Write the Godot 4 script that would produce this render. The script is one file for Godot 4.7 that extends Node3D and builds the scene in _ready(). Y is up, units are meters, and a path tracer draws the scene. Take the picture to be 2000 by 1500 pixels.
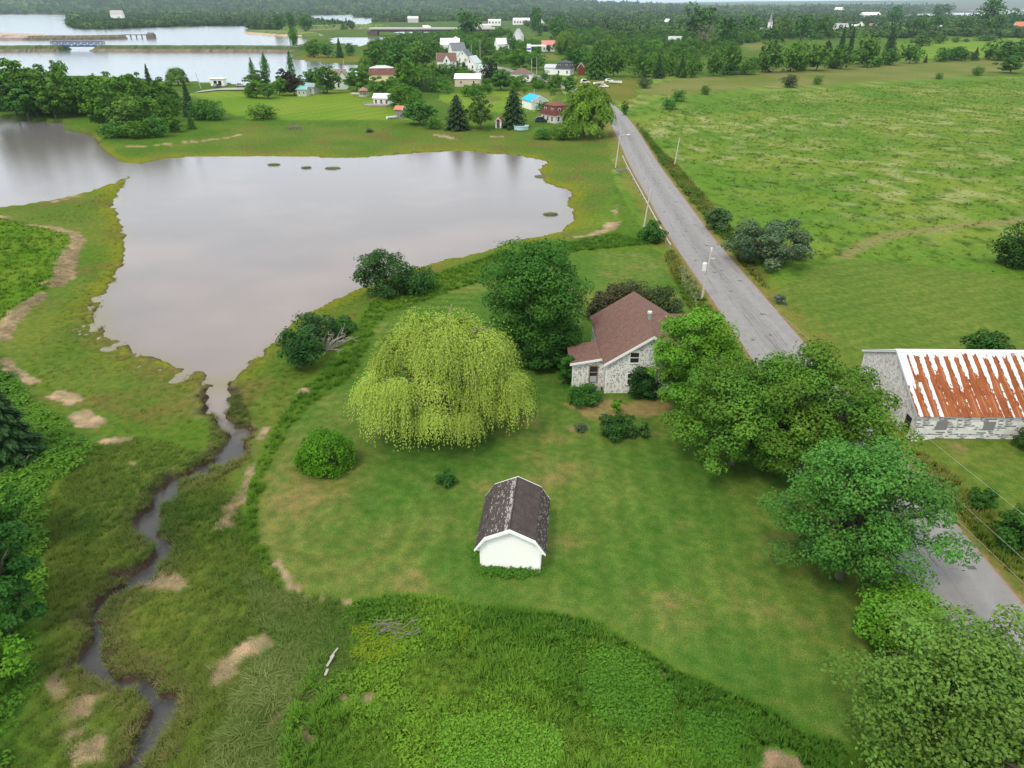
extends Node3D
# A farmhouse lot between a tidal pond and a country road, seen from a drone 38 m up.  Metres, y up; the house lawn is y = 0.

const TIDE := -1.2          # water level of the pond, the creek and the bay
var rng := RandomNumberGenerator.new()
var noise_a := FastNoiseLite.new()
var noise_b := FastNoiseLite.new()
var noise_c := FastNoiseLite.new()
var names := {}
var mats := {}


func _ready() -> void:
	# ---- camera
	var cam := Camera3D.new()
	cam.name = "camera"
	cam.position = Vector3(0, 38, 0)
	cam.rotation_degrees = Vector3(-28.05, 0, 0)
	cam.fov = 56.74
	cam.near = 0.5
	cam.far = 40000.0
	add_child(cam)
	# ---- overcast sky
	var sky_mat := ProceduralSkyMaterial.new()
	sky_mat.sky_top_color = Color(0.86, 0.87, 0.87)
	sky_mat.sky_horizon_color = Color(0.865, 0.915, 0.965)
	sky_mat.sky_curve = 0.25
	sky_mat.sky_energy_multiplier = 1.0
	sky_mat.ground_bottom_color = Color(0.35, 0.42, 0.3)
	sky_mat.ground_horizon_color = Color(0.7, 0.76, 0.78)
	sky_mat.sky_cover = cloud_cover()
	sky_mat.sky_cover_modulate = Color(0.92, 0.91, 0.9)
	var sky := Sky.new()
	sky.sky_material = sky_mat
	var env := Environment.new()
	env.background_mode = Environment.BG_SKY
	env.sky = sky
	env.background_energy_multiplier = 1.0
	env.tonemap_mode = Environment.TONE_MAPPER_LINEAR
	env.tonemap_exposure = 1.9
	env.sdfgi_enabled = true
	env.ssao_enabled = true
	env.ssil_enabled = true
	env.fog_enabled = true
	env.fog_density = 0.00005
	env.fog_light_color = Color(0.80, 0.88, 0.95)
	var we := WorldEnvironment.new()
	we.name = "world_environment"
	we.environment = env
	add_child(we)
	# ---- sun behind thin cloud
	var sun := DirectionalLight3D.new()
	sun.name = "sun"
	sun.light_energy = 0.45
	sun.light_color = Color(1.0, 0.95, 0.86)
	sun.light_angular_distance = 14.0
	sun.shadow_enabled = true
	add_child(sun)
	sun.look_at_from_position(Vector3(-30, 80, 25), Vector3(0, 0, -18))
	# ---- noises
	rng.seed = 7
	noise_a.seed = 11
	noise_a.frequency = 0.045
	noise_a.fractal_octaves = 4
	noise_b.seed = 23
	noise_b.frequency = 0.3
	noise_b.fractal_octaves = 3
	noise_c.seed = 37
	noise_c.frequency = 0.012
	noise_c.fractal_octaves = 3
	build_ground()
	build_buildings()
	build_trees()
	build_small()


func cloud_cover() -> ImageTexture:
	var n := FastNoiseLite.new()
	n.seed = 5
	n.frequency = 0.9
	n.fractal_octaves = 5
	var img := Image.create(512, 256, false, Image.FORMAT_RGBA8)
	for y in 256:
		var el := (0.5 - (y + 0.5) / 256.0) * PI
		for x in 512:
			var az := x / 512.0 * TAU
			var d := Vector3(cos(el) * cos(az), sin(el) * 1.6, cos(el) * sin(az)) * 3.0
			var k := clampf(n.get_noise_3dv(d) * 0.9 + 0.35, 0, 1)
			img.set_pixel(x, y, Color(1, 1, 1, k * 0.28 * clampf(el * 6.0, 0, 1)))
	return ImageTexture.create_from_image(img)


# ------------------------------------------------------------------ helpers
class MB:
	var v := PackedVector3Array()
	var n := PackedVector3Array()
	var c := PackedColorArray()
	var t := PackedVector2Array()
	var ix := PackedInt32Array()
	var col := Color.WHITE

	func tri(a: Vector3, b: Vector3, d: Vector3) -> void:
		var nn := (b - a).cross(d - a).normalized()
		var k := v.size()
		v.append(a); v.append(b); v.append(d)
		for i in 3:
			n.append(nn); c.append(col)
		var u := (b - a).normalized()
		var w := nn.cross(u)
		t.append(Vector2(0, 0)); t.append(Vector2((b - a).length(), 0)); t.append(Vector2((d - a).dot(u), (d - a).dot(w)))
		ix.append(k); ix.append(k + 2); ix.append(k + 1)

	func quad(a: Vector3, b: Vector3, d: Vector3, e: Vector3) -> void:   # a b d e run counter-clockwise seen from outside
		var nn := (b - a).cross(e - a)
		if nn.length_squared() < 1e-12:
			nn = (d - b).cross(e - b)
		nn = nn.normalized()
		var k := v.size()
		v.append(a); v.append(b); v.append(d); v.append(e)
		for i in 4:
			n.append(nn); c.append(col)
		var u := (b - a).normalized()
		var w := nn.cross(u)
		t.append(Vector2.ZERO)
		t.append(Vector2((b - a).dot(u), (b - a).dot(w)))
		t.append(Vector2((d - a).dot(u), (d - a).dot(w)))
		t.append(Vector2((e - a).dot(u), (e - a).dot(w)))
		ix.append_array(PackedInt32Array([k, k + 2, k + 1, k, k + 3, k + 2]))

	func box(c0: Vector3, size: Vector3, x := Transform3D.IDENTITY) -> void:
		var h := size * 0.5
		var p := []
		for i in 8:
			p.append(x * (c0 + Vector3(h.x if i & 1 else -h.x, h.y if i & 2 else -h.y, h.z if i & 4 else -h.z)))
		quad(p[4], p[5], p[7], p[6]); quad(p[1], p[0], p[2], p[3]); quad(p[5], p[1], p[3], p[7])
		quad(p[0], p[4], p[6], p[2]); quad(p[6], p[7], p[3], p[2]); quad(p[0], p[1], p[5], p[4])

	func tube(a: Vector3, b: Vector3, r0: float, r1: float, sides := 7, cap := true) -> void:
		var d := (b - a).normalized()
		var s := d.cross(Vector3(0.31, 0.9, 0.2)).normalized()
		if s.length() < 0.5: s = d.cross(Vector3.RIGHT).normalized()
		var q := d.cross(s)
		var k := v.size()
		var ll := (b - a).length()
		for i in sides + 1:
			var an := TAU * i / sides
			var o := s * cos(an) + q * sin(an)
			v.append(a + o * r0); v.append(b + o * r1)
			n.append(o); n.append(o); c.append(col); c.append(col)
			t.append(Vector2(i * TAU * r0 / sides, 0)); t.append(Vector2(i * TAU * r0 / sides, ll))
		for i in sides:
			var j := k + i * 2
			ix.append_array(PackedInt32Array([j, j + 1, j + 2, j + 2, j + 1, j + 3]))
		if cap:
			for i in sides:
				var a0 := TAU * i / sides
				var a1 := TAU * (i + 1) / sides
				tri(b, b + (s * cos(a0) + q * sin(a0)) * r1, b + (s * cos(a1) + q * sin(a1)) * r1)

	func limb(pts: Array, r0: float, r1: float, sides := 6) -> void:
		for i in pts.size() - 1:
			tube(pts[i], pts[i + 1], lerpf(r0, r1, float(i) / (pts.size() - 1)), lerpf(r0, r1, float(i + 1) / (pts.size() - 1)), sides, i == pts.size() - 2)

	func lathe(prof: Array, sides := 20, at := Vector3.ZERO) -> void:      # prof: Vector2(radius, y) from the bottom up
		for i in prof.size() - 1:
			for s in sides:
				var a0 := TAU * s / sides
				var a1 := TAU * (s + 1) / sides
				var p: Vector2 = prof[i]
				var q: Vector2 = prof[i + 1]
				quad(at + Vector3(p.x * cos(a1), p.y, p.x * sin(a1)), at + Vector3(p.x * cos(a0), p.y, p.x * sin(a0)), at + Vector3(q.x * cos(a0), q.y, q.x * sin(a0)), at + Vector3(q.x * cos(a1), q.y, q.x * sin(a1)))

	func prism(poly: Array, z0: float, z1: float) -> void:              # polygon (x, y) counter-clockwise seen from +z, extruded from z0 up to z1
		var m := poly.size()
		var pp := PackedVector2Array(poly)
		var tr := Geometry2D.triangulate_polygon(pp)
		for i in range(0, tr.size(), 3):
			var a := pp[tr[i]]
			var b := pp[tr[i + 1]]
			var d := pp[tr[i + 2]]
			if (b - a).cross(d - a) < 0:
				var q := b
				b = d
				d = q
			ftri(Vector3(a.x, a.y, z1), Vector3(b.x, b.y, z1), Vector3(d.x, d.y, z1), false)
			ftri(Vector3(a.x, a.y, z0), Vector3(d.x, d.y, z0), Vector3(b.x, b.y, z0), true)
		for i in m:
			var a: Vector2 = poly[i]
			var b: Vector2 = poly[(i + 1) % m]
			quad(Vector3(a.x, a.y, z1), Vector3(a.x, a.y, z0), Vector3(b.x, b.y, z0), Vector3(b.x, b.y, z1))

	func ftri(a: Vector3, b: Vector3, d: Vector3, back: bool) -> void:   # a triangle whose texture is laid in x and y
		tri(a, b, d)
		var k := t.size() - 3
		var s := -1.0 if back else 1.0
		t[k] = Vector2(a.x * s, a.y); t[k + 1] = Vector2(b.x * s, b.y); t[k + 2] = Vector2(d.x * s, d.y)

	func mesh(smooth := false) -> ArrayMesh:
		var arr := []
		arr.resize(Mesh.ARRAY_MAX)
		arr[Mesh.ARRAY_VERTEX] = v
		arr[Mesh.ARRAY_NORMAL] = n
		arr[Mesh.ARRAY_COLOR] = c
		arr[Mesh.ARRAY_TEX_UV] = t
		arr[Mesh.ARRAY_INDEX] = ix
		var m := ArrayMesh.new()
		m.add_surface_from_arrays(Mesh.PRIMITIVE_TRIANGLES, arr)
		return m


func lin(r: float, g: float, b: float) -> Color:
	return Color(r, g, b).linear_to_srgb()


func mat(r: float, g: float, b: float, rough := 0.8, metal := 0.0) -> StandardMaterial3D:
	var key := "%.3f %.3f %.3f %.2f %.2f" % [r, g, b, rough, metal]
	if not mats.has(key):
		var m := StandardMaterial3D.new()
		m.albedo_color = lin(r, g, b)
		m.roughness = rough
		m.metallic = metal
		m.metallic_specular = 0.35
		m.vertex_color_use_as_albedo = true
		mats[key] = m
	return mats[key]


func leaf_mat(r: float, g: float, b: float) -> StandardMaterial3D:
	var key := "leaf %.3f %.3f %.3f" % [r, g, b]
	if not mats.has(key):
		var m := StandardMaterial3D.new()
		m.albedo_color = lin(r, g, b)
		m.roughness = 0.75
		m.metallic_specular = 0.2
		m.vertex_color_use_as_albedo = true
		m.cull_mode = BaseMaterial3D.CULL_DISABLED
		m.backlight_enabled = true
		m.backlight = Color(r * 0.6, g * 0.6, b * 0.4).linear_to_srgb()
		mats[key] = m
	return mats[key]


func number(called: String) -> String:
	var k: int = names.get(called, 0)
	names[called] = k + 1
	return called if k == 0 else "%s_%03d" % [called, k]


func thing(called: String, label: String, category: String, at: Vector3, turn := 0.0, group := "") -> Node3D:
	var o := Node3D.new()
	o.name = number(called)
	o.position = at
	o.rotation.y = turn
	add_child(o)
	o.set_meta("label", label)
	o.set_meta("category", category)
	if group: o.set_meta("group", group)
	return o


func part(called: String, m: Mesh, material: Material, parent: Node, xf := Transform3D.IDENTITY) -> MeshInstance3D:
	var o := MeshInstance3D.new()
	var k := 0
	for ch in parent.get_children():
		if String(ch.name).begins_with(called): k += 1
	o.name = called if k == 0 else "%s_%03d" % [called, k]
	o.mesh = m
	o.material_override = material
	o.transform = xf
	parent.add_child(o, true)
	return o


func single(called: String, label: String, category: String, m: Mesh, material: Material, at: Vector3, group := "") -> MeshInstance3D:
	var o := MeshInstance3D.new()
	o.name = number(called)
	o.mesh = m
	o.material_override = material
	o.position = at
	add_child(o)
	o.set_meta("label", label)
	o.set_meta("category", category)
	if group: o.set_meta("group", group)
	return o


func setting(called: String, m: Mesh, material: Material, kind := "structure") -> MeshInstance3D:
	var o := MeshInstance3D.new()
	o.name = number(called)
	o.mesh = m
	o.material_override = material
	add_child(o)
	o.set_meta("kind", kind)
	return o


func rnd(a: float, b: float) -> float:
	return rng.randf_range(a, b)


func rdir() -> Vector3:
	var z := rnd(-1, 1)
	var a := rnd(0, TAU)
	var r := sqrt(1 - z * z)
	return Vector3(r * cos(a), z, r * sin(a))


# ------------------------------------------------------------------ ground
class Mask:                                   # a soft map of one kind of ground over the near square
	const W := 544
	const X0 := -160.0
	const Z0 := -282.0
	var d: PackedByteArray

	func _init(polys: Array, halvings: int) -> void:
		var img := Image.create(W, W, false, Image.FORMAT_L8)
		for p: PackedVector2Array in polys:
			for j in W:
				var z := Z0 + (j + 0.5) * 0.5
				var xs := []
				for i in p.size():
					var a := p[i]
					var b := p[(i + 1) % p.size()]
					if (a.y > z) != (b.y > z):
						xs.append(a.x + (z - a.y) / (b.y - a.y) * (b.x - a.x))
				xs.sort()
				for i in range(0, xs.size() - 1, 2):
					var c0 := clampi(roundi((xs[i] - X0) * 2.0), 0, W)
					var c1 := clampi(roundi((xs[i + 1] - X0) * 2.0), 0, W)
					if c1 > c0:
						img.fill_rect(Rect2i(c0, j, c1 - c0, 1), Color.WHITE)
		for i in halvings:
			img.shrink_x2()
		if halvings > 0:
			img.resize(W, W, Image.INTERPOLATE_CUBIC)
		d = img.get_data()

	func at(x: float, z: float) -> float:
		var u := clampf((x - X0) * 2.0 - 0.5, 0.0, W - 1.01)
		var w := clampf((z - Z0) * 2.0 - 0.5, 0.0, W - 1.01)
		var i := int(u)
		var j := int(w)
		u -= i
		w -= j
		var k := j * W + i
		return ((d[k] * (1 - u) + d[k + 1] * u) * (1 - w) + (d[k + W] * (1 - u) + d[k + W + 1] * u) * w) / 255.0


var m_water: Mask
var creek_pts := PackedVector2Array()
var m_path: Mask
var m_basin: Mask
var m_low: Mask
var m_flood: Mask
var m_lawn: Mask
var m_bright: Mask
var m_straw: Mask
var m_dirt: Mask
var m_wild: Mask
var m_dark: Mask
var far_water := []
var far_hay := []
var far_lawn := []
var far_marsh := []
var g_c := Color.WHITE
const ROAD := [Vector2(31.0, 40), Vector2(32.5, -22), Vector2(32.7, -40), Vector2(33.1, -60), Vector2(33.2, -95), Vector2(33.2, -127), Vector2(34.3, -158), Vector2(35.6, -195), Vector2(37.9, -235), Vector2(39.3, -262), Vector2(40.2, -299), Vector2(39.0, -335), Vector2(33.0, -380), Vector2(21.0, -440), Vector2(0.0, -510), Vector2(-28.0, -580), Vector2(-40.0, -640), Vector2(-42.0, -760)]


func road_x(z: float) -> float:
	for i in ROAD.size() - 1:
		if z <= ROAD[i].y and z >= ROAD[i + 1].y:
			return lerpf(ROAD[i].x, ROAD[i + 1].x, (z - ROAD[i].y) / (ROAD[i + 1].y - ROAD[i].y))
	return 1e6


func creek_gap(x: float, z: float) -> float:   # metres from the edge of the creek, negative over its bed
	if x > -8.0 or z < -74.0: return 99.0
	var p := Vector2(x, z)
	var best := 99.0
	for i in creek_pts.size() - 1:
		var q := Geometry2D.get_closest_point_to_segment(p, creek_pts[i], creek_pts[i + 1])
		best = minf(best, p.distance_to(q) - lerpf(0.88, 0.43, smoothstep(0.0, 20.0, i)) * (1.0 + 0.3 * sin(i * 1.9)))
	return best


func ribbon(pts: PackedVector2Array, w0: float, w1: float) -> PackedVector2Array:
	var left := PackedVector2Array()
	var right := PackedVector2Array()
	for i in pts.size():
		var d := (pts[mini(i + 1, pts.size() - 1)] - pts[maxi(i - 1, 0)]).normalized()
		var o := Vector2(-d.y, d.x) * lerpf(w0, w1, float(i) / (pts.size() - 1)) * (0.8 + 0.4 * absf(sin(i * 2.3)))
		left.append(pts[i] + o)
		right.append(pts[i] - o)
	right.reverse()
	left.append_array(right)
	return left


func in_any(list: Array, x: float, z: float) -> bool:
	var p := Vector2(x, z)
	for q: PackedVector2Array in list:
		if Geometry2D.is_point_in_polygon(p, q):
			return true
	return false


func field_color(x: float, z: float) -> Color:
	var a := noise_a.get_noise_2d(x * 0.8, z * 0.7)
	var b := noise_b.get_noise_2d(x * 0.6, z * 0.5)
	var k := noise_c.get_noise_2d(x + 90, z)
	var c := Color(0.095, 0.2, 0.022).lerp(Color(0.162, 0.232, 0.036), clampf(0.45 + a * 1.1 + k * 0.6, 0, 1))
	c = c.lerp(Color(0.055, 0.125, 0.016), clampf(b * 2.4 - 0.25, 0, 0.9))
	c = c.lerp(Color(0.32, 0.33, 0.15), clampf((noise_a.get_noise_2d(x * 2.0 + 300, z * 1.7) - 0.08) * 3.0, 0, 0.7) * clampf((-z - 105) / 60.0, 0, 1) * clampf(0.55 + k * 2.2, 0.1, 1))
	return c


func lawn_color(x: float, z: float) -> Color:
	var a := noise_a.get_noise_2d(x * 1.4 + 40, z * 1.4)
	var b := noise_b.get_noise_2d(x * 0.7, z * 0.7)
	var c := Color(0.068, 0.15, 0.023).lerp(Color(0.115, 0.178, 0.034), clampf(0.45 + a * 1.1, 0, 1))
	if x < 32:
		var dry := clampf((-x - 4.0) / 16.0 + a * 0.9, 0, 1) * clampf((z + 66) / 14.0, 0, 1)
		c = c.lerp(Color(0.165, 0.165, 0.048), dry * 0.6)
		c = c.lerp(Color(0.25, 0.19, 0.08), clampf((noise_a.get_noise_2d(x * 2.6, z * 3.6 + 20) + a * 0.5) * 1.9 - 0.45, 0, 1) * 0.5)
		var r := Vector2(x + 15.0, z + 46.0).length()
		var s := sin(r * TAU / 2.1) if x < -5 else sin(x * TAU / 2.3 + z * 0.04)
		c *= 1.0 + s * ((0.18 if x < -5 else 0.07) * (0.6 + noise_a.get_noise_2d(x * 0.5, z * 0.5 + 90)))
	else:
		c = c.lerp(Color(0.13, 0.18, 0.03), 0.45)
		c *= 1.0 + 0.06 * sin((z * 0.9 + x * 0.35) * TAU / 2.6)
	return c * (1.0 + b * 0.09)


func land(x: float, z: float) -> float:       # the height of the ground; leaves its colour in g_c
	if z > Mask.Z0 and x > Mask.X0 and x < Mask.X0 + 272.0 and z < -12.0:
		return near_land(x, z)
	return far_land(x, z)


func near_land(x: float, z: float) -> float:
	var a := noise_a.get_noise_2d(x, z)
	var b := noise_b.get_noise_2d(x, z)
	var jx := x + noise_b.get_noise_2d(x * 0.6 + 50, z * 0.6) * 0.8
	var jz := z + noise_b.get_noise_2d(x * 0.6, z * 0.6 + 80) * 0.8
	var low := m_low.at(jx, jz)
	var h := a * 0.12 + b * 0.03
	var lw := m_lawn.at(x + b * 0.25, z + a * 0.3)
	var c := Color(0.058, 0.135, 0.016).lerp(Color(0.1, 0.17, 0.02), clampf(0.5 + a + b * 0.5, 0, 1))     # rough grass
	if x > 38 or (x > 25 and z < -110):
		var wild := clampf(1.0 - lw, 0, 1)
		if wild > 0:
			c = c.lerp(field_color(x, z), wild)
			c = c.lerp(Color(0.2, 0.2, 0.075), m_path.at(x, z) * 0.9)
	if lw > 0.02:
		c = c.lerp(lawn_color(x, z), smoothstep(0.25, 0.75, lw))
	var rd := absf(x - road_x(z))
	if rd < 8.5:
		c = c.lerp(Color(0.17, 0.165, 0.04), clampf((8.0 - rd) / 2.5 + b, 0, 0.75))
		c = c.lerp(Color(0.24, 0.175, 0.09), clampf((4.6 - rd + b * 0.5) / 0.5, 0, 0.8))
		h = lerpf(h, 0.0, clampf((7.0 - rd) / 2.0, 0, 1)) - 0.45 * clampf(1.0 - absf(rd - 7.0) / 1.8, 0, 1)
	if low > 0.01:
		var wide := m_basin.at(jx, jz)
		var fl := m_flood.at(jx, jz)
		var lh := -0.72 + a * 0.22 + b * 0.1
		lh = lerpf(lh, -1.08 + b * 0.12 + a * 0.1, clampf(wide * 2.2, 0, 1))
		lh = lerpf(lh, -1.17 + b * 0.24 + a * 0.14, clampf(fl * 1.2, 0, 1))
		var m := Color(0.082, 0.155, 0.02).lerp(Color(0.12, 0.165, 0.03), clampf(0.5 + a * 1.4, 0, 1))
		m = m.lerp(Color(0.165, 0.19, 0.016), clampf(wide * 2.6 - 0.1 + a * 0.5, 0, 1))
		m = m.lerp(Color(0.15, 0.115, 0.04), clampf(noise_a.get_noise_2d(x * 1.2 + 500, z * 1.2) * 2.4 - 0.4, 0, 0.55) * clampf(1.2 - wide * 2.2, 0, 1))
		if z > -34 + x * 0.12 or x > -14:     # the rank meadow below the lawn
			var k := clampf((x + 21.0 + (z + 30) * 0.3) / 8.0, 0, 1)
			lh = lerpf(lh, -0.22 + b * 0.08, clampf(k * clampf((x + 24.0) / 14.0, 0, 1), 0, 1))
			m = m.lerp(Color(0.07, 0.165, 0.018).lerp(Color(0.135, 0.215, 0.024), clampf(0.45 + a * 1.3 + b * 0.5, 0, 1)), k)
		var br := m_bright.at(jx, jz)
		if br > 0.02:
			m = m.lerp(Color(0.085, 0.19, 0.013).lerp(Color(0.125, 0.2, 0.02), clampf(0.5 + a * 1.5, 0, 1)), br)
			lh = lerpf(lh, -0.35 + b * 0.06, br)
		var dk := m_dark.at(jx, jz)
		if dk > 0.02:
			m = m.lerp(Color(0.05, 0.13, 0.013), dk * 0.85)
			lh = lerpf(lh, -0.25, dk)
		var w := m_water.at(jx, jz)
		var cd := creek_gap(x + b * 1.1 + a * 0.6, z + noise_b.get_noise_2d(x + 40, z - 70) * 1.1)
		var ck := clampf(0.5 - cd * 1.6, 0, 1)
		var near_ck := clampf(1.15 - cd * 0.62 + a * 0.8, 0, 1)
		m = m.lerp(Color(0.15, 0.14, 0.06), near_ck * 0.6)
		m = m.lerp(Color(0.062, 0.045, 0.034), clampf(1.15 - absf(cd - 0.25) * 2.2 + a * 1.6, 0, 1))
		lh = lerpf(lh, -0.5, clampf(1.0 - absf(cd - 1.1) * 1.2, 0, 1) * 0.6 * clampf(1.0 - wide * 3.0, 0, 1))
		lh = lerpf(lh, -1.72, smoothstep(0.12, 0.62, w))
		lh = lerpf(lh, -1.75, smoothstep(0.12, 0.6, ck))
		if lh < -0.98 - b * 0.1:
			m = m.lerp(Color(0.10, 0.072, 0.052), clampf((-0.98 - b * 0.1 - lh) * 7.0, 0, 1) * clampf(w * 5.0 + ck * 5.0 + fl * 0.5, 0, 1))
		h = lerpf(h, lh, smoothstep(0.1, 0.9, low))
		c = c.lerp(m, smoothstep(0.3, 0.75, low))
	var st := m_straw.at(x + b * 0.9, z + a * 0.9)
	if st > 0.02:
		c = c.lerp(Color(0.36, 0.28, 0.17) * (0.85 + b * 0.5), smoothstep(0.35, 0.62, st * 1.1 + b * 0.75 + noise_b.get_noise_2d(x * 3.0, z * 3.0) * 0.4))
	var di := m_dirt.at(x + b, z + b)
	if di > 0.02:
		c = c.lerp(Color(0.3, 0.22, 0.1), smoothstep(0.2, 0.8, di + b * 0.4) * 0.7)
	g_c = c
	return h


func far_land(x: float, z: float) -> float:
	var a := noise_a.get_noise_2d(x * 0.5, z * 0.5)
	var k := noise_c.get_noise_2d(x, z)
	var jx := x + a * 6.0
	var jz := z + k * 10.0
	var c := Color(0.055, 0.125, 0.016).lerp(Color(0.095, 0.16, 0.022), clampf(0.5 + a + k, 0, 1))
	var h := a * 0.3
	if z > -12.0:
		g_c = c
		return h
	if in_any(far_water, jx, jz):
		g_c = Color(0.12, 0.09, 0.07)
		return -3.0
	if x > 25 and z > -470:
		c = field_color(x, z)
	if in_any(far_hay, jx, jz):
		c = Color(0.125, 0.17, 0.035).lerp(Color(0.18, 0.19, 0.06), clampf(0.4 + a * 1.6, 0, 1))
	elif in_any(far_lawn, jx, jz):
		c = Color(0.12, 0.23, 0.02).lerp(Color(0.165, 0.25, 0.03), clampf(0.5 + a * 1.4, 0, 1)) * (1.0 + 0.09 * sin((x * 0.8 + z * 0.5) * TAU / 7.0))
	elif in_any(far_marsh, jx, jz):
		c = Color(0.12, 0.15, 0.02).lerp(Color(0.16, 0.16, 0.04), clampf(0.5 + a * 1.6, 0, 1))
		h = -0.7
	if z < -900:
		c = c.lerp(Color(0.07, 0.13, 0.03), clampf((-z - 900) / 800.0, 0, 0.9))
	if z < -3600:
		var left := clampf(0.5 - x / 3000.0, 0.0, 1.0)
		var n := noise_c.get_noise_2d(x * 0.045, z * 0.06)
		h += smoothstep(-3700.0, -6200.0, z) * (lerpf(6.0, 95.0, left) + n * lerpf(10.0, 60.0, left)) + smoothstep(-9000.0, -14000.0, z) * (40.0 + 120.0 * clampf(x / 9000.0, 0, 1))
	g_c = c
	return h


func steps(from: float, fine_to: float, to: float, step: float, grow: float) -> PackedFloat32Array:
	var out := PackedFloat32Array()
	var p := from
	var s := step
	var sg := signf(to - from)
	while (to - p) * sg > 0:
		out.append(p)
		if (p - fine_to) * sg > 0: s *= grow
		p += s * sg
	out.append(to)
	return out


func build_ground() -> void:
	var pond := PackedVector2Array([Vector2(-102.58, -200.27), Vector2(-95.79, -178.79), Vector2(-88.58, -158.32), Vector2(-80.36, -145.52), Vector2(-72.40, -131.05), Vector2(-67.97, -121.75), Vector2(-65.33, -113.52), Vector2(-62.25, -103.93), Vector2(-60.22, -97.58), Vector2(-58.49, -92.76), Vector2(-53.71, -87.48), Vector2(-48.03, -82.66), Vector2(-42.63, -79.25), Vector2(-38.05, -77.28), Vector2(-34.74, -74.21), Vector2(-32.93, -74.21), Vector2(-33.36, -79.68), Vector2(-31.82, -83.44), Vector2(-31.57, -88.33), Vector2(-30.58, -93.70), Vector2(-27.56, -99.62), Vector2(-24.01, -105.05), Vector2(-20.11, -110.99), Vector2(-14.07, -117.52), Vector2(-9.06, -121.75), Vector2(-3.74, -126.26), Vector2(0.00, -131.05), Vector2(8.98, -136.17), Vector2(12.69, -145.52), Vector2(12.11, -160.64), Vector2(13.99, -170.59), Vector2(7.72, -181.68), Vector2(6.94, -197.50), Vector2(10.19, -208.24), Vector2(0.00, -217.62), Vector2(-15.58, -224.32), Vector2(-30.62, -220.09), Vector2(-45.88, -212.06), Vector2(-66.00, -215.21), Vector2(-82.50, -215.21), Vector2(-99.83, -213.62), Vector2(-102.36, -206.01)])
	var cove := PackedVector2Array([Vector2(-359.40, -311.85), Vector2(-199.99, -293.87), Vector2(-185.48, -289.67), Vector2(-167.94, -282.93), Vector2(-151.36, -267.87), Vector2(-131.10, -233.23), Vector2(-118.46, -216.01), Vector2(-109.92, -206.75), Vector2(-102.85, -202.39), Vector2(-100.29, -196.82), Vector2(-99.91, -184.66), Vector2(-101.36, -169.03), Vector2(-105.51, -161.59), Vector2(-112.42, -156.05), Vector2(-175.56, -141.65)])
	var creek_line := PackedVector2Array([Vector2(-34.41, -76.87), Vector2(-33.31, -71.08), Vector2(-32.01, -67.04), Vector2(-30.40, -64.56), Vector2(-28.55, -62.33), Vector2(-27.56, -59.00), Vector2(-28.31, -56.61), Vector2(-30.15, -54.68), Vector2(-31.25, -53.08), Vector2(-31.07, -50.81), Vector2(-31.42, -49.36), Vector2(-31.09, -47.84), Vector2(-29.91, -46.65), Vector2(-28.52, -44.93), Vector2(-27.51, -43.54), Vector2(-27.65, -42.37), Vector2(-28.18, -41.41), Vector2(-29.23, -40.06), Vector2(-29.76, -38.86), Vector2(-29.66, -37.61), Vector2(-28.90, -36.18), Vector2(-28.35, -34.68), Vector2(-28.18, -33.72), Vector2(-26.72, -32.47), Vector2(-25.58, -31.75), Vector2(-24.42, -31.40), Vector2(-22.73, -30.97), Vector2(-21.78, -30.21), Vector2(-21.48, -29.04), Vector2(-21.63, -27.89), Vector2(-21.72, -26.99), Vector2(-21.76, -26.03), Vector2(-21.78, -24.21)])
	var low := PackedVector2Array([Vector2(26.49, -25.70), Vector2(19.22, -26.65), Vector2(17.17, -27.64), Vector2(15.77, -29.03), Vector2(13.59, -30.31), Vector2(10.71, -32.06), Vector2(8.04, -34.37), Vector2(5.41, -36.18), Vector2(2.92, -36.79), Vector2(0.00, -37.13), Vector2(-4.47, -38.01), Vector2(-7.51, -38.51), Vector2(-9.56, -38.36), Vector2(-11.54, -37.96), Vector2(-14.68, -38.62), Vector2(-17.00, -40.18), Vector2(-19.42, -42.40), Vector2(-21.71, -45.73), Vector2(-23.03, -49.09), Vector2(-24.07, -54.39), Vector2(-24.47, -59.62), Vector2(-24.45, -67.85), Vector2(-23.34, -72.38), Vector2(-21.60, -79.39), Vector2(-21.57, -88.91), Vector2(-21.18, -96.34), Vector2(-20.18, -101.51), Vector2(-12.53, -110.81), Vector2(-3.58, -120.20), Vector2(12.39, -129.38), Vector2(20.20, -134.44), Vector2(23.04, -156.30), Vector2(29.48, -217.28), Vector2(30.58, -246.78), Vector2(10.44, -253.14), Vector2(-18.11, -264.45), Vector2(-54.79, -266.82), Vector2(-82.07, -272.94), Vector2(-96.17, -270.46), Vector2(-101.94, -246.78), Vector2(-105.65, -227.55), Vector2(-110.32, -207.83), Vector2(-139.44, -250.99), Vector2(-202.92, -298.75), Vector2(-365.24, -317.53), Vector2(-260.09, -96.34), Vector2(-81.20, -15.89), Vector2(20.88, -15.89)])
	var flood := PackedVector2Array([Vector2(-61.25, -89.94), Vector2(-53.16, -81.80), Vector2(-45.27, -75.43), Vector2(-39.36, -71.60), Vector2(-34.79, -70.39), Vector2(-33.12, -72.22), Vector2(-31.24, -77.46), Vector2(-31.05, -86.54), Vector2(-34.65, -88.21), Vector2(-40.32, -84.91), Vector2(-50.08, -91.73), Vector2(-57.51, -97.46), Vector2(-60.88, -106.06), Vector2(-64.51, -106.06)])
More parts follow.
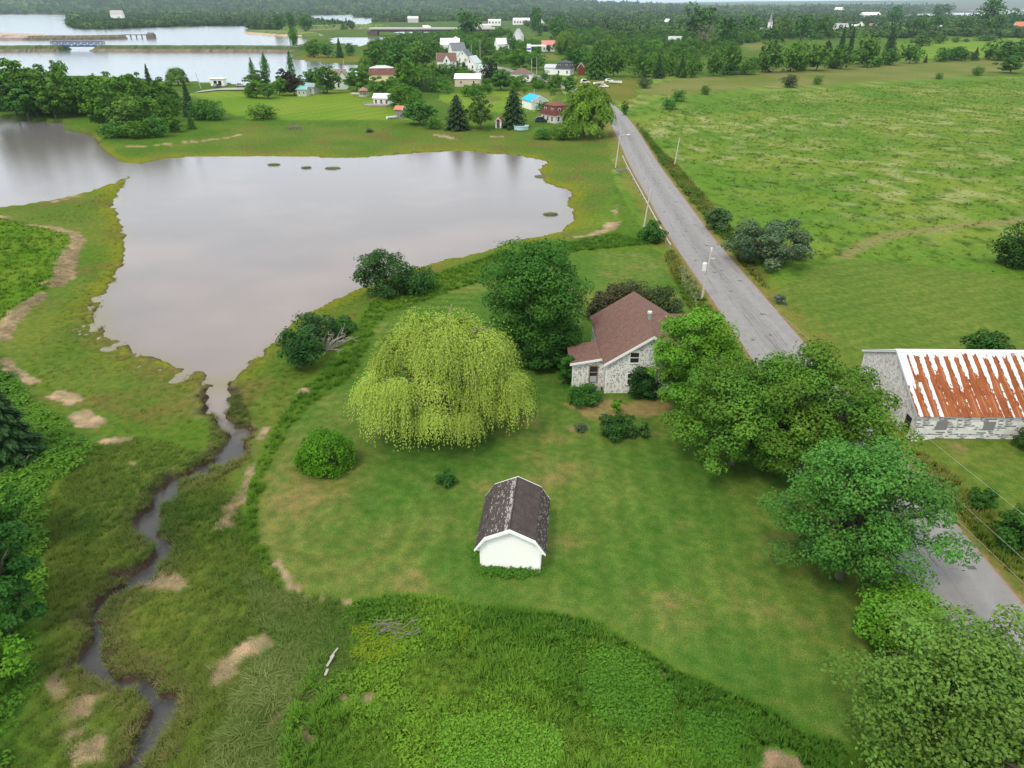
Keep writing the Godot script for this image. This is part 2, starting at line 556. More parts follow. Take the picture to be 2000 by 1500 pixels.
	var lawn := PackedVector2Array([Vector2(-21.31, -47.51), Vector2(-22.12, -51.08), Vector2(-22.74, -55.89), Vector2(-22.55, -60.42), Vector2(-21.80, -65.52), Vector2(-19.96, -69.50), Vector2(-18.28, -72.57), Vector2(-17.73, -79.40), Vector2(-18.31, -86.46), Vector2(-17.16, -92.30), Vector2(-11.29, -98.21), Vector2(-5.53, -104.07), Vector2(0.00, -112.60), Vector2(9.72, -118.88), Vector2(26.12, -121.50), Vector2(24.37, -107.59), Vector2(25.17, -94.59), Vector2(26.21, -77.95), Vector2(27.25, -65.52), Vector2(27.83, -48.20), Vector2(24.96, -36.69), Vector2(21.08, -27.14), Vector2(19.07, -26.65), Vector2(17.08, -27.74), Vector2(15.66, -29.03), Vector2(13.49, -30.32), Vector2(10.64, -32.08), Vector2(7.99, -34.40), Vector2(5.37, -36.13), Vector2(2.90, -36.79), Vector2(0.00, -37.08), Vector2(-4.44, -37.97), Vector2(-7.49, -38.68), Vector2(-9.53, -38.57), Vector2(-11.45, -37.87), Vector2(-14.19, -38.52), Vector2(-16.49, -40.09), Vector2(-18.77, -42.61), Vector2(-20.41, -44.91)])
	var lawn_east := PackedVector2Array([Vector2(38.48, -99.67), Vector2(43.85, -106.40), Vector2(50.65, -112.60), Vector2(57.28, -116.35), Vector2(64.92, -114.18), Vector2(72.03, -111.57), Vector2(80.47, -106.40), Vector2(117.41, -102.94), Vector2(86.90, -41.92), Vector2(41.61, -36.69), Vector2(40.98, -44.91), Vector2(41.18, -53.40), Vector2(40.52, -59.47), Vector2(41.33, -70.10), Vector2(39.74, -83.99)])
	var bright := PackedVector2Array([Vector2(-211.92, -155.09), Vector2(-104.82, -144.51), Vector2(-95.76, -139.88), Vector2(-85.82, -134.44), Vector2(-81.33, -128.38), Vector2(-78.30, -119.27), Vector2(-73.22, -108.72), Vector2(-70.37, -99.66), Vector2(-68.46, -91.78), Vector2(-68.19, -86.86), Vector2(-92.88, -56.48)])
	var shrubby := PackedVector2Array([Vector2(-92.88, -56.48), Vector2(-63.98, -80.23), Vector2(-55.03, -70.23), Vector2(-49.84, -66.21), Vector2(-44.02, -61.05), Vector2(-40.51, -58.24), Vector2(-41.12, -54.78), Vector2(-41.67, -51.62), Vector2(-33.45, -37.08), Vector2(-29.42, -28.80), Vector2(-29.20, -25.50), Vector2(-55.48, -25.50)])
	m_water = Mask.new([pond, cove], 1)
	creek_pts = creek_line
	m_path = Mask.new([ribbon(PackedVector2Array([Vector2(55.66, -116.63), Vector2(62.02, -123.30), Vector2(68.27, -128.99), Vector2(75.97, -133.04), Vector2(84.50, -136.22), Vector2(93.98, -138.79), Vector2(104.54, -141.06), Vector2(119.58, -143.40)]), 1.3, 1.6)], 1)
	m_basin = Mask.new([pond, cove], 4)
	m_low = Mask.new([low], 2)
	m_flood = Mask.new([flood], 3)
	m_lawn = Mask.new([lawn, lawn_east], 1)
	m_bright = Mask.new([bright], 1)
	m_dark = Mask.new([shrubby], 2)
	m_straw = Mask.new([
		ribbon(PackedVector2Array([Vector2(-66.43, -83.93), Vector2(-68.55, -88.91), Vector2(-70.37, -95.35), Vector2(-70.91, -99.39), Vector2(-70.99, -102.16)]), 0.9, 0.7), ribbon(PackedVector2Array([Vector2(-71.74, -104.84), Vector2(-71.71, -108.36), Vector2(-76.11, -117.38), Vector2(-78.55, -123.13), Vector2(-80.19, -128.73), Vector2(-84.16, -133.40), Vector2(-87.48, -135.49), Vector2(-91.92, -138.36), Vector2(-95.84, -139.84)]), 1.5, 0.6),
		ribbon(PackedVector2Array([Vector2(-63.00, -78.53), Vector2(-60.04, -76.30), Vector2(-57.52, -74.17), Vector2(-55.22, -72.63)]), 0.8, 0.7), ribbon(PackedVector2Array([Vector2(-51.63, -70.18), Vector2(-49.86, -69.58), Vector2(-47.90, -68.08)]), 1.0, 0.7), ribbon(PackedVector2Array([Vector2(-47.15, -66.18), Vector2(-45.04, -64.78), Vector2(-43.25, -63.95)]), 1.3, 0.9),
		ribbon(PackedVector2Array([Vector2(-41.17, -60.37), Vector2(-40.07, -60.76), Vector2(-38.53, -61.34)]), 0.8, 0.4), ribbon(PackedVector2Array([Vector2(-36.74, -56.48), Vector2(-36.08, -56.74)]), 0.6, 0.5), ribbon(PackedVector2Array([Vector2(-24.18, -46.91), Vector2(-24.30, -48.96), Vector2(-24.25, -50.76), Vector2(-24.35, -53.84), Vector2(-24.68, -56.34)]), 0.55, 0.3), ribbon(PackedVector2Array([Vector2(-25.47, -60.41), Vector2(-25.55, -62.36), Vector2(-25.44, -62.86)]), 0.35, 0.3),
		ribbon(PackedVector2Array([Vector2(-18.50, -42.38), Vector2(-16.76, -39.98), Vector2(-14.76, -38.57), Vector2(-12.95, -37.97), Vector2(-11.42, -37.72)]), 0.25, 0.12), ribbon(PackedVector2Array([Vector2(-18.57, -31.26), Vector2(-18.64, -32.38), Vector2(-18.59, -33.42), Vector2(-18.40, -34.50)]), 0.95, 0.45), ribbon(PackedVector2Array([Vector2(-17.96, -35.39), Vector2(-17.24, -34.59), Vector2(-16.53, -33.63)]), 1.0, 0.8), ribbon(PackedVector2Array([Vector2(-15.02, -28.18), Vector2(-14.32, -28.42), Vector2(-13.98, -29.68)]), 0.7, 0.4), ribbon(PackedVector2Array([Vector2(-12.38, -28.88), Vector2(-12.40, -29.75), Vector2(-12.39, -30.50)]), 0.45, 0.5), ribbon(PackedVector2Array([Vector2(-12.95, -27.40), Vector2(-12.32, -27.91), Vector2(-11.86, -27.07)]), 0.55, 0.35), ribbon(PackedVector2Array([Vector2(-9.61, -29.86), Vector2(-9.16, -30.04), Vector2(-8.62, -29.68)]), 0.6, 0.4), ribbon(PackedVector2Array([Vector2(-10.97, -30.23), Vector2(-10.47, -29.68), Vector2(-10.48, -29.13)]), 0.4, 0.4),
		ribbon(PackedVector2Array([Vector2(-27.77, -29.68), Vector2(-27.17, -30.04), Vector2(-26.02, -29.68)]), 0.7, 0.6), ribbon(PackedVector2Array([Vector2(-27.90, -28.77), Vector2(-27.31, -29.13), Vector2(-26.72, -29.49)]), 0.5, 0.4), ribbon(PackedVector2Array([Vector2(-25.37, -26.42), Vector2(-24.80, -26.74), Vector2(-24.06, -27.07)]), 1.0, 0.9), ribbon(PackedVector2Array([Vector2(-26.85, -27.74), Vector2(-26.30, -27.84), Vector2(-25.87, -27.91)]), 0.45, 0.4), ribbon(PackedVector2Array([Vector2(-30.43, -31.78), Vector2(-29.43, -31.19), Vector2(-28.66, -30.23)]), 0.4, 0.3), ribbon(PackedVector2Array([Vector2(-27.69, -39.91), Vector2(-26.34, -40.34), Vector2(-24.62, -39.91)]), 0.9, 0.6),
		ribbon(PackedVector2Array([Vector2(11.52, -130.37), Vector2(15.56, -132.38), Vector2(18.89, -135.84), Vector2(20.44, -140.20)]), 0.8, 1.2), ribbon(PackedVector2Array([Vector2(21.18, -146.02), Vector2(22.59, -154.46)]), 0.5, 0.3), ribbon(PackedVector2Array([Vector2(14.55, -26.28), Vector2(15.29, -25.81), Vector2(16.35, -25.50)]), 1.0, 0.7), ribbon(PackedVector2Array([Vector2(9.94, -32.21), Vector2(9.95, -31.41)]), 0.3, 0.2), ribbon(PackedVector2Array([Vector2(-23.60, -69.04), Vector2(-22.67, -69.87)]), 0.5, 0.7),
		ribbon(PackedVector2Array([Vector2(-104.64, -232.69), Vector2(-99.50, -240.34), Vector2(-94.66, -245.35), Vector2(-91.19, -252.71)]), 0.8, 0.8), ribbon(PackedVector2Array([Vector2(-116.88, -224.61), Vector2(-109.87, -226.36), Vector2(-105.06, -231.77)]), 0.7, 0.5), ribbon(PackedVector2Array([Vector2(-6.84, -248.46), Vector2(0.00, -247.42), Vector2(10.22, -247.42)]), 0.5, 0.4), ribbon(PackedVector2Array([Vector2(-25.09, -251.83), Vector2(-20.28, -245.50), Vector2(-18.31, -241.44)]), 1.6, 0.6), ribbon(PackedVector2Array([Vector2(-103.35, -158.02), Vector2(-100.89, -161.78), Vector2(-99.83, -165.21)]), 0.5, 0.6), ribbon(PackedVector2Array([Vector2(-107.19, -146.47), Vector2(-104.78, -145.67), Vector2(-103.76, -146.07)]), 1.2, 0.8)], 0)
	m_dirt = Mask.new([PackedVector2Array([Vector2(6.17, -66.40), Vector2(8.88, -67.07), Vector2(12.73, -66.85), Vector2(16.73, -67.52), Vector2(17.55, -66.07), Vector2(16.10, -64.24), Vector2(10.74, -64.24), Vector2(8.77, -63.41), Vector2(6.47, -64.66)]), PackedVector2Array([Vector2(5.98, -61.59), Vector2(7.09, -62.39), Vector2(8.06, -61.59), Vector2(7.69, -60.42), Vector2(6.25, -60.42)]), PackedVector2Array([Vector2(9.23, -60.42), Vector2(11.53, -60.42), Vector2(11.20, -59.85), Vector2(9.41, -59.85)]), PackedVector2Array([Vector2(12.95, -37.18), Vector2(13.63, -37.42), Vector2(14.01, -37.03), Vector2(13.21, -36.69)]), PackedVector2Array([Vector2(43.15, -58.73), Vector2(44.21, -59.28), Vector2(42.57, -55.46), Vector2(41.99, -55.89)])], 1)
	far_water = [
		PackedVector2Array([Vector2(-359.40, -311.85), Vector2(-200.89, -295.29), Vector2(-186.31, -291.06), Vector2(-168.67, -284.25), Vector2(-152.62, -270.27), Vector2(-131.10, -233.23), Vector2(-124.33, -220.09), Vector2(-260.29, -220.09)]),
		PackedVector2Array([Vector2(-1080.6, -874.2), Vector2(-250.24, -874.2), Vector2(-174.63, -625.8), Vector2(-141.38, -597.2), Vector2(-112.83, -571.0), Vector2(-91.31, -478.1), Vector2(-105.68, -454.3), Vector2(-125.20, -426.9), Vector2(-148.90, -421.3), Vector2(-174.07, -435.7), Vector2(-198.27, -444.9), Vector2(-250.06, -471.1), Vector2(-279.00, -478.1), Vector2(-327.75, -516.4), Vector2(-390.56, -537.9), Vector2(-702.7, -561.2)]),
		PackedVector2Array([Vector2(-1386.3, -851.9), Vector2(-238.05, -830.6), Vector2(-233.47, -897.7), Vector2(-264.76, -1036.7), Vector2(-325.19, -1142.3), Vector2(-403.1, -1247.8), Vector2(-474.6, -1432.5), Vector2(-553.8, -1722.4), Vector2(-642.4, -1722.4), Vector2(-721.4, -1601.1), Vector2(-754.4, -1463.3), Vector2(-819.0, -1495.5), Vector2(-935.9, -1680.0), Vector2(-1529.0, -2764.3), Vector2(-2139.9, -3841.4), Vector2(-9816.0, -3841.4)]),
		PackedVector2Array([Vector2(-861.8, -3457.1), Vector2(-740.3, -3737.6), Vector2(-567.7, -2879.8), Vector2(-399.92, -2558.7), Vector2(-324.21, -1680.0), Vector2(-408.0, -1814.0), Vector2(-553.5, -2156.9)]),
		PackedVector2Array([Vector2(-250.34, -1104.8), Vector2(-214.58, -1104.8), Vector2(-141.11, -1036.7), Vector2(-131.87, -922.5), Vector2(-138.63, -851.9), Vector2(-166.36, -851.9), Vector2(-221.78, -948.7)]),
		PackedVector2Array([Vector2(-201.66, -1347.2), Vector2(-127.88, -1320.9), Vector2(-84.09, -1182.3), Vector2(-100.80, -1036.7), Vector2(-145.52, -1069.7)]),
		PackedVector2Array([Vector2(1803.0, -3737.6), Vector2(2052.0, -4067.3), Vector2(3120.2, -5756.6), Vector2(5505.3, -9825.3), Vector2(13000.4, -17029.9), Vector2(8795.6, -6900.7), Vector2(3215.7, -3142.3), Vector2(1855.5, -3005.4), Vector2(1747.2, -3292.3)])]
	far_hay = [PackedVector2Array([Vector2(56.24, -364.57), Vector2(83.19, -431.2), Vector2(122.93, -463.5), Vector2(173.48, -525.8), Vector2(266.49, -578.9), Vector2(404.6, -650.1), Vector2(708.4, -776.1), Vector2(625.7, -595.3), Vector2(338.77, -512.9), Vector2(235.77, -443.6), Vector2(171.02, -413.9), Vector2(134.47, -403.0), Vector2(78.69, -366.77)]), PackedVector2Array([Vector2(242.58, -847.5), Vector2(298.60, -919.7), Vector2(284.90, -825.8), Vector2(224.61, -731.9)]), PackedVector2Array([Vector2(2.50, -373.52), Vector2(23.05, -382.89), Vector2(22.10, -345.86), Vector2(8.83, -327.10)]), PackedVector2Array([Vector2(-16.55, -351.90), Vector2(-9.67, -360.25), Vector2(-5.66, -336.23), Vector2(-11.03, -327.10)]), PackedVector2Array([Vector2(27.17, -692.3), Vector2(38.89, -699.9), Vector2(35.85, -606.6), Vector2(24.70, -606.6)])]
	far_lawn = [PackedVector2Array([Vector2(-154.92, -366.77), Vector2(-154.61, -385.30), Vector2(-136.44, -392.72), Vector2(-103.78, -378.15), Vector2(-76.84, -382.89), Vector2(-52.97, -327.10), Vector2(-38.26, -280.81), Vector2(0.00, -274.26), Vector2(10.76, -262.00), Vector2(6.83, -248.56), Vector2(-17.93, -262.00), Vector2(-54.71, -266.78), Vector2(-97.31, -274.26)]), PackedVector2Array([Vector2(432.9, -882.1), Vector2(624.0, -1071.0), Vector2(767.5, -1187.7), Vector2(859.9, -946.5), Vector2(526.7, -670.5), Vector2(379.55, -643.5), Vector2(294.75, -606.6)]), PackedVector2Array([Vector2(-36.89, -366.77), Vector2(0.00, -390.21), Vector2(22.13, -366.77), Vector2(18.89, -310.16), Vector2(-4.00, -294.80), Vector2(-20.99, -310.16)])]
	far_marsh = [PackedVector2Array([Vector2(-179.41, -621.0), Vector2(-184.22, -686.4), Vector2(-132.10, -672.3), Vector2(-113.24, -598.1), Vector2(-139.07, -587.3)]), PackedVector2Array([Vector2(33.81, -463.5), Vector2(79.91, -463.5), Vector2(52.10, -336.23), Vector2(26.30, -356.03)]), PackedVector2Array([Vector2(-82.63, -274.90), Vector2(-55.39, -269.93), Vector2(-18.31, -267.51), Vector2(-17.72, -258.22), Vector2(-77.97, -258.22)])]

	var xs := steps(0, 62, 9500, 0.42, 1.021)
	var left := steps(0, -60, -9500, 0.42, 1.021)
	left.reverse()
	left.remove_at(left.size() - 1)
	left.append_array(xs)
	xs = left
	var zs := PackedFloat32Array([300, 120, 60, 30, 10, -5, -14, -18])
	var z := -20.0
	while z > -18000.0:
		zs.append(z)
		z -= maxf(0.42, z * z / (38.0 * 711.0) * 1.25)
	zs.append(-30000.0)
	var nx := xs.size()
	var nz := zs.size()
	var v := PackedVector3Array()
	var c := PackedColorArray()
	var nn := PackedVector3Array()
	v.resize(nx * nz)
	c.resize(nx * nz)
	nn.resize(nx * nz)
	var i := 0
	for zz in zs:
		for xx in xs:
			var hh := land(xx, zz)
			v[i] = Vector3(xx, hh, zz)
			c[i] = Color(g_c.r * 2.5, g_c.g * 2.5, g_c.b * 2.5)
			i += 1
	for r in nz:
		var r0 := maxi(r - 1, 0) * nx
		var r1 := mini(r + 1, nz - 1) * nx
		for q in nx:
			var dx := v[r * nx + mini(q + 1, nx - 1)] - v[r * nx + maxi(q - 1, 0)]
			var dz := v[r1 + q] - v[r0 + q]
			nn[r * nx + q] = dx.cross(dz).normalized()
	var ix := PackedInt32Array()
	ix.resize((nx - 1) * (nz - 1) * 6)
	i = 0
	for r in nz - 1:
		for q in nx - 1:
			var k := r * nx + q
			ix[i] = k; ix[i + 1] = k + nx; ix[i + 2] = k + 1
			ix[i + 3] = k + 1; ix[i + 4] = k + nx; ix[i + 5] = k + nx + 1
			i += 6
	for q in nn.size():
		if nn[q].y < 0: nn[q] = -nn[q]
	var arr := []
	arr.resize(Mesh.ARRAY_MAX)
	arr[Mesh.ARRAY_VERTEX] = v
	arr[Mesh.ARRAY_NORMAL] = nn
	arr[Mesh.ARRAY_COLOR] = c
	arr[Mesh.ARRAY_INDEX] = ix
	var am := ArrayMesh.new()
	am.add_surface_from_arrays(Mesh.PRIMITIVE_TRIANGLES, arr)
	var gm := StandardMaterial3D.new()
	gm.albedo_color = lin(0.53, 0.53, 0.53)
	gm.vertex_color_use_as_albedo = true
	gm.roughness = 0.95
	gm.metallic_specular = 0.1
	gm.albedo_texture = turf_texture()
	gm.uv1_triplanar = true
	gm.uv1_world_triplanar = true
	gm.uv1_scale = Vector3(0.077, 0.077, 0.077)
	setting("ground", am, gm)
	build_water()
	build_road()


func turf_texture() -> ImageTexture:           # fine blades and tufts; multiplies the ground's own colour
	var fine := FastNoiseLite.new()
	fine.seed = 3
	fine.frequency = 0.09
	fine.fractal_octaves = 3
	var mid := FastNoiseLite.new()
	mid.seed = 4
	mid.frequency = 0.011
	mid.fractal_octaves = 3
	var fi := fine.get_seamless_image(1024, 1024)
	var mi := mid.get_seamless_image(1024, 1024)
	fi.convert(Image.FORMAT_L8)
	mi.convert(Image.FORMAT_L8)
	var a := fi.get_data()
	var b := mi.get_data()
	var out := PackedByteArray()
	out.resize(1024 * 1024 * 3)
	for k in 1024 * 1024:
		var g := clampf(0.76 + (a[k] / 255.0 - 0.5) * 0.36 + (b[k] / 255.0 - 0.5) * 0.12, 0.25, 1.0)
		var w := clampf((b[k] / 255.0 - 0.5) * 0.2, -0.1, 0.1)
		out[k * 3] = int(255 * clampf(g + w, 0, 1))
		out[k * 3 + 1] = int(255 * g)
		out[k * 3 + 2] = int(255 * clampf(g + w * 0.5, 0, 1))
	return ImageTexture.create_from_image(Image.create_from_data(1024, 1024, false, Image.FORMAT_RGB8, out))


func build_water() -> void:
	# muddy tidal water: one level sheet, a lighter silt near the drained south shore of the pond, a clear grey out in the bay
	var v := PackedVector3Array()
	var c := PackedColorArray()
	var n := PackedVector3Array()
	var ix := PackedInt32Array()
	var xs := steps(-6000, -200, -160, 400, 0.8)
	xs = PackedFloat32Array([-9000, -4000, -2000, -1000, -600, -400, -300, -230, -180])
	var x := -150.0
	while x < 60:
		xs.append(x)
		x += 1.6
	xs.append_array(PackedFloat32Array([80, 150, 400, 1500, 4000, 9000]))
	var zs := PackedFloat32Array([10])
	var z := -14.0
	while z > -300:
		zs.append(z)
		z -= 1.6
	zs.append_array(PackedFloat32Array([-320, -360, -420, -520, -650, -800, -1000, -1500, -2500, -4000, -8000, -20000]))
	for zz in zs:
		for xx in xs:
			v.append(Vector3(xx, TIDE, zz))
			n.append(Vector3.UP)
			var k := noise_a.get_noise_2d(xx * 0.5, zz * 0.5)
			var mud := Color(0.195, 0.165, 0.16).lerp(Color(0.13, 0.12, 0.125), clampf((-zz - 60) / 100.0 + k, 0, 1))
			mud = mud.lerp(Color(0.052, 0.052, 0.056), smoothstep(-68.0, -60.0, zz))
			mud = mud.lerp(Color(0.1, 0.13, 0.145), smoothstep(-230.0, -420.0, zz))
			if zz > -240 and zz < -62: mud = mud.lerp(Color(0.15, 0.14, 0.055), clampf((0.62 - m_basin.at(xx, zz)) * 1.7 + k * 0.4, 0, 0.75) * clampf(m_basin.at(xx, zz) * 6.0, 0, 1))
			c.append(mud)
	var w := xs.size()
	for r in zs.size() - 1:
		for q in w - 1:
			var k := r * w + q
			ix.append_array(PackedInt32Array([k, k + w, k + 1, k + 1, k + w, k + w + 1]))
	var arr := []
	arr.resize(Mesh.ARRAY_MAX)
	arr[Mesh.ARRAY_VERTEX] = v
	arr[Mesh.ARRAY_NORMAL] = n
	arr[Mesh.ARRAY_COLOR] = c
	arr[Mesh.ARRAY_INDEX] = ix
	var am := ArrayMesh.new()
	am.add_surface_from_arrays(Mesh.PRIMITIVE_TRIANGLES, arr)
	var wm := StandardMaterial3D.new()
	wm.vertex_color_use_as_albedo = true
	wm.roughness = 0.12
	wm.metallic_specular = 0.3
	var rip := FastNoiseLite.new()
	rip.seed = 9
	rip.frequency = 0.035
	rip.fractal_octaves = 3
	var im := rip.get_seamless_image(512, 512)
	im.convert(Image.FORMAT_RGBA8)
	im.bump_map_to_normal_map(1.6)
	wm.normal_enabled = true
	wm.normal_texture = ImageTexture.create_from_image(im)
	wm.normal_scale = 0.45
	wm.uv1_triplanar = true
	wm.uv1_world_triplanar = true
	wm.uv1_scale = Vector3(0.09, 0.09, 0.16)
	setting("water", am, wm)


func build_road() -> void:
	var pts := PackedVector2Array()
	for i in ROAD.size() - 1:
		var len := ROAD[i].distance_to(ROAD[i + 1]) as float
		var m := int(len / 6.0) + 1
		for k in m:
			var t := float(k) / m
			var p0: Vector2 = ROAD[maxi(i - 1, 0)]
			var p3: Vector2 = ROAD[mini(i + 2, ROAD.size() - 1)]
			pts.append((ROAD[i] as Vector2).cubic_interpolate(ROAD[i + 1], p0, p3, t))
	var b := MB.new()
	var sh := MB.new()
	var dist := 0.0
	for i in pts.size() - 1:
		var d0 := (pts[mini(i + 1, pts.size() - 1)] - pts[maxi(i - 1, 0)]).normalized()
		var d1 := (pts[mini(i + 2, pts.size() - 1)] - pts[i]).normalized()
		var o0 := Vector2(-d0.y, d0.x)
		var o1 := Vector2(-d1.y, d1.x)
		var l := pts[i].distance_to(pts[i + 1])
		for s: Array in [[-4.02, -2.0], [-2.0, 0.0], [0.0, 2.0], [2.0, 4.02]]:
			var y0: float = 0.13 - absf(s[0]) * 0.018
			var y1: float = 0.13 - absf(s[1]) * 0.018
			var a := pts[i] + o0 * float(s[0])
			var bb := pts[i] + o0 * float(s[1])
			var cc := pts[i + 1] + o1 * float(s[1])
			var dd := pts[i + 1] + o1 * float(s[0])
			b.quad(Vector3(a.x, y0, a.y), Vector3(bb.x, y1, bb.y), Vector3(cc.x, y1, cc.y), Vector3(dd.x, y0, dd.y))
			var k := b.t.size() - 4
			for q in 4:
				var side: float = s[0] if q == 0 or q == 3 else s[1]
				b.t[k + q] = Vector2((side + 4.02) / 8.04, (dist + (l if q > 1 else 0.0)) / 32.0)
		for s: float in [-1.0, 1.0]:
			var w0: float = 4.12 + 0.1 * sin(i * 1.7 + s)
			var w1: float = 4.12 + 0.1 * sin((i + 1) * 1.7 + s)
			var a := pts[i] + o0 * 3.9 * s
			var bb := pts[i] + o0 * w0 * s
			var cc := pts[i + 1] + o1 * w1 * s
			var dd := pts[i + 1] + o1 * 3.9 * s
			if s > 0: sh.quad(Vector3(a.x, 0.05, a.y), Vector3(bb.x, 0.0, bb.y), Vector3(cc.x, 0.0, cc.y), Vector3(dd.x, 0.05, dd.y))
			else: sh.quad(Vector3(bb.x, 0.0, bb.y), Vector3(a.x, 0.05, a.y), Vector3(dd.x, 0.05, dd.y), Vector3(cc.x, 0.0, cc.y))
		dist += l
	for m in [b, sh]:
		for k in m.n.size():
			if m.n[k].y < 0: m.n[k] = -m.n[k]
	var rm := StandardMaterial3D.new()
	rm.albedo_texture = asphalt_texture()
	rm.roughness = 0.9
	rm.metallic_specular = 0.3
	setting("road", b.mesh(), rm)
	setting("gravel_shoulder", sh.mesh(), mat(0.175, 0.13, 0.08, 0.95))


func asphalt_texture() -> ImageTexture:        # 8 m across, 32 m along: worn grey, wheel tracks, sealed cracks, patches
	var img := Image.create(256, 1024, false, Image.FORMAT_RGB8)
	var n := FastNoiseLite.new()
	n.seed = 15
	n.frequency = 0.02
	n.fractal_octaves = 4
	var f := n.get_seamless_image(256, 1024)
	f.convert(Image.FORMAT_L8)
	var d := f.get_data()
	var r := RandomNumberGenerator.new()
	r.seed = 77
	for y in 1024:
		for x in 256:
			var u := x / 256.0
			var g := 0.195 + (d[y * 256 + x] / 255.0 - 0.5) * 0.035 + r.randf_range(-0.02, 0.02)
			g *= 1.0 - 0.10 * exp(-pow((u - 0.5) * 9.0, 2)) + 0.06 * exp(-pow((absf(u - 0.5) - 0.24) * 14.0, 2))
			var edge := clampf((0.03 - minf(u, 1 - u) + (d[(y * 7 % 1024) * 256 + x] / 255.0 - 0.5) * 0.05) * 30.0, 0, 1)
			var col := Color(g, g * 0.995, g * 1.02).lerp(Color(0.24, 0.15, 0.1), edge * 0.8)
			img.set_pixel(x, y, col.linear_to_srgb())
	for k in 44:                                # cracks wander along or across
		var p := Vector2(r.randf_range(20, 236), r.randf_range(0, 1023))
		var across := k % 4 == 0
		var dark := r.randf_range(0.05, 0.11)
		for s in r.randi_range(40, 260):
			p += Vector2(r.randf_range(-1, 1.2), r.randf_range(-0.4, 0.4)) if across else Vector2(r.randf_range(-0.55, 0.55), 1.0)
			var px := clampi(int(p.x), 2, 253)
			var py := posmod(int(p.y), 1024)
			img.set_pixel(px, py, Color(dark, dark, dark).linear_to_srgb())
			if k % 3 == 0: img.set_pixel(px + 1, py, Color(dark, dark, dark).linear_to_srgb())
	for y in 1024:                              # the joint down the middle
		var px := 126 + int(4.0 * sin(y * 0.006135923)) + (d[y * 256] % 3)
		img.set_pixel(px, y, Color(0.11, 0.11, 0.112).linear_to_srgb())
	for k in 7:
		var q := Rect2i(r.randi_range(20, 200), r.randi_range(0, 980), r.randi_range(8, 26), r.randi_range(6, 22))
		for y in range(q.position.y, q.end.y):
			for x in range(q.position.x, q.end.x):
				img.set_pixel(x, y, img.get_pixel(x, y).lerp(Color(0.235, 0.235, 0.24), 0.6))
	return ImageTexture.create_from_image(img)


# ------------------------------------------------------------------ plants
class LB:                                       # collects leaf-sized faces
	var v := PackedVector3Array()
	var n := PackedVector3Array()
	var c := PackedColorArray()
	var ix := PackedInt32Array()

	func leaf(p: Vector3, nn: Vector3, dir: Vector3, l: float, w: float, col: Color) -> void:
		var d := (dir - nn * dir.dot(nn)).normalized()
		var s := nn.cross(d)
		var k := v.size()
		v.append(p - d * l * 0.5); v.append(p + s * w * 0.5 - nn * w * 0.12); v.append(p + d * l * 0.5 - nn * l * 0.1); v.append(p - s * w * 0.5 - nn * w * 0.12)
		for i in 4:
			n.append(nn); c.append(col)
		ix.append_array(PackedInt32Array([k, k + 1, k + 2, k, k + 2, k + 3]))

	func mesh() -> ArrayMesh:
		var arr := []
		arr.resize(Mesh.ARRAY_MAX)
		arr[Mesh.ARRAY_VERTEX] = v
		arr[Mesh.ARRAY_NORMAL] = n
		arr[Mesh.ARRAY_COLOR] = c
		arr[Mesh.ARRAY_INDEX] = ix
		var m := ArrayMesh.new()
		m.add_surface_from_arrays(Mesh.PRIMITIVE_TRIANGLES, arr)
		return m


func crown_blobs(w: float, h: float, base: float, count: int, shape: String) -> Array:   # clumps of leaves round the ends of the limbs: [centre, radius, tone, flatness]
	var out := []
	var cy := base + (h - base) * 0.48
	var ry := (h - base) * 0.52
	var big := count > 36
	var lobes := rnd(0, TAU)
	for i in count:
		var f := (i + 0.5) / count
		var y := 1.0 - 2.0 * f
		var a := i * 2.39996 + rnd(-0.5, 0.5)
		var r := sqrt(maxf(0.0, 1.0 - y * y))
		var lay := rnd(0.56, 0.92)
		if i % 4 == 3: lay *= rnd(0.35, 0.7)
		if i % 9 == 5 and big and absf(y) < 0.4: lay = rnd(0.95, 1.1)
		if y > 0.4: lay = minf(lay, 0.84)
		lay *= 1.0 + 0.13 * sin(a * 3.0 + lobes) + 0.09 * sin(a * 5.0 - lobes * 2.0 + y * 4.0)
		var wide := 1.0
		if shape == "ball":
			lay = rnd(0.74, 0.82)
		if shape == "dense":
			lay = rnd(0.68, 0.86) if i % 4 < 3 else 0.4
			wide = 0.86 + 0.2 * (0.5 - y * 0.5)
		if shape == "egg": wide = 0.8 + 0.3 * (0.5 - y * 0.5)
		elif shape == "vase": wide = 0.8 + 0.3 * (0.5 + y * 0.5)
		var p := Vector3(cos(a) * r * w * 0.5 * lay * wide, cy + y * ry * lay * (0.94 + 0.12 * sin(a * 2.0 + lobes)), sin(a) * r * w * 0.5 * lay * wide)
		var br := w * (rnd(0.07, 0.135) if big else rnd(0.13, 0.21) * (1.15 if count < 26 else 1.0))
		if shape == "dense": br *= 1.3
		if shape == "ball": br *= 1.15
		if shape == "dome" and p.y < base + ry * 0.4: p.y = base + ry * rnd(0.15, 0.5)
		out.append([p, br, rnd(0.66, 1.0), rnd(0.5, 0.72) if big else 0.8])
	return out


